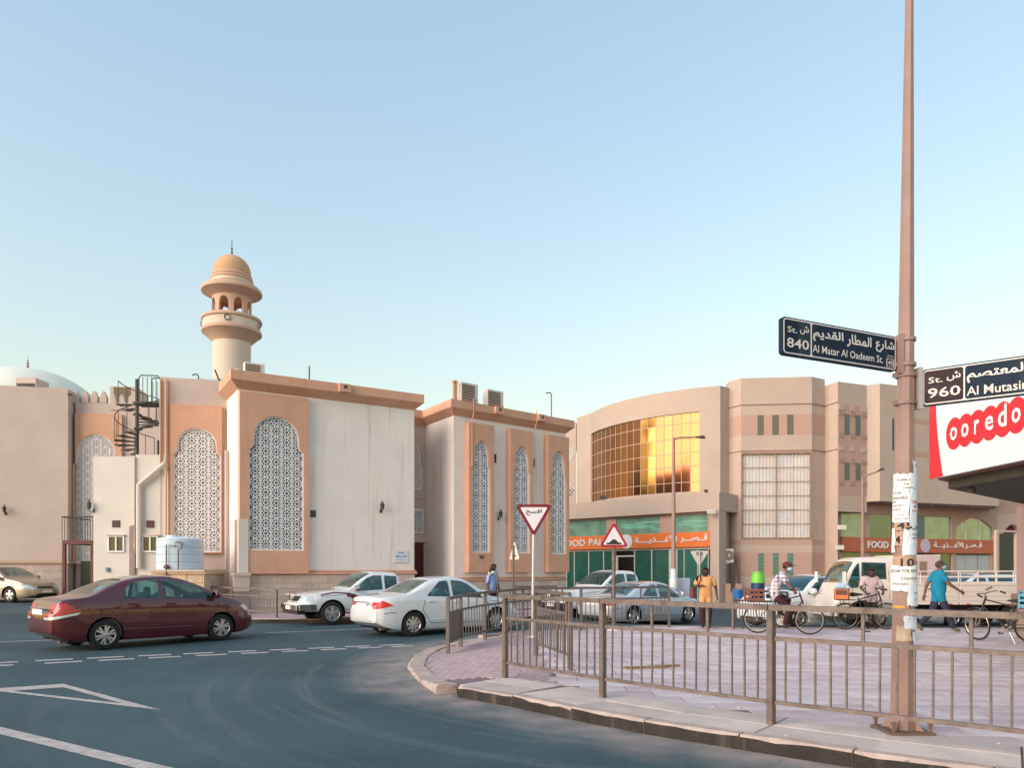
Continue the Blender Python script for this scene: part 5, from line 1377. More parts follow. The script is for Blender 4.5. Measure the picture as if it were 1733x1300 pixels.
# ------------------------------------------------------------------ street furniture
def railing(label, pts, zf, h=1.1, group=None, m=GALV, mid=.745, low=.2, step=.14, stubs=2, mesh_panels=(), bars=True, thick=1.0, category='railing'):
    t = thing('guard_railing', label, category, (*pts[0], zf(*pts[0])), 0, group)
    for i, p in enumerate(pts):
        MB().cbox(-.035 * thick, .035 * thick, -.035 * thick, .035 * thick, 0, h * .985, .006).build('post', m, t, local=WM[t.name].inverted() @ T(p[0], p[1], zf(*p)) @ RZ(math.atan2(pts[1][1] - pts[0][1], pts[1][0] - pts[0][0])))
    for i in range(len(pts) - 1):
        a, b = Vector((*pts[i], zf(*pts[i]))), Vector((*pts[i + 1], zf(*pts[i + 1]))); d = (b - a); L_ = d.length; d.normalize(); e = .037 * thick
        ang = math.atan2(d.y, d.x); pit = -math.asin(d.z)
        M0 = T(*a) @ RZ(ang) @ Matrix.Rotation(pit, 4, 'Y')
        def rail(n, z0, z1, w): MB().cbox(e if n != 'top_rail' else -.02, L_ - (e if n != 'top_rail' else .025), -w, w, z0, z1, .005).build(n, m, t, world=False, local=WM[t.name].inverted() @ M0)
        rail('top_rail', h - .012, h + .044 * thick, .034 * thick); rail('middle_rail', h * mid - .02, h * mid + .022, .02); rail('bottom_rail', h * low - .02, h * low + .018, .02)
        if i in mesh_panels:
            MB().box(e, L_ - e, -.012, .012, h * low + .02, h * mid - .02).build('infill_sheet', GALVF, t, local=WM[t.name].inverted() @ M0)
        elif bars:
            k = max(2, int(L_ / step)); bm_ = MB().cbox(-.0095 * thick, .0095 * thick, -.0095 * thick, .0095 * thick, 0, h * (mid - low) - .04, .003).mesh('bar', m)
            for j in range(1, k): 
                bend = random.gauss(0, .006)
                inst('bar', bm_, t, world=M0 @ T(L_ * j / k, 0, h * low + .018) @ Matrix.Rotation(bend, 4, 'Y'))
        if stubs:
            sm = MB().cbox(-.016, .016, -.012, .012, 0, h * (1 - mid) - .03, .003).mesh('stub', m)
            for j in range(1, stubs + 1): inst('stub', sm, t, world=M0 @ T(L_ * j / (stubs + 1), 0, h * mid + .02))
    return t
pz = lambda x, y: plz(x, y)
N1, N2, N3 = gp(855, 1150, .12), gp(1020, 1182, .13), gp(1305, 1228, .13)
N4 = (N3[0] + 1.95, N3[1] - 1.66)
railing('weathered steel pedestrian railing along the near kerb of the plaza', [N1, N2, N3, N4], pz, 1.155, 'pedestrian railings')
railing('short angled railing panel closing the gap behind the near railing', [gp(907, 1113, .1), gp(965, 1136, .12)], pz, 1.15, 'pedestrian railings', step=.12)
bk = [gp(758, 1105.5, .05), gp(779.5, 1094, .06), gp(821, 1084, .08), gp(885, 1074.5, .1), (1.75, 18.7), (4.2, 19.75)]
railing('long curved railing along the far edge of the plaza beside the white saloon', bk, pz, 1.06, 'pedestrian railings', m=GALVF, mesh_panels=(0,), step=.13)
railing('railing panel behind the loaded bicycle at the plaza edge', [(5.75, 19.2), (7.9, 21.2)], lambda x, y: .13 if y < 19.4 else 0.0, 1.0, 'pedestrian railings', m=GALVF)
fz = lambda x, y: gz(x, y) + .12
railing('thin railing along the kerb in front of the mosque corner', [(-12.6, 27.6), (-10.5, 25.8), (-7.55, 23.7), (-4.6, 23.3)], fz, .92, 'pedestrian railings', m=GALVF, step=.16, thick=.8)
railing('short railing end on the pavement below the mosque recess', [(-3.3, 23.6), (-1.45, 23.9)], fz, .95, 'pedestrian railings', m=GALVF, step=.2, thick=.8)
railing('railing piece at the pavement corner beside the white pickup bonnet', [(.1, 25.0), (1.6, 26.6)], fz, .95, 'pedestrian railings', m=GALVF, step=.2, thick=.8)

SIGNPW = mat('pinkish_white_sheeting', (.66, .63, .66), .5, .06, 8)
def round_poly(pts, r, n=5):
    out = []; k = len(pts)
    for i in range(k):
        p = Vector(pts[i]); a = (Vector(pts[i - 1]) - p).normalized(); b = (Vector(pts[(i + 1) % k]) - p).normalized()
        half = a.angle(b) / 2; d = r / math.tan(half); c = p + (a + b).normalized() * (r / math.sin(half))
        s_, e_ = p + a * d, p + b * d
        a0 = math.atan2(s_.y - c.y, s_.x - c.x); a1 = math.atan2(e_.y - c.y, e_.x - c.x)
        while a1 - a0 > math.pi: a1 -= 2 * math.pi
        while a1 - a0 < -math.pi: a1 += 2 * math.pi
        for j in range(n + 1): g = a0 + (a1 - a0) * j / n; out.append((c.x + r * math.cos(g), c.y + r * math.sin(g)))
    return out
def tri_sign(label, p, zbase, side, zc, up, rim, face, yaw=0.0, pole_r=.035, back_only=False, polem=STEEL, name='traffic_sign', group=None, lean=0.0):
    """triangular plate on a pole; local frame faces -y"""
    t = thing(name, label, 'traffic sign', (p[0], p[1], zbase), yaw, group)
    h = side * .866; s_ = 1 if up else -1
    def tri(k): q = [(-side / 2 * k, -s_ * h / 3 * k), (side / 2 * k, -s_ * h / 3 * k), (0, s_ * 2 * h / 3 * k)]; return q if up else q[::-1]
    fr = Frame((0, 0), (1, 0)); zc -= zbase
    def shape(k, r, d1, d0, nm, m): 
        mb = MB(); q = round_poly(tri(k), r); mb.plate(fr, [(x, z + zc) for x, z in q], [], d1, d0)
        return mb.build(nm, m, t)
    ztop = zc + (h * .5 if up else h / 3) * .9
    MB().tube([(lean, .045, 0), (0, .045, ztop)], pole_r, 10).build('pole', polem, t)
    pl_ = shape(1.0, side * .07, .012, 0.0, 'plate', ALU if back_only else rim)
    for z in (zc - h * .12 * s_, zc + h * .22 * (1 if not up else -.5)): MB().box(-side * (.16), side * .16, .006, .03, z - .018, z + .018).build('bracket', GALVF, t)
    if not back_only: shape(.73, side * .025, .0155, .0125, 'face', face)
    MB().lathe([(pole_r * 3.2, 0), (pole_r * 2.8, .03), (pole_r * 1.1, .05)], 12, (lean, .045, 0), caps=True).build('footing', ALU, t)
    return t, fr, zc
yp = gp(903.5, 1082, .1)
ys_ = yp[1]
t, fr, zc = tri_sign('inverted white give way triangle with dark red border and Arabic word', yp, plz(*yp), 1.02 * 63 / F * ys_ , zat(872.5, ys_), False, SIGNDR, SIGNPW, lean=-.03)
sd_ = 63 / F * ys_
inst('lettering', text_mesh(arabic('افسح'), .36, .15, .02, 0, mat('sign_black', (.03, .012, .015), .5)), t, local=fr.matrix(-.18, .018, zc - .005))
hp_ = gp(1039, 1068, .13); hs = hp_[1]
t, fr, zc = tri_sign('red bordered white triangle with black hump symbol on a tan pole', hp_, .13, 1.17 * 43 / F * hs, zat(912, hs), True, SIGNR, SIGNPW, polem=GALV, pole_r=.05)
sh_ = 43 / F * hs; b_ = zc - sh_ * .23
bump = [(-.19, b_), (.19, b_), (.19, b_ + .045), (.13, b_ + .045), (.10, b_ + .06), (.05, b_ + .115), (0, b_ + .13), (-.05, b_ + .115), (-.10, b_ + .06), (-.13, b_ + .045), (-.19, b_ + .045)]
MB().plate(fr, bump, [], .0185, .0165).build('hump_symbol', BLACKP, t)
q = sp(870.5, 25.6)
tri_sign('back of a triangular warning sign in front of the mosque lattice bays', q, .1, .75, zat(937, q[1]), True, None, None, yaw=R(118), back_only=True, polem=GALV)
q = sp(1183.5, 31)
tri_sign('back of an inverted give way sign against the dark shop glass', q, -.25, .8, zat(942, q[1]), False, None, None, yaw=R(180), back_only=True)

def street_lamp(label, px, Y, ytop, arm_px, ybase=-.25, wrap=False, rise=0.0):
    x, _ = sp(px, Y); zt = zat(ytop, Y); L_ = arm_px / F * Y
    t = thing('street_lamp', label, 'street lamp', (x, Y, ybase), 0, 'street lamps by the shop')
    h = zt - ybase
    MB().tube([(0, 0, 0), (0, 0, h * .5), (0, 0, h)], .11, 10, .055).build('pole', POLE, t, smooth=True, angle=60)
    MB().lathe([(.17, 0), (.15, .9), (.12, 1.0)], 10).build('base_sleeve', POLE, t)
    MB().tube([(0, 0, h - .05), (L_ * .25, -.05, h + rise * .3), (L_ * .75, -.1, h + rise * .75)], .035, 8).build('arm', POLE, t)
    hd = MB(); M = T(L_ * .68, -.1, h + rise * .72) @ Matrix.Rotation(-math.atan2(rise, L_), 4, 'Y')
    hd.add([M @ Vector(v) for v in [(0, -.06, -.02), (0, .06, -.02), (L_ * .32, .10, -.05), (L_ * .32, -.10, -.05), (0, -.05, .03), (0, .05, .03), (L_ * .28, .08, .07), (L_ * .28, -.08, .07)]], [(0, 1, 2, 3), (4, 7, 6, 5), (0, 4, 5, 1), (1, 5, 6, 2), (2, 6, 7, 3), (3, 7, 4, 0)])
    hd.build('lamp_head', IRON, t)
    if wrap:
        for z0, z1, m in ((.75, 1.55, PAPER), (1.5, 1.95, PAPERB)): MB().lathe([(.155 if z1 < 1.6 else .125, z0), (.15 if z1 < 1.6 else .118, z1)], 10).build('paper_notice', m, t)
    return t
street_lamp('tall tan street lamp with horizontal arm in front of the golden glass', 1140, 30.0, 741, 52, wrap=True)
street_lamp('slim street lamp with rising arm in front of the faded shop sign', 1460, 34.0, 808, 34, rise=.36)
c_ = sp(1155, 30.6)
t = thing('utility_cabinet', 'pale blue utility cabinet beside the tan street lamp', 'cabinet', (c_[0], c_[1], -.25))
MB().cbox(-.27, .27, -.2, .2, .06, zat(979, c_[1]) + .25, .015).build('casing', mat('cabinet_blue', (.42, .45, .54), .6, .08, 2), t)
MB().box(-.30, .30, -.22, .22, 0, .06).build('plinth', PAVE, t)
MB().box(-.235, .235, -.212, -.2, .12, 1.25).build('door', MATS['cabinet_blue'], t)

# ---- the big sign post with its paper notices
PB = gp(1527, 1240, .13); PX, PY = PB
ph = 9.2; lean = .0095
def pr(z): return max(.035, .118 - .0112 * z)
def pc(z): return (PX + lean * z, PY)
post = thing('sign_post', 'tall tan octagonal lamp post plastered with torn paper notices', 'lamp post', (PX, PY, .13))
mb = MB(); vs = []; fs = []; lv = [0.13 + (ph - .13) * i / 12 for i in range(13)]
for z in lv:
    c = pc(z)
    for k in range(8): a = R(22.5 + 45 * k) + math.atan2(-PY, -PX); vs.append((c[0] + pr(z) * math.cos(a), c[1] + pr(z) * math.sin(a), z))
for i in range(12):
    for k in range(8): fs.append((i * 8 + k, i * 8 + (k + 1) % 8, (i + 1) * 8 + (k + 1) % 8, (i + 1) * 8 + k))
mb.add(vs, fs).build('shaft', POLE, post, world=True)
MB().cbox(-.21, .21, -.21, .21, 0, .035, .008).build('base_plate', mat('rusty_plate', (.16, .10, .08), .8, .4, 8, .3, 30), post)
for sx in (-1, 1):
    for sy_ in (-1, 1):
        MB().lathe([(.018, .035), (.018, .10), (.03, .10), (.03, .125), (.0, .13)], 6, (sx * .17, sy_ * .17, 0)).build('anchor_bolt', MATS['rusty_plate'], post)
for k in range(4): MB().add([Vector(v) for v in [(.10, -.006, .035), (.19, -.006, .035), (.10, -.006, .15), (.10, .006, .035), (.19, .006, .035), (.10, .006, .15)]], [(0, 1, 2), (3, 5, 4), (0, 3, 4, 1), (1, 4, 5, 2), (2, 5, 3, 0)]).build('gusset', POLE, post, local=RZ(R(45 + 90 * k)))
view_a = math.atan2(-PY, -PX)
def around(a, z, off):
    c = pc(z); r = pr(z) + off; return Vector((c[0] + r * math.cos(view_a + a), c[1] + r * math.sin(view_a + a), z))
def pxa(px, py):
    z = zat(py, PY - .1); c = 866.5 + pc(z)[0] / pc(z)[1] * F
    return math.asin(max(-.98, min(.98, (px - c) / (pr(z) / PY * F))))
def notice(px0, px1, py0, py1, m, texts=(), off=.006, torn=True):
    z1, z0 = zat(py0, PY - .1), zat(py1, PY - .1)
    a0, a1 = pxa(px0, (py0 + py1) / 2), pxa(px1, (py0 + py1) / 2)
    mb = MB(); n = 7; k = 4; vs = []
    for j in range(k + 1):
        for i in range(n + 1):
            z = z0 + (z1 - z0) * j / k
            if torn and j in (0, k): z += random.uniform(-.012, .012)
            a = a0 + (a1 - a0) * i / n
            if torn and i in (0, n): a += random.uniform(-.10, .10)
            vs.append(around(a, z, off + random.uniform(0, .003)))
    q = [v + (v - Vector((*pc(v.z), v.z))).normalized() * -.002 for v in vs]
    fs = [(j * (n + 1) + i, j * (n + 1) + i + 1, (j + 1) * (n + 1) + i + 1, (j + 1) * (n + 1) + i) for j in range(k) for i in range(n)]
    o = mb.add(vs, fs).build('paper_notice', m, post, world=True)
    r = pr((z0 + z1) / 2)
    for (s, fx0, fx1, fy0, fy1, tm) in texts:
        me = text_mesh(s, (a1 - a0) * r * (fx1 - fx0), (z1 - z0) * (fy1 - fy0), .015, 0, tm)
        for v in me.vertices: v.co = around(a0 + (a1 - a0) * fx0 + v.co.x / r, z0 + (z1 - z0) * fy0 + v.co.y, off + .006)
        inst('lettering', me, o, world=Matrix())
    return o
def scribble(rows, m=INK): return [(s, x0, x1, y0, y1, m) for s, x0, x1, y0, y1 in rows]
notice(1542, 1550, 780, 828, PAPERB, scribble([('9a1e', .2, .8, .80, .87)]), off=.012)
notice(1513, 1543, 801, 829, PAPER, scribble([('FAMILY', .3, .85, .55, .68), ('No', .6, .8, .30, .42), ('available', .55, .95, .08, .2)]), off=.008)
notice(1508, 1537, 826, 884, PAPER, scribble([('ROOM', .15, .6, .84, .90), ('AVAILABLE', .1, .9, .68, .76), ('near', .12, .4, .58, .63), ('CONTACT', .15, .75, .46, .53), ('numbers', .15, .62, .36, .42), ('working', .4, .75, .2, .25), ('family only', .3, .95, .08, .13)]), off=.011)
notice(1537, 1550, 828, 892, PAPERB, [('20', .2, .8, .62, .70, INKR), ('4', .3, .7, .50, .58, INKR), ('m', .2, .7, .40, .44, INKR)], off=.013)
notice(1508, 1518, 893, 936, PAPER, (), off=.010)
notice(1529, 1550, 896, 940, PAPERB, scribble([('ROOM', .5, .95, .76, .83), ('MADI', .5, .95, .62, .69)]), off=.010)
notice(1512, 1548, 958, 1001, PAPER, scribble([('ROOM FOR RENT', .05, .98, .74, .86), ('CONTACT', .42, .98, .44, .55), ('7705585', .12, .6, .24, .33)]), off=.010)
notice(1534, 1550, 985, 1026, PAPERB, scribble([('mes', .5, .9, .5, .56), ('ad', .5, .8, .25, .3)]), off=.013)
notice(1530, 1550, 1044, 1066, PAPERB, scribble([('accommodation', .2, .95, .8, .86)]), off=.010)
notice(1542, 1550, 1071, 1114, PAPERB, (), off=.010)
notice(1519, 1540, 1060, 1086, mat('tan_torn_paper', (.50, .38, .28), .9, .3, 14), (), off=.007)
notice(1515, 1531, 1026, 1035, mat('orange_sticker', (.62, .26, .05), .6), (), off=.007, torn=False)
TANP = mat('tan_patch', (.44, .28, .21), .8, .15, 10)
notice(1517, 1549, 882, 897, TANP, [('45', .12, .72, .12, .86, INKB)], off=.006)
notice(1514, 1532, 900, 925, TANP, [('4', .30, .72, .20, .72, INKB)], off=.006)
notice(1514, 1548, 940, 960, TANP, [('10', .35, .80, .04, .72, INKB)], off=.006)

def name_sign(label, a, b, z0, z1, num, ar, en, zno, stain):
    fr = Frame(a, b); W = fr.len; H = z1 - z0
    t = thing('street_name_sign', label, 'street sign', (*b, z0), 0, 'street name signs on the post')
    q = round_poly([(0, z0), (W, z0), (W, z1), (0, z1)], .035)
    pb = MB().plate(fr, q, [], .0, -.045)
    pb.build('panel', SIGNN, t, world=True)
    q1 = round_poly([(.012, z0 + .012), (W - .012, z0 + .012), (W - .012, z1 - .012), (.012, z1 - .012)], .03)
    c1 = W * .235
    h1 = round_poly([(.022, z0 + .022), (c1 - .004, z0 + .022), (c1 - .004, z1 - .022), (.022, z1 - .022)], .022)
    h2 = round_poly([(c1 + .008, z0 + .022), (W - .022, z0 + .022), (W - .022, z1 - .022), (c1 + .008, z1 - .022)], .022)
    MB().plate(fr, q1, [h1, h2], .003, .0005).build('border', SIGNW, t, world=True)
    if stain: MB().plate(fr, h1, [], .0015, .0005).build('faded_field', SIGNB, t, world=True)
    def tx(s, u0, u1, f0, f1, bold=.012): return letters(fr, s, u0, u1, z0 + H * f0, z0 + H * f1, .004, t, SIGNW, bold)
    tx('St.', .055, c1 * .50, .60, .76, .008); tx(arabic('ش'), c1 * .60, c1 * .92, .60, .84, .015)
    tx(num, .05, c1 * .92, .20, .46, .012)
    for s, u0, u1 in ar: tx(arabic(s), c1 + (W - c1) * u0, c1 + (W - c1) * u1, .48, .84, .025)
    for s, u0, u1 in en: tx(s, c1 + (W - c1) * u0, c1 + (W - c1) * u1, .14, .38, .010)
    if zno:
        MB().plate(fr, [(W - .135, z0 + H * .10), (W - .035, z0 + H * .10), (W - .035, z0 + H * .34), (W - .135, z0 + H * .34)], [[(W - .130, z0 + H * .115), (W - .040, z0 + H * .115), (W - .040, z0 + H * .325), (W - .130, z0 + H * .325)]], .004, .001).build('zone_box', SIGNW, t, world=True)
        letters(fr, '45', W - .122, W - .048, z0 + H * .15, z0 + H * .29, .004, t, SIGNW, .02); letters(fr, 'Z.No.', W - .13, W - .04, z0 + H * .38, z0 + H * .44, .004, t, SIGNW, .01)
    return t, fr
S0 = sp(1324, 6.42); S1 = (pc(3.7)[0] - .10, PY - .02)
t, fr = name_sign('navy street name plate reading Al Matar Al Qadeem St. on the tan post', S0, S1, 3.555, 3.885, '840', (('القديم', .02, .36), ('المطار', .40, .69), ('شارع', .74, .97)), (('Al Matar Al Qadeem St.', .015, .83),), True, False)
def clamp(t, z):
    c = pc(z); r = pr(z)
    MB().lathe([(r + .001, z - .018), (r + .012, z - .016), (r + .012, z + .016), (r + .001, z + .018)], 14, (*c, 0)).build('clamp_band', POLE, t, world=True)
    MB().box(c[0] - r - .05, c[0] - r + .01, c[1] - .03, c[1] + .0, z - .02, z + .02).build('clamp_bolt', POLE, t, world=True)
for z in (3.62, 3.86): clamp(t, z)
MB().box(S1[0] + .003, S1[0] + .045, S1[1] - .05, S1[1] + .03, 3.53, 3.90).build('end_bracket', POLE, t, world=True)
R0 = (pc(3.4)[0] + .12, PY - .06); dR = Vector((.80, -.60)).normalized() * 1.45
t, fr = name_sign('navy street name plate reading Al Mutasim with a brown faded number field', R0, (R0[0] + dR.x, R0[1] + dR.y), 3.215, 3.56, '960', (('المعتصم', .02, .43), ('شارع', .50, .78)), (('Al Mutasim', .02, .46), ('St.', .52, .64)), False, True)
for z in (3.26, 3.52): clamp(t, z)
MB().box(R0[0] - .045, R0[0] - .003, R0[1] - .03, R0[1] + .05, 3.19, 3.58).build('end_bracket', STEEL, t, world=True)

# ---- phone shop canopy with its red and white fascia
ka = Vector((7.50, 13.05)); kb = Vector((7.72, 5.5)); kc = Vector((11.9, 17.0))
can = thing('shop_canopy', 'kiosk canopy with red and white fascia sign carrying a rounded red wordmark', 'canopy', (11.55, 16.5, .13))
za, zt_ = 3.26, 4.62
fo = Frame(ka, kb)          # runs towards the camera; the face looks to the left
def uo(px): return upx(fo, px)
MB().prism([tuple(ka + Vector((.03, 0))), tuple(kb + Vector((.03, 0))), (16, 6.0), (16, 17.5), tuple(kc)], za, zt_ - .1).build('canopy_body', mat('canopy_brown', (.20, .10, .07), .7), can, world=True)
MB().prism([tuple(ka + Vector((.18, -.05))), tuple(kb + Vector((.18, 0))), (16, 6.0), (16, 17.4), tuple(kc - Vector((0, .25)))], za - .16, za - .004).build('soffit', mat('dark_slatted_soffit', (.06, .055, .04), .8, .4, 6), can, world=True)
fas = MB().fbox(fo, -.04, fo.len, .0, .10, za + .02, zt_).build('fascia', BRANDW, can, world=True)
edge = [(.0, za + .02), (.35, za + .02)] + [(.35 - .20 * math.sin(math.pi / 2 * i / 8), za + .02 + (zt_ - za - .02) * (i / 8) ** 1.0) for i in range(1, 9)] + [(-.04, zt_), (-.04, za + .02)]
MB().plate(fo, edge[1:], [], .106, .1).build('red_end', BRANDR, fas, world=True)
MB().fbox(fo, -.05, fo.len, -.02, .12, zt_ + .002, zt_ + .05).build('top_trim', IRON, fas, world=True)
cz_ = za + .70; pitch = .295; u_ = .66
k = 0
for ch in 'ooredoo':
    cu_ = u_ + pitch * k; dd = .108 + .002 * (k % 2)
    MB().plate(fo, [(cu_ + .215 * math.cos(R(a)), cz_ + .27 * math.sin(R(a))) for a in range(0, 360, 15)], [], dd, .1).build('red_disc', BRANDR, fas, world=True)
    hgt = {'d': .34}.get(ch, .23); wd = {'r': .12}.get(ch, .19)
    letters(fo, ch, cu_ - wd / 2, cu_ + wd / 2, cz_ - .115, cz_ - .115 + hgt, .113, fas, BRANDW, .02, .004)
    k += 1
for p in ((11.55, 16.5), (10.4, 8.5)):
    MB().box(p[0] - .17, p[0] + .17, p[1] - .15, p[1] + .15, 0, za - .3, M=T(0, 0, .13)).build('column', PINKT2, can, world=True)
    MB().box(p[0] - .27, p[0] + .2, p[1] - .22, p[1] + .2, .75, 1.0, M=T(0, 0, .13)).build('column_collar', mat('brown_collar', (.22, .13, .10), .7), can, world=True)
for p in ((7.9, 12.7), (8.6, 11.9)): MB().lathe([(.05, 0), (.07, -.1), (.02, -.1)], 8, (p[0], p[1], za - .16)).build('downlight', IRON, can, world=True)

# ---- odds and ends on the plaza
p = gp(1090, 1131, .13)
t = thing('old_timber', 'split dirty timber plank lying on the plaza paving', 'plank', (*p, .13), R(8))
MB().cbox(-.33, .33, -.10, .05, 0, .025, .006).build('plank', mat('dirty_wood', (.26, .16, .08), .9, .4, 10, .3, 40), t)
MB().cbox(.2, .62, .02, .075, 0.002, .03, .006).build('splinter', MATS['dirty_wood'], t, local=RZ(R(4)))
p = gp(1467, 1070, .13)
t = tag(MB().cbox(-.09, .07, -.06, .05, 0, .02, .005).build('flat_scrap', BLACKP, local=T(*p, .135) @ RZ(.4)), 'flat black scrap lying on the paving in front of the parked bicycle', 'litter')
rnd = random.Random(5); lit = [mat('litter_white', (.6, .57, .53), .9), mat('litter_tan', (.35, .26, .18), .9)]
for px, py in ((1075, 1186), (1090, 1196), (1134, 1197), (1005, 1179), (1330, 1247), (1590, 1251), (1610, 1245), (1250, 1200), (1690, 1262)):
    q = gp(px, py, .13); s_ = rnd.uniform(.012, .028)
    tag(MB().add([(s_ * rnd.uniform(.6, 1.2) * math.cos(a * 1.05), s_ * rnd.uniform(.6, 1.2) * math.sin(a * 1.05), 0) for a in range(6)] + [(0, 0, s_ * .8)], [(0, 1, 6), (1, 2, 6), (2, 3, 6), (3, 4, 6), (4, 5, 6), (5, 0, 6), (5, 4, 3, 2, 1, 0)]).build('litter_scrap', rnd.choice(lit), local=T(*q, .133)), 'tiny crumpled scrap of litter on the worn slabs by the near railing', 'litter', 'litter scraps by the railing')
# ------------------------------------------------------------------ vehicles
def interp(pts, x):
    """monotone-ish smooth interpolation through control points"""
    n = len(pts)
    if x <= pts[0][0]: return pts[0][1]
    if x >= pts[-1][0]: return pts[-1][1]
    for i in range(n - 1):
        if pts[i][0] <= x <= pts[i + 1][0]:
            x0, y0 = pts[i]; x1, y1 = pts[i + 1]; h = x1 - x0; t = (x - x0) / h
            s1 = (y1 - y0) / h
            s0 = (y0 - pts[i - 1][1]) / (x0 - pts[i - 1][0]) if i > 0 else s1
            s2 = (pts[i + 2][1] - y1) / (pts[i + 2][0] - x1) if i < n - 2 else s1
            m0 = 0 if s0 * s1 <= 0 else 2 * s0 * s1 / (s0 + s1) if i > 0 else s1
            m1 = 0 if s1 * s2 <= 0 else 2 * s1 * s2 / (s1 + s2) if i < n - 2 else s1
            return (2 * t**3 - 3 * t**2 + 1) * y0 + (t**3 - 2 * t**2 + t) * h * m0 + (-2 * t**3 + 3 * t**2) * y1 + (t**3 - t**2) * h * m1
def body_mesh(sp_):
    """lofted shell, x forward. sp_: top, belt, width, sill control points"""
    xs = sp_['stations']; rings = []
    for x in xs:
        zt = interp(sp_['top'], x); zb_ = min(interp(sp_['belt'], x), zt - .03); w = interp(sp_['width'], x); z0 = interp(sp_['sill'], x)
        d = zt - zb_; tum = sp_.get('tumble', .34); yb_ = w * .955; yr = yb_ - max(.05, tum * d)
        h = zb_ - z0
        q = [(w * .80, z0 - .01), (w * .93, z0), (w * .975, z0 + .10 * h), (w * .993, z0 + .24 * h), (w, z0 + .45 * h), (w * 1.0, z0 + .66 * h), (w * .992, z0 + .80 * h), (w * .978, zb_ - .07 * h), (yb_, zb_)]
        for s_ in (.2, .4, .6, .78): q.append((yb_ + (yr - yb_) * s_, zb_ + d * s_))
        rr = min(.9, .09 / max(d, .09) + .2) if d > .2 else .4
        q += [(yr * .995 - .012, zb_ + d * .88), (yr - .05, zb_ + d * .95), (yr - .13 * min(1, d / .25 + .4), zb_ + d * .985), (yr * .62, zt + .004), (yr * .3, zt + .012), (0, zt + .015)]
        rings.append(q)
    K = len(rings[0]); bm = bmesh.new(); V = []
    for x, q in zip(xs, rings):
        row = [bm.verts.new((x, y, z)) for y, z in q] + [bm.verts.new((x, -y, z)) for y, z in reversed(q[:-1])]
        V.append(row)
    M = len(V[0])
    for i in range(len(xs) - 1):
        for j in range(M - 1): bm.faces.new((V[i][j], V[i + 1][j], V[i + 1][j + 1], V[i][j + 1]))
        bm.faces.new((V[i][M - 1], V[i + 1][M - 1], V[i + 1][0], V[i][0]))
    # rounded ends: shrink copies of the end rings
    for e, sgn in ((0, -1), (-1, 1)):
        prev = V[e]; zc = sum(v.co.z for v in prev) / M; X0 = prev[0].co.x
        for f, dx in ((.93, .045), (.80, .075), (.5, .088)):
            row = [bm.verts.new((X0 + sgn * dx, v.co.y * (f if f < .9 else .96), zc + (v.co.z - zc) * (f if f < .9 else .96))) for v in V[e]]
            for j in range(M): j2 = (j + 1) % M; bm.faces.new((prev[j], prev[j2], row[j2], row[j]))
            prev = row
        bm.faces.new(prev)
    bmesh.ops.recalc_face_normals(bm, faces=bm.faces)
    return bm
def cut(bm, poly, axes, sel):
    """split faces along the edges of a convex polygon drawn in the plane of two axes"""
    A = {'x': 0, 'y': 1, 'z': 2}; a0, a1 = A[axes[0]], A[axes[1]]; n = len(poly)
    mn = [min(p[k] for p in poly) - .3 for k in (0, 1)]; mx = [max(p[k] for p in poly) + .3 for k in (0, 1)]
    for i in range(n):
        p, q = poly[i], poly[(i + 1) % n]
        fs = [f for f in bm.faces if sel(f) and mn[0] < f.calc_center_median()[a0] < mx[0] and mn[1] < f.calc_center_median()[a1] < mx[1]]
        if not fs: continue
        co = [0, 0, 0]; no = [0, 0, 0]; co[a0], co[a1] = p; no[a0], no[a1] = -(q[1] - p[1]), (q[0] - p[0])
        g = set(fs)
        for f in fs: g.update(f.edges); g.update(f.verts)
        bmesh.ops.bisect_plane(bm, geom=list(g), dist=1e-4, plane_co=co, plane_no=no)
    out = []
    for f in bm.faces:
        c = f.calc_center_median()
        if sel(f) and inside((c[a0], c[a1]), poly): out.append(f)
    return out
def halves(fs): return [[f for f in fs if f.calc_center_median().y * g > 0] for g in (-1, 1)]
def take(bm, faces, name, m, parent, rim=None, rim_w=.022, smooth=True, shift=0.0):
    """lift faces out of the shell into a part of their own, with an optional dark rubber rim"""
    if not faces: return None
    b2 = bmesh.new(); mp = {}
    for f in faces:
        vs = []
        for v in f.verts:
            if v not in mp: mp[v] = b2.verts.new(v.co + v.normal * shift)
            vs.append(mp[v])
        try: b2.faces.new(vs)
        except ValueError: pass
    bmesh.ops.delete(bm, geom=faces, context='FACES')
    bmesh.ops.recalc_face_normals(b2, faces=b2.faces) if False else None
    if rim:
        r = bmesh.ops.inset_region(b2, faces=b2.faces[:], thickness=rim_w, use_even_offset=True, use_boundary=True)
        for f in r['faces']: f.material_index = 1
    me = bpy.data.meshes.new(name); b2.to_mesh(me); b2.free()
    me.materials.append(m)
    if rim: me.materials.append(rim)
    if smooth: me.polygons.foreach_set('use_smooth', [True] * len(me.polygons))
    return inst(name, me, parent)
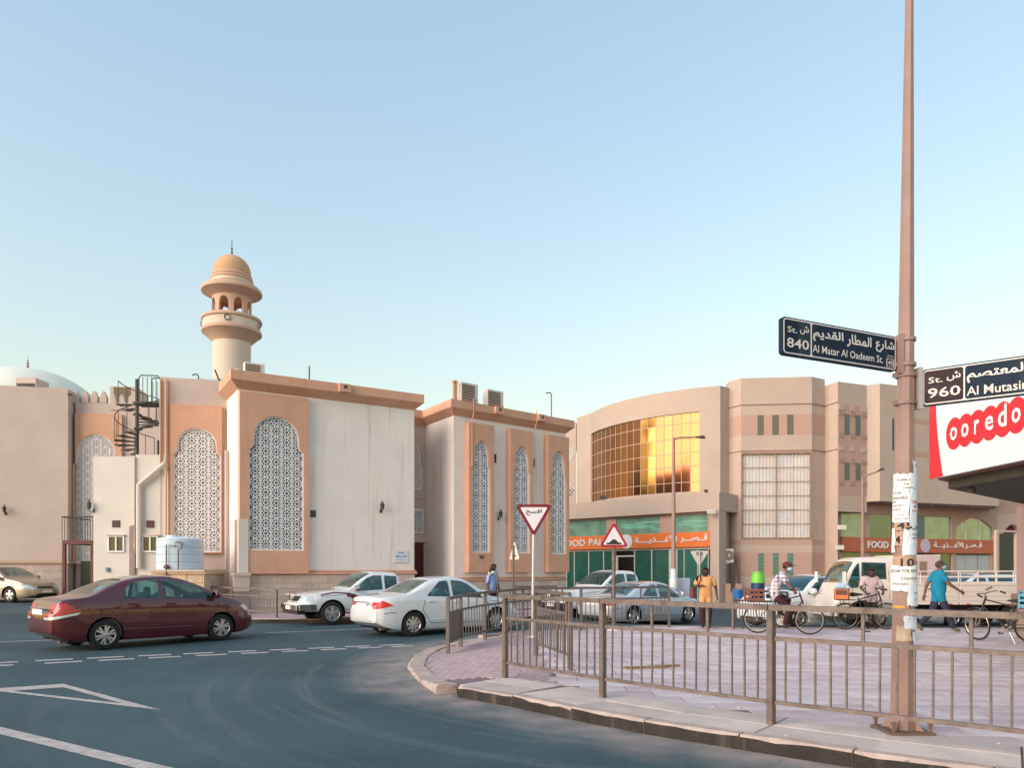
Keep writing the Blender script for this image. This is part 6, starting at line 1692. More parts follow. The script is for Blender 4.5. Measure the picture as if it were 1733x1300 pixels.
def wheel(parent, x, y, r, w, rim_m, spokes=5, steel=False):
    o = bpy.data.objects.new('wheel', None); o.empty_display_size = .1; put(o, parent, local=T(x, y, r) @ (RZ(math.pi) if y > 0 else Matrix()))
    ri = r * .66
    MB().lathe([(ri, -w / 2 + .01), (r * .90, -w / 2), (r * .97, -w / 2 + .015), (r, -w / 2 + .05), (r, w / 2 - .05), (r * .97, w / 2 - .015), (r * .9, w / 2), (ri, w / 2 - .01)], 36, axis='Y').build('tyre', RUBBER, o, smooth=True, angle=50)
    mb = MB(); mb.lathe([(ri, -w / 2 + .012), (ri * .97, -w / 2 + .0), (ri * .93, -w / 2 + .012), (ri * .90, -w / 2 + .05), (ri * .88, w / 2)], 36, axis='Y')
    mb.build('rim', rim_m, o, smooth=True)
    MB().lathe([(.001, -w / 2 + .075), (ri * .92, -w / 2 + .07)], 24, axis='Y').build('brake_disc', WELL if not steel else RIMG, o)
    sm = MB(); yv = -w / 2
    for k in range(spokes):
        a = 6.28318 * k / spokes + .3; c, s_ = math.cos(a), math.sin(a)
        for da in ((-.13, .13) if spokes < 7 else (0,)):
            a1, a2 = a + da * .6, a + da * 1.5
            hw = ri * (.085 if spokes < 7 else .13)
            p0 = Vector((math.cos(a1) * ri * .12, yv + .008, math.sin(a1) * ri * .12)); p1 = Vector((math.cos(a2) * ri * .93, yv + .016, math.sin(a2) * ri * .93))
            n = Vector((-(p1 - p0).z, 0, (p1 - p0).x)).normalized()
            sm.add([p0 - n * hw, p0 + n * hw, p1 + n * hw * 1.25, p1 - n * hw * 1.25, *(q + Vector((0, .045, 0)) for q in (p0 - n * hw, p0 + n * hw, p1 + n * hw * 1.25, p1 - n * hw * 1.25))], [(0, 1, 2, 3), (4, 7, 6, 5), (0, 4, 5, 1), (1, 5, 6, 2), (2, 6, 7, 3), (3, 7, 4, 0)])
    sm.lathe([(.001, yv + .0), (ri * .16, yv + .003), (ri * .2, yv + .02), (ri * .2, yv + .06)], 16, axis='Y')
    sm.build('hubcap', rim_m, o)
def strip(bm_tree, pts, side, name, m, parent, r=.006):
    """thin seam laid on the shell: pts in (x, z), pushed out to the surface on one side"""
    out = []
    for i in range(len(pts) - 1):
        for k in range(5):
            t = k / 5; x = pts[i][0] + (pts[i + 1][0] - pts[i][0]) * t; z = pts[i][1] + (pts[i + 1][1] - pts[i][1]) * t
            h = bm_tree.ray_cast(Vector((x, side * 3, z)), Vector((0, -side, 0)))
            if h[0] and abs(h[0].y) > .3: out.append(h[0])
    if len(out) > 1: MB().tube(out, r, 4).build(name, m, parent)
def side_point(tree, x, z, side):
    h = tree.ray_cast(Vector((x, side * 3, z)), Vector((0, -side, 0))); return h[0] if h[0] else Vector((x, side * .85, z))
from mathutils.bvhtree import BVHTree
def make_car(label, cat, name, pos, heading, S, group='vehicles on the road', zg=None):
    z_ = gz(*pos) if zg is None else zg
    t = thing(name, label, cat, (pos[0], pos[1], z_), heading, group)
    m = S['paint']; bm = body_mesh(S); tree = BVHTree.FromBMesh(bm)
    belt = S['belt'][0][1]; gl = S.get('glass', CARGL)
    for v in bm.verts: pass
    bm.normal_update()
    up = lambda f: f.calc_center_median().z > S['glass_z']
    side = lambda f: abs(f.normal.y) > .55
    jobs = []
    for poly in S['side_windows']:
        fs = cut(bm, poly, 'xz', lambda f: abs(f.normal.y) > .5)
        for q in halves(fs): take(bm, q, 'side_window', gl, t, BLACKP, .028)
    for poly in S['screens']:
        fs = cut(bm, poly, 'xy', lambda f: f.normal.z > .12 and f.calc_center_median().z > S['glass_z'] - .1 and abs(f.normal.x) > .12)
        take(bm, fs, 'windscreen' if poly[0][0] > S.get('cabin_x', 0) else 'rear_window', gl, t, BLACKP, .03)
    # wheel arches
    for ax in S['axles']:
        R_ = S['wheel_r'] * 1.16; poly = [(ax + R_ * math.cos(6.28318 * i / 18), S['wheel_r'] + .01 + R_ * math.sin(6.28318 * i / 18)) for i in range(18)]
        fs = cut(bm, poly, 'xz', lambda f: abs(f.normal.y) > .25 or (f.normal.z < -.2 and abs(f.calc_center_median().y) > S['W'] * .30))
        bmesh.ops.delete(bm, geom=fs, context='FACES')
        for sgn in (-1, 1):
            w_ = interp(S['width'], ax); y0, y1 = sgn * w_ * .97, sgn * w_ * .52
            mb = MB(); n = 12
            prof = [(ax + R_ * math.cos(math.pi * (i / n * 1.2 - .1)), S['wheel_r'] + .01 + R_ * math.sin(math.pi * (i / n * 1.2 - .1))) for i in range(n + 1)]
            for i in range(n): mb.quad((prof[i][0], y0, prof[i][1]), (prof[i + 1][0], y0, prof[i + 1][1]), (prof[i + 1][0], y1, prof[i + 1][1]), (prof[i][0], y1, prof[i][1]))
            mb.add([(x, y1, z) for x, z in prof], [tuple(range(n + 1))])
            mb.build('wheel_well', WELL, t)
            wheel(t, ax, sgn * (S['W'] / 2 - S['tyre_w'] / 2 - .02), S['wheel_r'], S['tyre_w'], S['rim'], S.get('spokes', 5), S.get('steel', False))
    # lamps: outline given in side view, faces near the car's ends
    for nm, poly, lm in S['lamps']:
        fs = cut(bm, poly, 'xz', lambda f: abs(f.calc_center_median().y) > S['W'] * S.get('lamp_in', .25) and f.normal.z < .8)
        for q in halves(fs): take(bm, q, nm, lm, t, shift=.004)
    for nm, poly, lm in S.get('ends', ()):          # outline in end view (y, z), with x sign from the name
        sx = 1 if 'front' in nm or 'grille' in nm or 'air' in nm else -1
        fs = cut(bm, poly, 'yz', lambda f: f.normal.x * sx > .35 and f.calc_center_median().x * sx > S['L'] * .38)
        take(bm, fs, nm, lm, t, shift=.004)
    me = bpy.data.meshes.new('body'); bm.to_mesh(me); bm.free(); me.materials.append(m)
    me.polygons.foreach_set('use_smooth', [True] * len(me.polygons)); me.set_sharp_from_angle(angle=R(38))
    inst('body', me, t)
    # seams, handles, sills, mirrors
    for pts in S.get('seams', ()):
        for sgn in (-1, 1): strip(tree, pts, sgn, 'door_seam', BLACKP, t, .008)
    for pts, mm, r in S.get('mouldings', ()):
        for sgn in (-1, 1): strip(tree, pts, sgn, 'side_moulding', mm, t, r)
    for x, z in S.get('handles', ()):
        for sgn in (-1, 1):
            p = side_point(tree, x, z, sgn); MB().cbox(-.10, .10, -.02, .02, -.018, .018, .006).build('door_handle', S.get('handle_m', m), t, local=T(p.x, p.y + sgn * .012, p.z))
    mx_, mz = S['mirror']
    for sgn in (-1, 1):
        p = side_point(tree, mx_, mz - .04, sgn)
        mo = MB(); Mm = T(mx_, p.y + sgn * .12, mz + .04)
        mo.lathe([(.02, -.07), (.075, -.055), (.095, 0), (.09, .05), (.07, .06)], 12, axis='X', M=Mm @ Matrix.Scale(1.25, 4, (0, 1, 0)) @ RZ(math.pi)).box(-.03, .03, -.12 if sgn > 0 else 0, 0 if sgn > 0 else .12, -.05, -.02, M=Mm)
        mo.build('door_mirror', S.get('mirror_m', m), t, smooth=True)
    # cabin: tub, seats, dash, wheel
    w_ = S['W'] / 2 * .86; x0, x1 = S['cabin']; zf = S['floor']
    tb = MB(); tb.box(x0, x1, -w_, w_, S['sill'][1][1] + .02, zf); tb.build('cabin_floor', BEIGESEAT if S.get('beige') else SEAT, t)
    for sx in S['seats']:
        for sgn in (-1, 1):
            so = MB().cbox(-.10, .10, -.23, .23, zf - .05, S['seat_top'], .06, M=T(sx, sgn * .36, 0) @ Matrix.Rotation(-.16, 4, 'Y')).build('seat', SEAT, t)
            MB().cbox(-.05, .05, -.12, .12, S['seat_top'] - .14, S['seat_top'] + .12, .04, M=T(sx - .10, sgn * .36, 0)).build('headrest', SEAT, so)
    dx = S['seats'][0] + .72
    MB().cbox(dx, dx + .35, -w_ * .95, w_ * .95, zf - .1, S['belt'][-1][1] if False else zf + .20, .05).build('dashboard', BLACKP, t)
    MB().lathe([(.17, -.012), (.185, 0), (.17, .012), (.155, 0), (.17, -.012)], 20, axis='X', M=T(dx - .12, .36, zf + .20) @ Matrix.Rotation(.4, 4, 'Y')).build('steering_wheel', BLACKP, t)
    MB().box(-S['L'] / 2 + .25, S['L'] / 2 - .25, -S['W'] / 2 * .78, S['W'] / 2 * .78, S['sill'][1][1] - .05, S['sill'][1][1] + .03).build('underbody', WELL, t)
    for nm, bx_, mm in S.get('extras', ()): MB().cbox(*bx_, .012).build(nm, mm, t)
    return t
def stn(L, *more):
    h = L / 2; xs = set(round(-h + L * i / 34, 4) for i in range(35))
    return sorted(xs | set(more))
def sedan(L, W, H, r, paint_m, rim, hood=.92, trunk=1.0, lit=False, spokes=5, beige=False):
    """three-box saloon; front at +L/2"""
    h = L / 2; k = H / 1.5
    x = lambda f: f * h
    fa, ra = x(.60), x(-.585)
    S = dict(L=L, W=W, paint=paint_m, rim=rim, wheel_r=r, tyre_w=.19, axles=(fa, ra), spokes=spokes, beige=beige, glass_z=.95 * k, cabin_x=0.0)
    zb0 = .91 * k
    S['top'] = [(x(-1), .80 * k), (x(-.97), trunk * .955 * k), (x(-.80), trunk * k), (x(-.655), trunk * 1.035 * k), (x(-.47), 1.24 * k), (x(-.30), 1.41 * k), (x(-.12), 1.485 * k), (x(.03), 1.50 * k), (x(.16), 1.455 * k), (x(.30), 1.31 * k), (x(.475), 1.055 * k), (x(.52), hood * 1.075 * k), (x(.70), hood * 1.0 * k), (x(.88), hood * .87 * k), (x(.97), hood * .74 * k), (x(1), .60 * k)]
    S['belt'] = [(x(-1), .74 * k), (x(-.9), .93 * k), (x(-.6), .985 * k), (x(-.2), .955 * k), (x(.3), .905 * k), (x(.52), .88 * k), (x(.8), .76 * k), (x(1), .56 * k)]
    S['width'] = [(x(-1), W * .40), (x(-.96), W * .445), (x(-.8), W * .49), (x(-.5), W * .5), (x(.5), W * .5), (x(.8), W * .485), (x(.93), W * .44), (x(1), W * .37)]
    S['sill'] = [(x(-1), .36), (x(-.9), .25), (x(-.75), .19), (x(.75), .17), (x(.9), .21), (x(1), .27)]
    S['stations'] = stn(L, x(.475), x(-.655), x(-.97), x(.97))
    bz = .97 * k
    S['side_windows'] = [
        [(x(-.40), bz + .035), (x(-.395), bz + .06), (x(-.20), 1.375 * k), (x(-.115), 1.40 * k), (x(-.075), 1.405 * k), (x(-.075), bz + .005)],
        [(x(-.035), bz + .0), (x(-.035), 1.405 * k), (x(.04), 1.405 * k), (x(.13), 1.375 * k), (x(.20), 1.31 * k), (x(.405), .975 * k), (x(.405), bz - .045)]]
    S['screens'] = [[(x(.46), -W * .40), (x(.46), W * .40), (x(.155), W * .315), (x(.155), -W * .315)], [(x(-.635), -W * .36), (x(-.30), -W * .31), (x(-.30), W * .31), (x(-.635), W * .36)]]
    red = LAMPRON if lit else LAMPR
    S['lamps'] = [('headlamp', [(x(.80), .70 * k), (x(.84), .63 * k), (x(1.03), .545 * k), (x(1.03), .67 * k), (x(.93), .75 * k)], LAMPW),
                  ('tail_lamp', [(x(-.84), .80 * k), (x(-1.03), .70 * k), (x(-1.03), .83 * k), (x(-.95), .92 * k)], red),
                  ('reversing_lamp', [(x(-.865), .765 * k), (x(-1.03), .655 * k), (x(-1.03), .695 * k), (x(-.85), .795 * k)], LAMPW)]
    S['lamp_in'] = .24
    S['seams'] = [[(x(-.055), bz), (x(-.055), .30)], [(x(-.055), .30), (x(.44), .30), (x(.47), .6), (x(.46), .90 * k)], [(x(-.055), .32), (x(-.36), .32), (x(-.47), .66), (x(-.43), bz)], [(x(.50), .85 * k), (x(.72), .78 * k), (x(.84), .70 * k)], [(x(-.95), .60), (x(-.86), .62), (x(-.80), .60)]]
    S['mouldings'] = [([(x(-.42), .40), (x(.42), .39)], paint_m, .014)]
    S['handles'] = [(x(.02), .855 * k), (x(-.36), .88 * k)]
    S['mirror'] = (x(.385), 1.0 * k)
    S['cabin'] = (x(-.60), x(.45)); S['floor'] = .62 * k; S['seats'] = (x(-.02), x(-.42)); S['seat_top'] = 1.13 * k
    S['extras'] = [('number_plate', (-h - .095, -h - .070, -.26, .26, .74 * k, .85 * k), PLATE), ('exhaust_pipe', (-h + .12, -h + .5, -W * .33, -W * .28, .18, .23), GALVF),
                   ('plate_trim', (-h - .10, -h - .06, -.40, .40, .865 * k, .885 * k), CHROME), ('number_plate', (h + .08, h + .10, -.26, .26, .40, .50), PLATE)]
    S['ends'] = [('grille', [(-.36, .58 * k), (.36, .58 * k), (.40, .66 * k), (-.40, .66 * k)], BLACKP), ('air_intake', [(-.5, .27), (.5, .27), (.46, .37), (-.46, .37)], BLACKP)]
    return S
def head(dx, dy): return math.atan2(dy, dx)
MAROON = paint('maroon_metallic', (.105, .014, .018), .2, .3)
WHITE = paint('white_car_paint', (.66, .67, .68))
SILVER = paint('silver_blue_metallic', (.52, .54, .60), .35, .3)
GOLDP = paint('pale_gold_metallic', (.34, .27, .19), .4, .35)
CREAMW = paint('cream_white_paint', (.68, .60, .54))

# maroon saloon
S = sedan(4.35, 1.70, 1.535, .315, MAROON, RIM, hood=.97, trunk=1.035, beige=True, spokes=6)
_h = 4.35 / 2; _x = lambda f: f * _h; _k = 1.535 / 1.5
S['top'] = [(_x(-1), .80 * _k), (_x(-.975), 1.0 * _k), (_x(-.92), 1.05 * _k), (_x(-.80), 1.075 * _k), (_x(-.72), 1.10 * _k), (_x(-.52), 1.30 * _k), (_x(-.34), 1.435 * _k), (_x(-.16), 1.49 * _k), (_x(.02), 1.50 * _k), (_x(.18), 1.455 * _k), (_x(.34), 1.34 * _k), (_x(.62), 1.06 * _k), (_x(.66), 1.02 * _k), (_x(.80), .94 * _k), (_x(.92), .81 * _k), (_x(.975), .72 * _k), (_x(1), .60 * _k)]
S['belt'] = [(_x(-1), .78 * _k), (_x(-.9), .98 * _k), (_x(-.6), 1.0 * _k), (_x(-.2), .98 * _k), (_x(.3), .955 * _k), (_x(.6), .915 * _k), (_x(.8), .83 * _k), (_x(1), .56 * _k)]
S['side_windows'] = [[(_x(-.43), 1.04 * _k), (_x(-.36), 1.30 * _k), (_x(-.28), 1.385 * _k), (_x(-.06), 1.415 * _k), (_x(-.06), 1.01 * _k)], [(_x(-.02), 1.01 * _k), (_x(-.02), 1.415 * _k), (_x(.06), 1.405 * _k), (_x(.20), 1.345 * _k), (_x(.35), 1.23 * _k), (_x(.55), 1.02 * _k), (_x(.55), .975 * _k)]]
S['screens'] = [[(_x(.60), -.68), (_x(.60), .68), (_x(.18), .54), (_x(.18), -.54)], [(_x(-.705), -.60), (_x(-.34), -.52), (_x(-.34), .52), (_x(-.705), .60)]]
S['lamps'] = [('headlamp', [(_x(.83), .80 * _k), (_x(.865), .70 * _k), (_x(1.03), .60 * _k), (_x(1.03), .71 * _k), (_x(.93), .83 * _k)], LAMPW), ('tail_lamp', [(_x(-.80), .80 * _k), (_x(-1.04), .70 * _k), (_x(-1.04), .93 * _k), (_x(-.92), .98 * _k)], LAMPR), ('reversing_lamp', [(_x(-.80), .79 * _k), (_x(-.83), .74 * _k), (_x(-1.04), .64 * _k), (_x(-1.04), .695 * _k)], LAMPW)]
S['stations'] = stn(4.35, _x(.62), _x(-.72), _x(-.975), _x(.975)); S['mirror'] = (_x(.52), 1.03 * _k); S['seats'] = (_x(.10), _x(-.30)); S['handles'] = [(_x(.05), .90 * _k), (_x(-.33), .92 * _k)]
S['seams'] = [[(_x(-.04), 1.0 * _k), (_x(-.04), .30)], [(_x(-.04), .30), (_x(.44), .30), (_x(.50), .6), (_x(.53), .93 * _k)], [(_x(-.04), .32), (_x(-.36), .32), (_x(-.46), .66), (_x(-.44), 1.0 * _k)], [(_x(-.99), .66), (_x(-.90), .68), (_x(-.80), .66)]]
make_car('maroon four-door saloon crossing the junction behind the double row of give way dashes', 'car', 'saloon_car', (-8.28, 16.85), R(51), S)
# white saloon with lit tail lamps
S = sedan(4.44, 1.70, 1.49, .31, WHITE, RIM, trunk=1.03, lit=True, spokes=9)
make_car('white four-door saloon with glowing red tail lamps beside the curved railing', 'car', 'saloon_car', (-1.98, 19.85), R(40), S)
# silver saloon
S = sedan(4.75, 1.80, 1.46, .325, SILVER, RIM, spokes=5, lit=True)
S['lamps'][1] = ('tail_lamp', S['lamps'][1][1], LAMPR)
make_car('silver blue saloon waiting behind the far plaza railing', 'car', 'saloon_car', (4.55, 25.75), R(38), S)
# pale gold saloon at the left edge
S = sedan(4.54, 1.76, 1.48, .315, GOLDP, RIM, spokes=5)
make_car('pale gold saloon parked in front of the domed wing', 'car', 'saloon_car', (-21.5, 31.1), R(-14), S)
S = sedan(4.6, 1.8, 1.5, .32, paint('charcoal_paint', (.03, .03, .03)), RIMG)
make_car('dark grey car half hidden behind the white flatbed cab', 'car', 'saloon_car', (12.6, 30.2), R(195), S)

def suv(L, W, H, r, paint_m, rim, glassm=CARGL):
    S = sedan(L, W, 1.5, r, paint_m, rim); h = L / 2; x = lambda f: f * h; k = H / 1.62
    S['top'] = [(x(-1), .9 * k), (x(-.985), 1.10 * k), (x(-.93), 1.35 * k), (x(-.84), 1.54 * k), (x(-.6), 1.60 * k), (x(-.1), 1.63 * k), (x(.12), 1.58 * k), (x(.26), 1.45 * k), (x(.46), 1.12 * k), (x(.52), 1.07 * k), (x(.8), .98 * k), (x(.95), .86 * k), (x(1), .7 * k)]
    S['belt'] = [(x(-1), .86 * k), (x(-.9), 1.08 * k), (x(-.3), 1.05 * k), (x(.4), .99 * k), (x(.8), .87 * k), (x(1), .66 * k)]
    S['glass_z'] = 1.05 * k; bz = 1.07 * k
    S['side_windows'] = [[(x(-.86), bz + .04), (x(-.80), 1.48 * k), (x(-.56), 1.53 * k), (x(-.56), bz + .02)], [(x(-.52), bz + .02), (x(-.52), 1.53 * k), (x(-.06), 1.54 * k), (x(-.06), bz)], [(x(-.02), bz), (x(-.02), 1.54 * k), (x(.08), 1.53 * k), (x(.18), 1.44 * k), (x(.40), 1.09 * k), (x(.40), bz - .03)]]
    S['screens'] = [[(x(.45), -W * .40), (x(.45), W * .40), (x(.11), W * .33), (x(.11), -W * .33)], [(x(-.985), -W * .36), (x(-.87), -W * .34), (x(-.87), W * .34), (x(-.985), W * .36)]]
    S['lamps'] = [('headlamp', [(x(.78), .86 * k), (x(.84), .76 * k), (x(1.03), .70 * k), (x(1.03), .80 * k), (x(.95), .87 * k)], LAMPW), ('tail_lamp', [(x(-.90), .86 * k), (x(-1.03), .80 * k), (x(-1.03), 1.05 * k), (x(-.93), 1.05 * k)], LAMPR)]
    S['handles'] = [(x(.02), .95 * k), (x(-.42), .97 * k)]; S['mirror'] = (x(.37), 1.1 * k); S['seat_top'] = 1.22 * k; S['floor'] = .72 * k; S['cabin'] = (x(-.9), x(.44))
    S['glass'] = glassm; S['stations'] = stn(L, x(.46), x(-.985), x(-.93), x(-.84), x(.12))
    S['extras'] = [('roof_rail', (x(-.75), x(.05), -W * .34, -W * .32, 1.585 * k, 1.625 * k), GALVF), ('roof_rail', (x(-.75), x(.05), W * .32, W * .34, 1.585 * k, 1.625 * k), GALVF)]
    return S
make_car('white crossover with teal windscreen facing the plaza behind the cyclist', 'car', 'crossover_car', (9.35, 23.4), R(206), suv(4.5, 1.84, 1.62, .34, WHITE, RIMG, TEALGL))
make_car('white people carrier standing behind the flatbed load bed', 'car', 'people_carrier', (15.6, 25.4), R(196), suv(4.9, 1.85, 1.78, .34, WHITE, RIM, TEALGL))

def pickup(L, W, H, r, paint_m, rim, new=False):
    h = L / 2; x = lambda f: f * h; k = H / 1.72
    S = dict(L=L, W=W, paint=paint_m, rim=rim, wheel_r=r, tyre_w=.23, axles=(x(.63), x(-.55)), glass_z=1.15 * k, cabin_x=0.1, tumble=.26, spokes=6 if new else 5, steel=not new)
    S['top'] = [(x(-1), 1.10 * k), (x(-.30), 1.12 * k), (x(-.285), 1.16 * k), (x(-.27), 1.58 * k), (x(-.22), 1.70 * k), (x(.06), 1.72 * k), (x(.15), 1.66 * k), (x(.24), 1.52 * k), (x(.40), 1.18 * k), (x(.44), 1.13 * k), (x(.7), 1.08 * k), (x(.90), .99 * k), (x(.97), .88 * k), (x(1), .74 * k)]
    S['belt'] = [(x(-1), 1.05 * k), (x(-.3), 1.06 * k), (x(.1), 1.06 * k), (x(.4), 1.02 * k), (x(.8), .93 * k), (x(1), .70 * k)]
    S['width'] = [(x(-1), W * .475), (x(-.9), W * .485), (x(.5), W * .49), (x(.8), W * .49), (x(.93), W * .46), (x(1), W * .40)]
    S['sill'] = [(x(-1), .55), (x(-.9), .46), (x(.8), .42), (x(.92), .42), (x(1), .46)]
    S['stations'] = stn(L, x(-.30), x(-.285), x(-.27), x(-.22), x(.06), x(.40), x(.44))
    bz = 1.10 * k
    S['side_windows'] = [[(x(-.235), bz + .03), (x(-.235), 1.57 * k), (x(-.065), 1.60 * k), (x(-.065), bz + .02)], [(x(-.03), bz + .02), (x(-.03), 1.60 * k), (x(.08), 1.60 * k), (x(.17), 1.52 * k), (x(.335), 1.17 * k), (x(.335), bz - .01)]]
    S['screens'] = [[(x(.39), -W * .41), (x(.39), W * .41), (x(.12), W * .355), (x(.12), -W * .355)]]
    S['lamps'] = [('headlamp', [(x(.86), .97 * k), (x(.86), .80 * k), (x(1.03), .76 * k), (x(1.03), .90 * k), (x(.95), .96 * k)], LAMPW), ('tail_lamp', [(x(-.965), .70 * k), (x(-1.03), .70 * k), (x(-1.03), 1.02 * k), (x(-.965), 1.02 * k)], LAMPR)]
    S['lamp_in'] = .26
    S['seams'] = [[(x(-.045), bz), (x(-.045), .50)], [(x(-.045), .50), (x(.36), .50), (x(.38), 1.0 * k)], [(x(-.29), 1.05 * k), (x(-.29), .48)], [(x(.42), 1.0 * k), (x(.85), .90 * k)]]
    S['handles'] = [(x(.0), .95 * k), (x(-.21), .96 * k)]; S['mirror'] = (x(.33), 1.14 * k); S['mirror_m'] = CHROME; S['handle_m'] = CHROME
    S['cabin'] = (x(-.26), x(.38)); S['floor'] = .82 * k; S['seats'] = (x(.02), x(-.19)); S['seat_top'] = 1.32 * k
    S['extras'] = [('bumper', (h - .05, h + .16, -W * .46, W * .46, .46, .62), CHROME if not new else BLACKP), ('number_plate', (h + .165, h + .18, -.24, .24, .48, .60), PLATE), ('skid_guard', (h - .1, h + .12, -W * .42, W * .42, .34, .455), BLACKP), ('rear_bumper', (-h - .12, -h + .05, -W * .44, W * .44, .46, .60), CHROME),
                   ('tow_step', (x(.0), x(.3), -W * .52, -W * .48, .38, .43), BLACKP), ('tow_step', (x(.0), x(.3), W * .48, W * .52, .38, .43), BLACKP)]
    S['ends'] = [('grille', [(-.34, .77 * k), (.34, .77 * k), (.36, .93 * k), (-.36, .93 * k)], BLACKP)]
    return S
S = pickup(4.95, 1.76, 1.60, .355, WHITE, RIM)
S['extras'] += [('grille_bar', (2.475 + .085, 2.475 + .115, -.10, .10, .74, .93), CHROME), ('grille_bar', (2.475 + .085, 2.475 + .11, -.42, .42, .905, .94), WHITE), ('bumper_corner', (2.475 - .45, 2.475 + .08, .70, .86, .46, .64), CHROME), ('bumper_corner', (2.475 - .45, 2.475 + .08, -.86, -.70, .46, .64), CHROME)]
DEC = mat('wine_decal', (.12, .01, .02), .4)
S['mouldings'] = [([(1.9, .90), (1.5, .98), (1.0, .94), (.7, .84), (.35, .76)], DEC, .022), ([(1.1, .90), (.75, .80), (.35, .72), (-.2, .70)], DEC, .045), ([(.55, .60), (.1, .60)], BLACKP, .02)]
make_car('white double-cab pickup with dark red side decals and chrome bumper', 'pickup', 'pickup_truck', (-4.55, 23.75), R(213), S)
S = pickup(5.2, 1.85, 1.78, .375, WHITE, RIM, True)
make_car('plain white double-cab pickup parked by the shop windows', 'pickup', 'pickup_truck', (3.75, 28.2), R(211), S)

# ---- flatbed truck
fd = R(177); rp = Vector((13.95, 21.3))
L_c = 1.62
trk = thing('flatbed_truck', 'cream white flatbed truck with drop sides parked along the plaza', 'truck', (rp.x, rp.y, 0), fd, 'vehicles on the road')
# local x forward, origin at the rear axle
wbs = 3.75; xf = wbs + 1.05
W = 1.80; h = L_c / 2
CS = dict(L=L_c, W=W, paint=CREAMW, tumble=.15)
k = 1.0
CS['top'] = [(-h, 1.96), (-h + .03, 1.99), (-.3, 2.03), (.10, 2.02), (.26, 1.95), (.40, 1.78), (.66, 1.22), (.72, 1.10), (h, .95)]
CS['belt'] = [(-h, 1.34), (.4, 1.32), (.66, 1.15), (h, .90)]
CS['width'] = [(-h, W * .47), (-h + .05, W * .485), (.5, W * .485), (.7, W * .47), (h, W * .43)]
CS['sill'] = [(-h, .60), (.6, .58), (h, .50)]
CS['stations'] = sorted(set([round(-h + L_c * i / 22, 4) for i in range(23)] + [.26, .40, .66, .72, -h + .03]))
bm = body_mesh(CS); tree = BVHTree.FromBMesh(bm); Mc = T(xf - h, 0, 0)
cab = bpy.data.objects.new('cab', None); cab.empty_display_size = .1; put(cab, trk, local=Mc)
for poly in ([(-.56, 1.40), (-.56, 1.86), (.10, 1.88), (.14, 1.40)], [(.17, 1.40), (.17, 1.86), (.24, 1.82), (.34, 1.68), (.52, 1.27), (.45, 1.16), (.24, 1.16)]):
    fs = cut(bm, poly, 'xz', lambda f: abs(f.normal.y) > .5)
    for q in halves(fs): take(bm, q, 'side_window', CARGL, cab, BLACKP, .02)
fs = cut(bm, [(.63, -W * .44), (.63, W * .44), (.31, W * .39), (.31, -W * .39)], 'xy', lambda f: f.normal.z > .1 and f.normal.x > .15 and f.calc_center_median().z > 1.2)
take(bm, fs, 'windscreen', CARGL, cab, BLACKP, .03)
poly = [(.12 + .46 * math.cos(6.28318 * i / 18), .36 + .46 * math.sin(6.28318 * i / 18)) for i in range(18)]
fs = cut(bm, poly, 'xz', lambda f: abs(f.normal.y) > .2); bmesh.ops.delete(bm, geom=fs, context='FACES')
me = bpy.data.meshes.new('cab_shell'); bm.to_mesh(me); bm.free(); me.materials.append(CREAMW); me.polygons.foreach_set('use_smooth', [True] * len(me.polygons)); me.set_sharp_from_angle(angle=R(38)); inst('cab_shell', me, cab)
for sgn in (-1, 1):
    strip(tree, [(-.62, 1.9), (-.62, .66), (.0, .66)], sgn, 'door_seam', BLACKP, cab); strip(tree, [(.36, 1.3), (.42, .95), (.56, .9)], sgn, 'door_seam', BLACKP, cab)
    p = side_point(tree, -.45, 1.12, sgn); MB().cbox(-.09, .09, -.015, .015, -.02, .02, .005).build('door_handle', BLACKP, cab, local=T(p.x, p.y + sgn * .01, p.z))
    p = side_point(tree, .56, 1.1, sgn); MB().tube([(.55, p.y, 1.1), (.70, p.y + sgn * .22, 1.25), (.70, p.y + sgn * .22, 1.65)], .015, 6).build('mirror_arm', BLACKP, cab)
    MB().cbox(.66, .74, p.y + sgn * .22 - .09, p.y + sgn * .22 + .09, 1.28, 1.62, .03).build('door_mirror', CREAMW, cab)
    p = side_point(tree, .72, .92, sgn); MB().cbox(-.05, .05, -.02, .02, -.06, .06, .01).build('indicator', LAMPO, cab, local=T(p.x, p.y, p.z))
MB().cbox(-.70, .1, -W * .40, W * .40, .75, 1.08, .05).build('seat_base', SEAT, cab); MB().cbox(-.72, -.58, -W * .40, W * .40, 1.05, 1.55, .05).build('seat', mat('tan_seat', (.30, .18, .13), .9), cab)
MB().cbox(.25, .55, -W * .41, W * .41, .8, 1.16, .05).build('dashboard', BLACKP, cab)
MB().lathe([(.19, -.012), (.205, 0), (.19, .012), (.175, 0), (.19, -.012)], 20, axis='X', M=T(.14, .40, 1.22) @ Matrix.Rotation(.7, 4, 'Y')).build('steering_wheel', BLACKP, cab)
MB().cbox(h - .03, h + .14, -W * .47, W * .47, .36, .62, .03).build('bumper', CREAMW, cab)
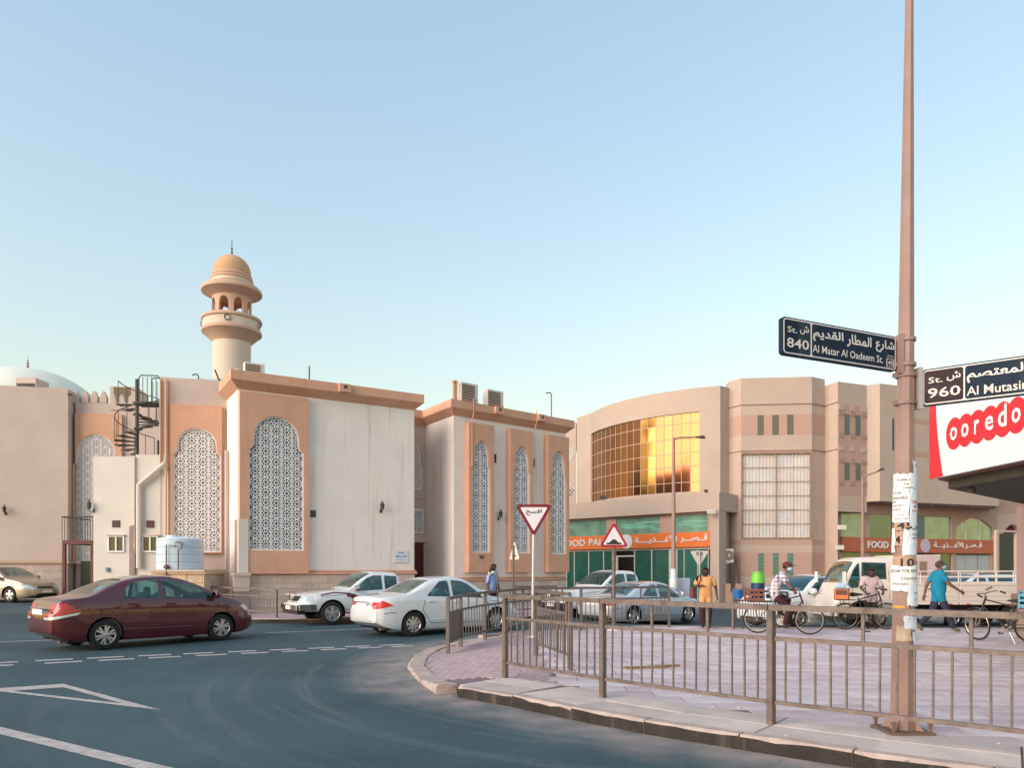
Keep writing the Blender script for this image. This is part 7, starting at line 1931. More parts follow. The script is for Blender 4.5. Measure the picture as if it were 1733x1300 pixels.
# chassis, wheels
for y in (-.35, .35): MB().box(-1.35, xf - .5, y - .04, y + .04, .50, .66).build('chassis_rail', WELL, trk)
for ax, nm in ((0, 1), (wbs, 0)):
    for sgn in (-1, 1): wheel(trk, ax, sgn * (W / 2 - .16), .36, .22, RIMG, 8, True)
for sgn in (-1, 1):
    MB().lathe([(.46, -.14), (.48, 0), (.46, .14)], 20, (0, sgn * .72, .40), axis='Y').build('mudguard', WELL, trk) if False else None
    q = [(.50 * math.cos(R(a)), .36 + .50 * math.sin(R(a))) for a in range(10, 171, 16)]
    mg = MB()
    for i in range(len(q) - 1): mg.quad((q[i][0], sgn * .60, q[i][1]), (q[i + 1][0], sgn * .60, q[i + 1][1]), (q[i + 1][0], sgn * .88, q[i + 1][1]), (q[i][0], sgn * .88, q[i][1]))
    mg.build('mudguard', WELL, trk)
MB().cbox(.9, 1.7, .45, .8, .42, .72, .03).build('fuel_tank', WELL, trk); MB().cbox(.75, 1.0, -.8, -.4, .3, .7, .03).build('tool_box', WELL, trk)
MB().tube([(-.9, .75, .38), (-.6, .75, .55), (-.6, .75, .75)], .03, 6).build('side_guard', GALVF, trk)
# load bed
x0, x1 = -1.55, xf - L_c - .12; zb1 = .84
MB().cbox(x0, x1, -.92, .92, zb1 - .10, zb1, .01).build('bed_floor', CREAMW, trk)
for sgn in (-1, 1):
    bd_ = MB()
    n = 3
    for i in range(n):
        a, b = x0 + (x1 - x0) * i / n + .015, x0 + (x1 - x0) * (i + 1) / n - .015
        pnl = MB().cbox(a, b, sgn * .92 - .02, sgn * .92 + .02, zb1 - .14, zb1 + .40, .008).build('drop_side', CREAMW, trk)
        for z in (.0, .13, .26): MB().box(a + .04, b - .04, sgn * .942 - .004, sgn * .942 + .004, zb1 + z - .035, zb1 + z - .02).build('side_rib', mat('darker_cream_rib', (.55, .47, .42), .5), pnl)  # ribs in a darker cream than the drop sides
        MB().cbox(a, b, sgn * .93 - .03, sgn * .93 + .03, zb1 + .405, zb1 + .47, .01).build('top_rib', CREAMW, pnl)
        for fx in (.15, .85): MB().box(a + (b - a) * fx - .05, a + (b - a) * fx + .05, sgn * .95 - .01, sgn * .95 + .012, zb1 - .15, zb1 - .11).build('hinge', LAMPR, pnl)
        MB().tube([(a + (b - a) * .5 - .1, sgn * .955, zb1 + .36), (a + (b - a) * .5 + .08, sgn * .965, zb1 + .28)], .012, 5).build('latch', BLACKP, pnl)
    # side rails
    for z in (.62, .78): MB().tube([(x0, sgn * .9, zb1 + z), (x1, sgn * .9, zb1 + z)], .022, 6).build('stake_rail', CREAMW, trk)
    for i in range(10): xx = x0 + (x1 - x0) * i / 9; MB().tube([(xx, sgn * .9, zb1 + .46), (xx, sgn * .9, zb1 + .78)], .018, 6).build('stake', CREAMW, trk)
MB().cbox(x0 - .02, x0 + .02, -.92, .92, zb1, zb1 + .45, .008).build('tailboard', CREAMW, trk)
# headboard with a barred window
hx = x1 + .04; fh = Frame((hx, -.92), (hx, .92))
hbm = MB(); hbm.box(hx - .03, hx + .03, -.92, .92, zb1, zb1 + .40)
hbm.box(hx - .03, hx + .03, -.92, -.5, zb1 + .40, 2.06).box(hx - .03, hx + .03, .5, .92, zb1 + .40, 2.06).box(hx - .03, hx + .03, -.5, .5, 1.94, 2.06)
hbm.build('headboard', CREAMW, trk)
# box body behind the cab: upright panel with a small two-light window
PKP = mat('dusty_pink_panel', (.50, .40, .40), .6, .06, 2)
MB().cbox(x1 - 1.05, x1 - .02, -.90, -.86, zb1 + .48, 2.05, .01).build('side_panel', PKP, trk)
pbo = MB().cbox(x1 - 1.05, x1 - .02, .86, .90, zb1 + .48, 2.05, .01).build('side_panel', PKP, trk)
for sgn in (-1, 1):
    for a in (x1 - .68, x1 - .42): MB().cbox(a, a + .2, sgn * .905 - .008, sgn * .905 + .008, 1.52, 1.90, .004).build('panel_window', mat('brown_pane', (.22, .15, .12), .4), pbo)
MB().cbox(x1 - 1.06, x1 - .01, -.9, .9, 2.052, 2.08, .01).build('panel_roof', CREAMW, pbo)
# ------------------------------------------------------------------ bicycles
BIKEB = mat('black_bike_paint', (.03, .03, .03), .4)
BIKES = mat('bike_steel', (.42, .38, .35), .35, .2, 10, metal=.7)
def bicycle(label, pos, heading, z, wb=1.06, lean=0.0, steer=0.0, rack=True, group='bicycles on the plaza', high_bar=False):
    r = .345
    t = thing('bicycle', label, 'bicycle', (*pos, z), heading, group)
    t.matrix_basis = T(*pos, z) @ RZ(heading) @ Matrix.Rotation(lean, 4, 'X'); WM[t.name] = t.matrix_basis.copy()
    xr, xf = -wb / 2, wb / 2
    hd_t = Vector((xf - .22, 0, .98)); hd_b = Vector((xf - .14, 0, .72)); bb = Vector((-.06, 0, .29)); st = Vector((-.20, 0, .80)); ra = Vector((xr, 0, r))
    Ms = T(*hd_b) @ RZ(steer) @ T(*(-hd_b))
    def wh(x, M=Matrix()):
        o = bpy.data.objects.new('wheel', None); o.empty_display_size = .1; put(o, t, local=M @ T(x, 0, r))
        MB().tube([((r - .018) * math.cos(6.28318 * i / 32), 0, (r - .018) * math.sin(6.28318 * i / 32)) for i in range(32)], .018, 6, close=True).build('tyre', RUBBER, o, smooth=True, angle=60)
        MB().tube([((r - .045) * math.cos(6.28318 * i / 32), 0, (r - .045) * math.sin(6.28318 * i / 32)) for i in range(32)], .011, 5, close=True).build('rim', BIKES, o, smooth=True, angle=60)
        s = MB()
        for i in range(18): a = 6.28318 * i / 18; s.tube([(.02 * math.cos(a + 1.2), .025 * (-1) ** i, .02 * math.sin(a + 1.2)), ((r - .05) * math.cos(a), 0, (r - .05) * math.sin(a))], .0022, 3, caps=False)
        s.build('spokes', BIKES, o)
        MB().lathe([(.02, -.045), (.02, .045)], 8, axis='Y', caps=True).build('hub', BIKES, o)
    wh(xr); wh(xf, Ms)
    fr = MB()
    for a, b, q in ((hd_t, hd_b, .021), (st, bb, .017), (hd_t.lerp(hd_b, .25), st.lerp(bb, .06), .016), (hd_t.lerp(hd_b, .8), bb, .019)): fr.tube([a, b], q, 8)
    for y in (-.055, .055):
        fr.tube([bb + Vector((0, y * .4, 0)), ra + Vector((0, y, 0))], .011, 6); fr.tube([st.lerp(bb, .08), ra + Vector((0, y, 0))], .009, 6)
    fr.build('frame', BIKEB, t)
    fk = MB()
    for y in (-.05, .05): fk.tube([hd_b + Vector((0, y * .8, 0)), Vector((xf - .06, y, .52)), Vector((xf, y, r))], .012, 6)
    fk.build('fork', BIKES, t, local=Ms)
    hb = MB(); hz = 1.06
    hb.tube([hd_t, hd_t + Vector((-.02, 0, .07))], .014, 6)
    hb.tube([(hd_t.x - .20, -.30, hz - .01), (hd_t.x - .06, -.27, hz + .03), (hd_t.x, -.15, hz + .01), (hd_t.x, 0, hz - .01), (hd_t.x, .15, hz + .01), (hd_t.x - .06, .27, hz + .03), (hd_t.x - .20, .30, hz - .01)], .013, 6)
    hb.build('handlebar', BIKES, t, local=Ms)
    for y in (-.295, .295): MB().tube([(hd_t.x - .22, y * 1.01, hz - .015), (hd_t.x - .11, y * .97, hz + .015)], .019, 8).build('grip', RUBBER, t, local=Ms)
    sd = MB().lathe([(.02, .15), (.05, .10), (.07, 0), (.12, -.10), (.125, -.15), (.06, -.17)], 14, axis='X', M=T(-.22, 0, .90) @ Matrix.Scale(.45, 4, (0, 0, 1)), caps=True)
    sd.build('saddle', BLACKP, t, smooth=True); MB().tube([st, (-.225, 0, .88)], .013, 6).build('seat_post', BIKES, t)
    cr = MB().lathe([(.09, -.004), (.095, 0), (.09, .004)], 20, (bb.x, -.05, bb.z), axis='Y', caps=True).tube([(bb.x, -.08, bb.z), (bb.x, .08, bb.z)], .018, 8)
    cr.tube([(bb.x, -.08, bb.z), (bb.x + .12, -.09, bb.z - .12)], .010, 6).tube([(bb.x, .08, bb.z), (bb.x - .12, .09, bb.z + .12)], .010, 6)
    cr.build('crank', BIKES, t)
    MB().box(bb.x + .08, bb.x + .17, -.20, -.10, bb.z - .14, bb.z - .11).build('pedal', BLACKP, t); MB().box(bb.x - .17, bb.x - .08, .10, .20, bb.z + .11, bb.z + .14).build('pedal', BLACKP, t)
    ch = MB().tube([(bb.x, -.055, bb.z + .09), (xr, -.055, r + .03)], .006, 4).tube([(bb.x, -.055, bb.z - .09), (xr, -.055, r - .03)], .006, 4); ch.build('chain', WELL, t)
    for x, a0, a1, M in ((xr, 20, 200, Matrix()), (xf, 5, 150, Ms)):
        g = MB(); q = [(x + (r + .03) * math.cos(R(a)), r + (r + .03) * math.sin(R(a))) for a in range(a0, a1 + 1, 12)]
        for i in range(len(q) - 1): g.quad((q[i][0], -.03, q[i][1]), (q[i + 1][0], -.03, q[i + 1][1]), (q[i + 1][0], .03, q[i + 1][1]), (q[i][0], .03, q[i][1]))
        g.build('mudguard', BIKEB, t, local=M)
    if rack:
        k = MB()
        for y in (-.10, 0, .10): k.tube([(xr - .24, y, .76), (-.26, y, .76)], .008, 5)
        for x in (xr - .24, xr - .02, -.30): k.tube([(x, -.12, .76), (x, .12, .76)], .008, 5)
        for y in (-.10, .10): k.tube([(xr, y * .6, r), (xr - .1, y, .76)], .008, 5)
        k.build('rack', BIKEB, t)
    MB().tube([(bb.x - .05, .06, bb.z - .05), (bb.x - .16, .16, 0.0)], .009, 5).build('kick_stand', BIKES, t)
    return t
def crate(name, label, M, w, d, h, m, cat='crate', rows=3, slat=.055, cols=4):
    t = thing(name, label, cat, M.translation, 0); t.matrix_basis = M; WM[t.name] = M.copy()
    MB().box(-w / 2, w / 2, -d / 2, d / 2, 0, .015).build('base', m, t)
    for i in range(rows):
        z = .02 + (h - slat - .02) * i / (rows - 1)
        for y in (-d / 2, d / 2): MB().box(-w / 2, w / 2, y - .008, y + .008, z, z + slat).build('slat', m, t)
        for x in (-w / 2, w / 2): MB().box(x - .008, x + .008, -d / 2 + .009, d / 2 - .009, z, z + slat).build('slat', m, t)
    for i in range(cols + 1):
        x = -w / 2 + w * i / cols
        for y in (-d / 2, d / 2): MB().box(x - .014, x + .014, y - .014, y + .014, .0, h - .004).build('upright', m, t)
    for i in range(1, cols):
        y = -d / 2 + d * i / cols
        for x in (-w / 2, w / 2): MB().box(x - .014, x + .014, y - .014, y + .014, .0, h - .004).build('upright', m, t)
    return t
PZ = .135
# bicycle ridden by the man in the checked shirt
fw = Vector(gp(1370, 1075, .13)); hdg = R(-20.5); wb1 = 1.16
cb1 = fw - Vector((math.cos(hdg), math.sin(hdg))) * wb1 / 2
bk1 = bicycle('bicycle ridden by the man in the checked shirt, with a loaded rear rack', (cb1.x, cb1.y), hdg, PZ, wb=wb1)
M1 = WM[bk1.name]
RC = mat('brown_crate_plastic', (.16, .055, .035), .6, .2, 6)
crate('storage_crate', 'brown slatted crate tied on the rack of the ridden bicycle', M1 @ T(-.66, 0, .775), .44, .36, .30, RC, rows=3, slat=.06)
t = thing('water_cooler', 'green and dark blue insulated drum standing behind the cyclist in the crate', 'cooler', (M1 @ Vector((-.58, .02, .80)))[:])
MB().lathe([(.13, 0), (.15, .02), (.16, .24), (.16, .42)], 20, caps=True).build('lower_drum', mat('cooler_blue', (.012, .04, .11), .4), t, smooth=True)
MB().lathe([(.163, .415), (.165, .46), (.15, .58), (.125, .63), (.12, .66), (.001, .665)], 20).build('lid', mat('cooler_green', (.14, .46, .05), .4), t, smooth=True)
MB().lathe([(.12, .66), (.128, .665), (.128, .685), (.001, .69)], 20).build('rim', MATS['cooler_green'], t)
# parked bicycle held by the man in the pale shirt
b2p = Vector(((8.55 + 9.62) / 2, 18.95))
bk2 = bicycle('black bicycle held upright by the man in the pale pink shirt', (b2p.x, b2p.y), R(1), PZ, wb=1.07)
M2 = WM[bk2.name]
t = thing('carton', 'orange and black printed carton on the rear rack of the held bicycle', 'box', (M2 @ Vector((-.66, 0, .775)))[:], R(-28))
MB().cbox(-.14, .20, -.15, .15, 0, .27, .008).build('body', mat('carton_dark', (.045, .05, .045), .7, .3, 9), t)
MB().box(-.147, -.141, -.14, .14, .01, .26).build('print_panel', mat('carton_orange', (.68, .18, .05), .6, .35, 14), t)
MB().box(-.13, .19, -.157, -.151, .01, .26).build('print_panel', MATS['carton_orange'], t)
MB().box(-.10, .17, -.163, -.158, .12, .24).build('print_picture', mat('carton_print', (.14, .05, .03), .6, .6, 25), t)
bagm = mat('pale_blue_bag', (.42, .55, .66), .5, .2, 8)
t = thing('plastic_bag', 'crumpled pale blue plastic bag heaped on the carton', 'bag', (M2 @ Vector((-.60, 0, 1.05)))[:])
bm = bmesh.new(); bmesh.ops.create_icosphere(bm, subdivisions=3, radius=.17)
for v in bm.verts: n_ = noise.noise(v.co * 9) * .05; v.co += v.normal * n_; v.co.z = max(-.005, v.co.z * .62 + .03 + noise.noise(v.co * 14) * .03)
me = bpy.data.meshes.new('sack'); bm.to_mesh(me); bm.free(); me.materials.append(bagm); inst('sack', me, t)
MB().tube([(-.05, 0, .10), (-.07, .02, .19), (-.02, 0, .22)], .012, 5).tube([(.08, 0, .09), (.10, -.02, .18)], .012, 5).build('knot', bagm, t)
# bicycle with the blue crate
b3 = bicycle('dark bicycle parked at an angle carrying a pale blue crate', (10.4, 15.62), R(141), PZ, lean=R(-9), steer=R(-38), wb=1.04)
M3 = WM[b3.name]
crate('milk_crate', 'pale blue plastic crate on the parked bicycle beside the canopy column', M3 @ T(-.50, 0, .79), .42, .34, .29, mat('pale_blue_crate', (.13, .42, .58), .5), rows=3, slat=.05)
t = thing('bucket', 'blue plastic bucket hung on the railing post by the loaded bicycle', 'bucket', (5.83, 19.05, .92))
MB().lathe([(.10, 0), (.13, .20), (.145, .21), (.14, .23), (.001, .24)], 16, caps=True).build('pail', mat('bucket_blue', (.012, .12, .34), .4), t, smooth=True)
MB().tube([(-.14, 0, .21), (-.10, -.02, .30), (.10, -.02, .30), (.14, 0, .21)], .006, 5).build('handle', BIKES, t)

# ------------------------------------------------------------------ people
SKIN = mat('brown_skin', (.17, .085, .055), .6, .08, 20)
SKIN2 = mat('dark_brown_skin', (.10, .05, .035), .6, .08, 20)
HAIR = mat('black_hair', (.012, .010, .010), .7)
SHOE = mat('dark_shoe', (.03, .02, .02), .6)
SAND_ = mat('brown_sandal', (.14, .10, .07), .7)
def checked(name, a, b, c):
    m = bpy.data.materials.new(name); m.use_nodes = True; t = m.node_tree; N = t.nodes; L = t.links
    tc = N.new('ShaderNodeTexCoord'); sp2 = N.new('ShaderNodeSeparateXYZ'); L.new(tc.outputs['Object'], sp2.inputs[0])
    def wave(sock, f):
        mu = N.new('ShaderNodeMath'); mu.operation = 'MULTIPLY'; mu.inputs[1].default_value = f; L.new(sock, mu.inputs[0])
        fr = N.new('ShaderNodeMath'); fr.operation = 'FRACT'; L.new(mu.outputs[0], fr.inputs[0])
        gt = N.new('ShaderNodeMath'); gt.operation = 'GREATER_THAN'; gt.inputs[1].default_value = .5; L.new(fr.outputs[0], gt.inputs[0]); return gt.outputs[0]
    w1, w2, w3 = wave(sp2.outputs['X'], 11), wave(sp2.outputs['Z'], 11), wave(sp2.outputs['Y'], 11)
    ad = N.new('ShaderNodeMath'); L.new(w1, ad.inputs[0]); L.new(w2, ad.inputs[1]); a2 = N.new('ShaderNodeMath'); L.new(ad.outputs[0], a2.inputs[0]); L.new(w3, a2.inputs[1])
    cr = N.new('ShaderNodeValToRGB'); dv = N.new('ShaderNodeMath'); dv.operation = 'DIVIDE'; dv.inputs[1].default_value = 3; L.new(a2.outputs[0], dv.inputs[0]); L.new(dv.outputs[0], cr.inputs[0])
    e = cr.color_ramp.elements; e[0].color = (*a, 1); e[1].color = (*c, 1); n = cr.color_ramp.elements.new(.4); n.color = (*b, 1); cr.color_ramp.interpolation = 'CONSTANT'
    L.new(cr.outputs[0], N['Principled BSDF'].inputs['Base Color']); N['Principled BSDF'].inputs['Roughness'].default_value = .9
    MATS[name] = m; return m
CHECK = checked('checked_cotton', (.55, .50, .52), (.28, .25, .32), (.07, .07, .14))
def cloth(name, c): return mat(name, c, .9, .12, 7, .3, 25)
BASE = dict(pelvis=(0, 0, .95), spine=(.01, 0, 1.12), chest=(.0, 0, 1.31), neck=(.0, 0, 1.47), jaw=(.025, 0, 1.535), mid=(.02, 0, 1.605), crown=(.01, 0, 1.665))
for s_, y in (('l', 1), ('r', -1)):
    BASE.update({'sh_' + s_: (0, .17 * y, 1.405), 'el_' + s_: (-.02, .235 * y, 1.14), 'wr_' + s_: (.05, .25 * y, .90), 'hip_' + s_: (0, .09 * y, .91), 'kn_' + s_: (.02, .10 * y, .50), 'an_' + s_: (-.02, .10 * y, .085), 'toe_' + s_: (.15, .115 * y, .035)})
RAD = dict(pelvis=(.125, .155), spine=(.115, .145), chest=(.125, .165), neck=(.056, .056), jaw=(.075, .068), mid=(.092, .078), crown=(.062, .056), sh=(.075, .075), el=(.046, .046), wr=(.030, .030), hip=(.095, .095), kn=(.064, .064), an=(.046, .046), toe=(.038, .042))
def person(label, pos, heading, z, J=None, H=1.70, shirt=None, trousers=None, skin=SKIN, shoe=SHOE, sleeve=.62, mask=None, hat=None, long_hair=False, belly=1.0, hair=HAIR, grip=False, shirt_low=.86, loose=1.0):
    J = {**BASE, **(J or {})}; k = H / 1.72
    t = thing('person', label, 'person', (*pos, z), heading, 'people in the street')
    names = list(J); verts = [Vector(J[n]) * k for n in names]; ix = {n: i for i, n in enumerate(names)}
    rad = [tuple(q * k for q in RAD[n.split('_')[0]]) for n in names]
    edges = []; bones = []
    def e(a, b, kind): edges.append((ix[a], ix[b])); bones.append((verts[ix[a]], verts[ix[b]], kind))
    e('pelvis', 'spine', 'torso'); e('spine', 'chest', 'torso'); e('chest', 'neck', 'neck'); e('neck', 'jaw', 'head'); e('jaw', 'mid', 'head'); e('mid', 'crown', 'head')
    for s_ in 'lr':
        e('chest', 'sh_' + s_, 'torso'); e('sh_' + s_, 'el_' + s_, 'upper'); e('el_' + s_, 'wr_' + s_, 'skin')
        e('pelvis', 'hip_' + s_, 'leg'); e('hip_' + s_, 'kn_' + s_, 'leg'); e('kn_' + s_, 'an_' + s_, 'shin'); e('an_' + s_, 'toe_' + s_, 'shoe')
        # hand: palm, four fingers of unequal length and a thumb from the side of the palm
        w, el = verts[ix['wr_' + s_]], verts[ix['el_' + s_]]; d = (w - el).normalized(); sd = Vector((0, 1 if s_ == 'l' else -1, 0)); fwd = Vector((1, 0, 0)); fwd = (fwd - d * fwd.dot(d)).normalized()
        nrm = d.cross(fwd).normalized(); nrm = nrm if nrm.dot(sd) < 0 else -nrm
        curl = .9 if grip else .35
        palm = w + d * .075 * k; ip = len(verts); verts.append(palm); rad.append((.030 * k, .026 * k)); edges.append((ix['wr_' + s_], ip)); bones.append((w, palm, 'skin'))
        for q, (off, ln) in enumerate(((.030, .070), (.010, .080), (-.010, .074), (-.030, .058))):
            a = palm + d * .030 * k + fwd * off * k; b = a + (d * math.cos(curl) + nrm * math.sin(curl)).normalized() * ln * .55 * k; c = b + (d * math.cos(curl * 2.2) + nrm * math.sin(curl * 2.2)).normalized() * ln * .5 * k
            i0 = len(verts); verts += [a, b, c]; rad += [(.011 * k,) * 2, (.009 * k,) * 2, (.0075 * k,) * 2]; edges += [(ip, i0), (i0, i0 + 1), (i0 + 1, i0 + 2)]; bones.append((palm, c, 'skin'))
        a = palm + fwd * .035 * k - d * .015 * k; b = a + (fwd * .6 + d * .6 + nrm * .4).normalized() * .045 * k
        i0 = len(verts); verts += [a, b]; rad += [(.012 * k,) * 2, (.009 * k,) * 2]; edges += [(ip, i0), (i0, i0 + 1)]; bones.append((palm, b, 'skin'))
    # nose
    hd = (verts[ix['crown']] - verts[ix['jaw']]).normalized(); face = Vector((1, 0, 0)); face = (face - hd * face.dot(hd)).normalized()
    for n in ('spine', 'pelvis'): rad[ix[n]] = (rad[ix[n]][0] * belly, rad[ix[n]][1] * belly)
    if belly > 1.2: rad[ix['chest']] = (rad[ix['chest']][0] * 1.18, rad[ix['chest']][1] * 1.12)
    me = bpy.data.meshes.new('body'); me.from_pydata(verts, edges, []); ob = bpy.data.objects.new('body', me); COL.objects.link(ob)
    sk = ob.modifiers.new('skin', 'SKIN'); sk.use_smooth_shade = True
    for i, v in enumerate(me.skin_vertices[0].data): v.radius = rad[i]; v.use_root = (i == ix['pelvis'])
    su = ob.modifiers.new('sub', 'SUBSURF'); su.levels = 2; su.render_levels = 2
    dg = bpy.context.evaluated_depsgraph_get(); dg.update()
    m2 = bpy.data.meshes.new_from_object(ob.evaluated_get(dg)); bpy.data.objects.remove(ob); bpy.data.meshes.remove(me)
    m2.name = 'body'; m2.materials.clear()
    for q in (skin, shirt, trousers, shoe): m2.materials.append(q)
    ph = verts[ix['pelvis']]
    RK = dict(torso=.13 * k, neck=.07 * k, upper=.06 * k, leg=.085 * k, shin=.055 * k, shoe=.04 * k, skin=.038 * k, head=.08 * k)
    def kind(p):
        best = 9; bk = None
        for a, b, kd in bones:
            d = b - a; tt = max(0, min(1, (p - a).dot(d) / d.length_squared)); ds = (p - a - d * tt).length - RK.get(kd, .03)
            if ds < best: best = ds; bk = (kd, tt)
        kd, tt = bk
        if kd == 'torso': return 1
        if kd == 'neck': return 1 if tt < .62 else 0
        if kd == 'upper': return 1 if tt < sleeve else 0
        if kd == 'leg': return 2
        if kd == 'shin': return 2 if tt < .95 else 3
        if kd == 'shoe': return 3
        return 0
    for pl in m2.polygons:
        c = pl.center; q = kind(c)
        if q == 2 and c.z > (ph.z - (1 - shirt_low) * .6 * k) and abs(c.x - ph.x) < .3 and (c - ph).length < .22 * k * belly: q = 1
        pl.material_index = q; pl.use_smooth = True
    # loosen the clothing a little so that it hangs off the body and ends in a visible hem
    for v in m2.vertices: pass
    dup = {}
    for pl in m2.polygons:
        for vi in pl.vertices: dup.setdefault(vi, set()).add(pl.material_index)
    for vi, st in dup.items():
        if st == {1} or st == {2}:
            v = m2.vertices[vi]; f = .012 * k * loose + .006 * noise.noise(v.co * 11) ; v.co += v.normal * f
    body = inst('body', m2, t)
    mid, jaw, crown = verts[ix['mid']], verts[ix['jaw']], verts[ix['crown']]
    up = (crown - jaw).normalized(); lt = up.cross(face).normalized()
    HM = Matrix(((face.x, lt.x, up.x, mid.x), (face.y, lt.y, up.y, mid.y), (face.z, lt.z, up.z, mid.z), (0, 0, 0, 1)))
    def blob(nm, c, rx, ry, rz, m, keep=lambda p: True, lump=0.0, seg=3):
        bm = bmesh.new(); bmesh.ops.create_icosphere(bm, subdivisions=seg, radius=1)
        for v in bm.verts:
            f = 1 + (noise.noise(v.co * 4) * lump if lump else 0); v.co = Vector((c[0] + v.co.x * rx * f, c[1] + v.co.y * ry * f, c[2] + v.co.z * rz * f))
        bmesh.ops.delete(bm, geom=[f for f in bm.faces if not keep(f.calc_center_median())], context='FACES')
        me = bpy.data.meshes.new(nm); bm.to_mesh(me); bm.free(); me.materials.append(m); me.polygons.foreach_set('use_smooth', [True] * len(me.polygons))
        return inst(nm, me, t, local=HM @ Matrix.Scale(k, 4))
    if hat is None: blob('hair', (-.012, 0, .02), .108, .092, .098, hair, lambda p: p.z > .035 - p.x * .0 and (p.x < .055 or p.z > .075) or p.x < -.045 and p.z > -.05, .10)
    else:
        blob('cap', (-.008, 0, .03), .112, .096, .092, hat, lambda p: p.z > .02); blob('cap_peak', (.12, 0, .035), .075, .07, .010, hat); blob('hair', (-.012, 0, .0), .104, .088, .08, hair, lambda p: p.x < -.02 and p.z < .03)
    if long_hair: blob('hair_bun', (-.10, 0, .03), .06, .07, .07, hair, lump=.15)
    for y in (-.033, .033): blob('eye', (.082, y, .012), .012, .014, .010, mat('eye_dark', (.03, .02, .02), .3), seg=1)
    for y in (-.084, .084): blob('ear', (.0, y, -.005), .022, .010, .032, skin, seg=2)
    blob('nose', (.098, 0, -.015), .020, .015, .024, skin, seg=2)
    if mask: blob('face_mask', (.022, 0, -.055), .098, .083, .062, mask, lambda p: p.x > .0)
    else: blob('lips', (.088, 0, -.062), .010, .024, .008, mat('lip_brown', (.12, .04, .035), .6), seg=1)
    return t, HM, k
MASKB = mat('pale_blue_mask', (.40, .58, .66), .8); MASKK = mat('black_mask', (.02, .02, .022), .8)
MAROONC = cloth('dark_wine_cotton', (.040, .010, .014)); NAVY = cloth('navy_cotton', (.028, .026, .05)); ORNG = cloth('orange_cotton', (.62, .32, .13)); PINKC = cloth('pale_pink_cotton', (.46, .36, .38)); TEAL = cloth('bright_teal_cotton', (.005, .20, .33)); LBLUE = cloth('light_blue_cotton', (.26, .34, .58)); CREAMC = cloth('cream_cotton', (.50, .40, .30)); DKC = cloth('dark_cotton', (.03, .025, .02))
# woman walking towards the plaza
wp = gp(1194, 1064, .13)
J = {'kn_l': (.05, .10, .50), 'an_l': (-.04, .09, .10), 'toe_l': (.12, .11, .035), 'kn_r': (.06, -.10, .50), 'an_r': (.10, -.09, .09), 'toe_r': (.26, -.10, .05), 'el_r': (-.02, -.30, 1.17), 'wr_r': (.17, -.17, 1.20), 'el_l': (-.04, .29, 1.14), 'wr_l': (.04, .31, .90), 'sh_l': (0, .185, 1.40), 'sh_r': (0, -.185, 1.40)}
t, HM, k = person('person in an orange T-shirt and dark trousers walking with a shoulder bag', wp, R(-97), PZ, J, 1.60, ORNG, MAROONC, SKIN2, sleeve=.80, mask=MASKK, long_hair=True, belly=1.28, shirt_low=.45, loose=1.8)
bg = thing('shoulder_bag', 'dark red shoulder bag on the strap of the person in orange', 'bag', (M_ := (WM[t.name] @ Vector((-.05, -.33, .92))))[:], R(-97))
MB().cbox(-.14, .14, -.06, .06, -.14, .14, .04).build('pouch', mat('dark_red_leather', (.14, .03, .035), .6), bg)
Mw = WM[t.name]; st = [Mw @ Vector(q) for q in ((-.10, -.30, 1.02), (-.06, -.22, 1.30), (.02, -.14, 1.40), (.13, -.14, 1.30), (.19, -.20, 1.12), (.08, -.30, 1.02))]
MB().tube(st, .016, 5).build('strap', SHOE, bg, world=True)
# man in the bright blue shirt, mid-stride
mp_ = gp(1588, 1071.5, .13)
J = {'hip_l': (.0, .08, .90), 'hip_r': (.0, -.08, .90), 'kn_r': (.16, -.10, .51), 'an_r': (.30, -.10, .10), 'toe_r': (.45, -.11, .05), 'kn_l': (-.10, .10, .48), 'an_l': (-.40, .11, .16), 'toe_l': (-.30, .12, .03), 'el_r': (.12, -.25, 1.17), 'wr_r': (.34, -.25, 1.02), 'el_l': (-.16, .24, 1.15), 'wr_l': (-.20, .26, .92), 'neck': (.02, 0, 1.47), 'jaw': (.05, 0, 1.535), 'mid': (.05, 0, 1.605), 'crown': (.035, 0, 1.665)}
person('person in a bright blue shirt and dark trousers striding past the truck', mp_, R(-6), PZ, J, 1.76, TEAL, NAVY, SKIN, SAND_, sleeve=.72, mask=MASKB, belly=1.12, shirt_low=.62, hair=mat('greying_hair', (.06, .04, .03), .8), loose=1.3)
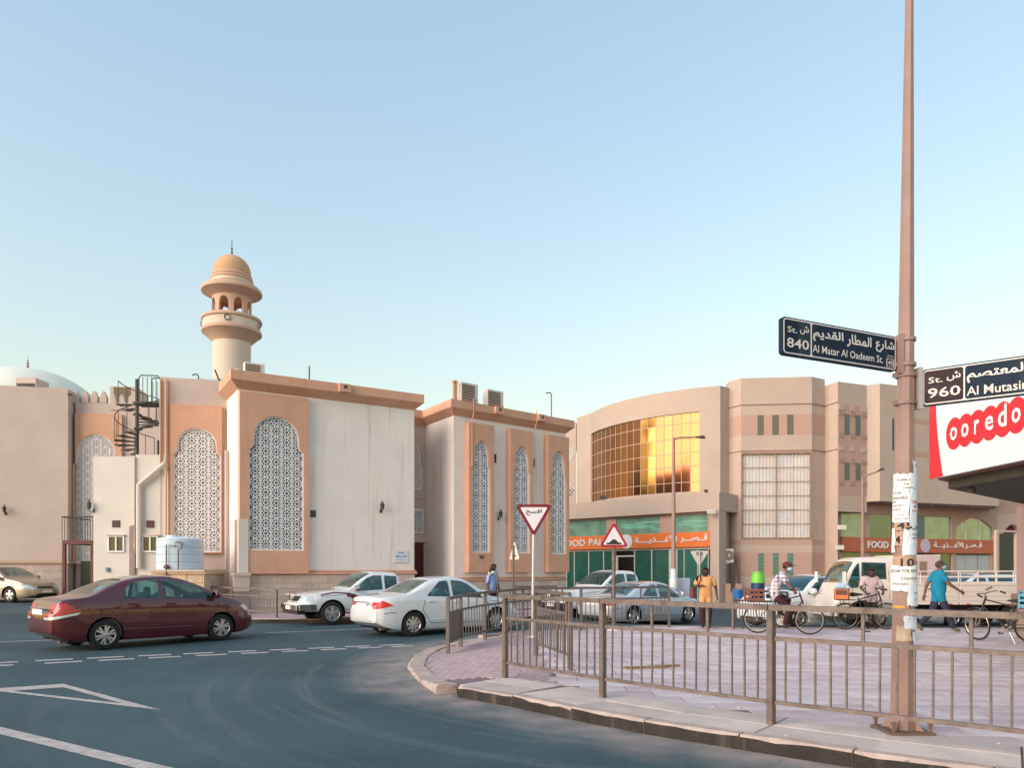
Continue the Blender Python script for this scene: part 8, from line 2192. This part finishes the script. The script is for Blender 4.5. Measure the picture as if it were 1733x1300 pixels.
# cyclist
def B(x, y, z): p = M1 @ Vector((x, y, z)); return p
J = dict(pelvis=(-.26, 0, .98), spine=(-.20, 0, 1.14), chest=(-.07, 0, 1.33), neck=(.03, 0, 1.48), jaw=(.085, 0, 1.54), mid=(.095, 0, 1.61), crown=(.09, 0, 1.675), sh_l=(-.02, .18, 1.41), sh_r=(-.02, -.18, 1.41), el_l=(.10, .26, 1.19), el_r=(.10, -.26, 1.19), wr_l=(.20, .27, 1.07), wr_r=(.20, -.27, 1.07), hip_l=(-.22, .09, .93), hip_r=(-.22, -.09, .93), kn_l=(.14, .13, .80), kn_r=(.14, -.13, .62), an_l=(-.10, .13, .50), an_r=(.03, -.13, .22), toe_l=(.03, .14, .44), toe_r=(.17, -.14, .20))
person('person in a checked shirt and patterned cap riding the loaded bicycle', (cb1.x, cb1.y), hdg, PZ, J, 1.72, CHECK, MAROONC, SKIN, SHOE, sleeve=.85, mask=MASKB, hat=mat('patterned_cap', (.12, .03, .03), .9, .8, 40), grip=True, shirt_low=.6, loose=1.5)
# man holding the parked bicycle
J = {'el_l': (.08, .30, 1.16), 'wr_l': (.27, .24, 1.04), 'el_r': (.08, -.30, 1.16), 'wr_r': (.27, -.24, 1.04), 'jaw': (.05, 0, 1.53), 'mid': (.06, 0, 1.60), 'crown': (.055, 0, 1.665)}
person('person in a pale pink shirt standing behind and gripping the black bicycle', (9.36, 19.28), R(-96), PZ, J, 1.58, PINKC, DKC, SKIN2, SHOE, sleeve=.85, grip=True, shirt_low=.6, loose=1.5, mask=mat('brown_mask', (.06, .025, .02), .8))
# two people on the far pavement
q = sp(832, 24.6)
J = {'kn_r': (.08, -.10, .50), 'an_r': (.10, -.10, .09), 'toe_r': (.26, -.11, .04), 'an_l': (-.12, .10, .10), 'toe_l': (.03, .11, .035)}
person('person in a light blue shirt and mask on the pavement below the mosque', q, R(-35), gz(*q) + .13, J, 1.60, LBLUE, MAROONC, SKIN2, SHOE, sleeve=.85, mask=MASKB)
q = sp(835, 25.6)
person('taller person in a cream shirt walking behind the one in light blue', q, R(-35), gz(*q) + .13, J, 1.74, CREAMC, DKC, SKIN2, SHOE, sleeve=.7)
q = fG(upx(fG, 1062), -.9, 0)
person('shadowy person standing inside the shop doorway', (q.x, q.y), R(-90), -.14, None, 1.6, DKC, NAVY, SKIN2, SHOE)
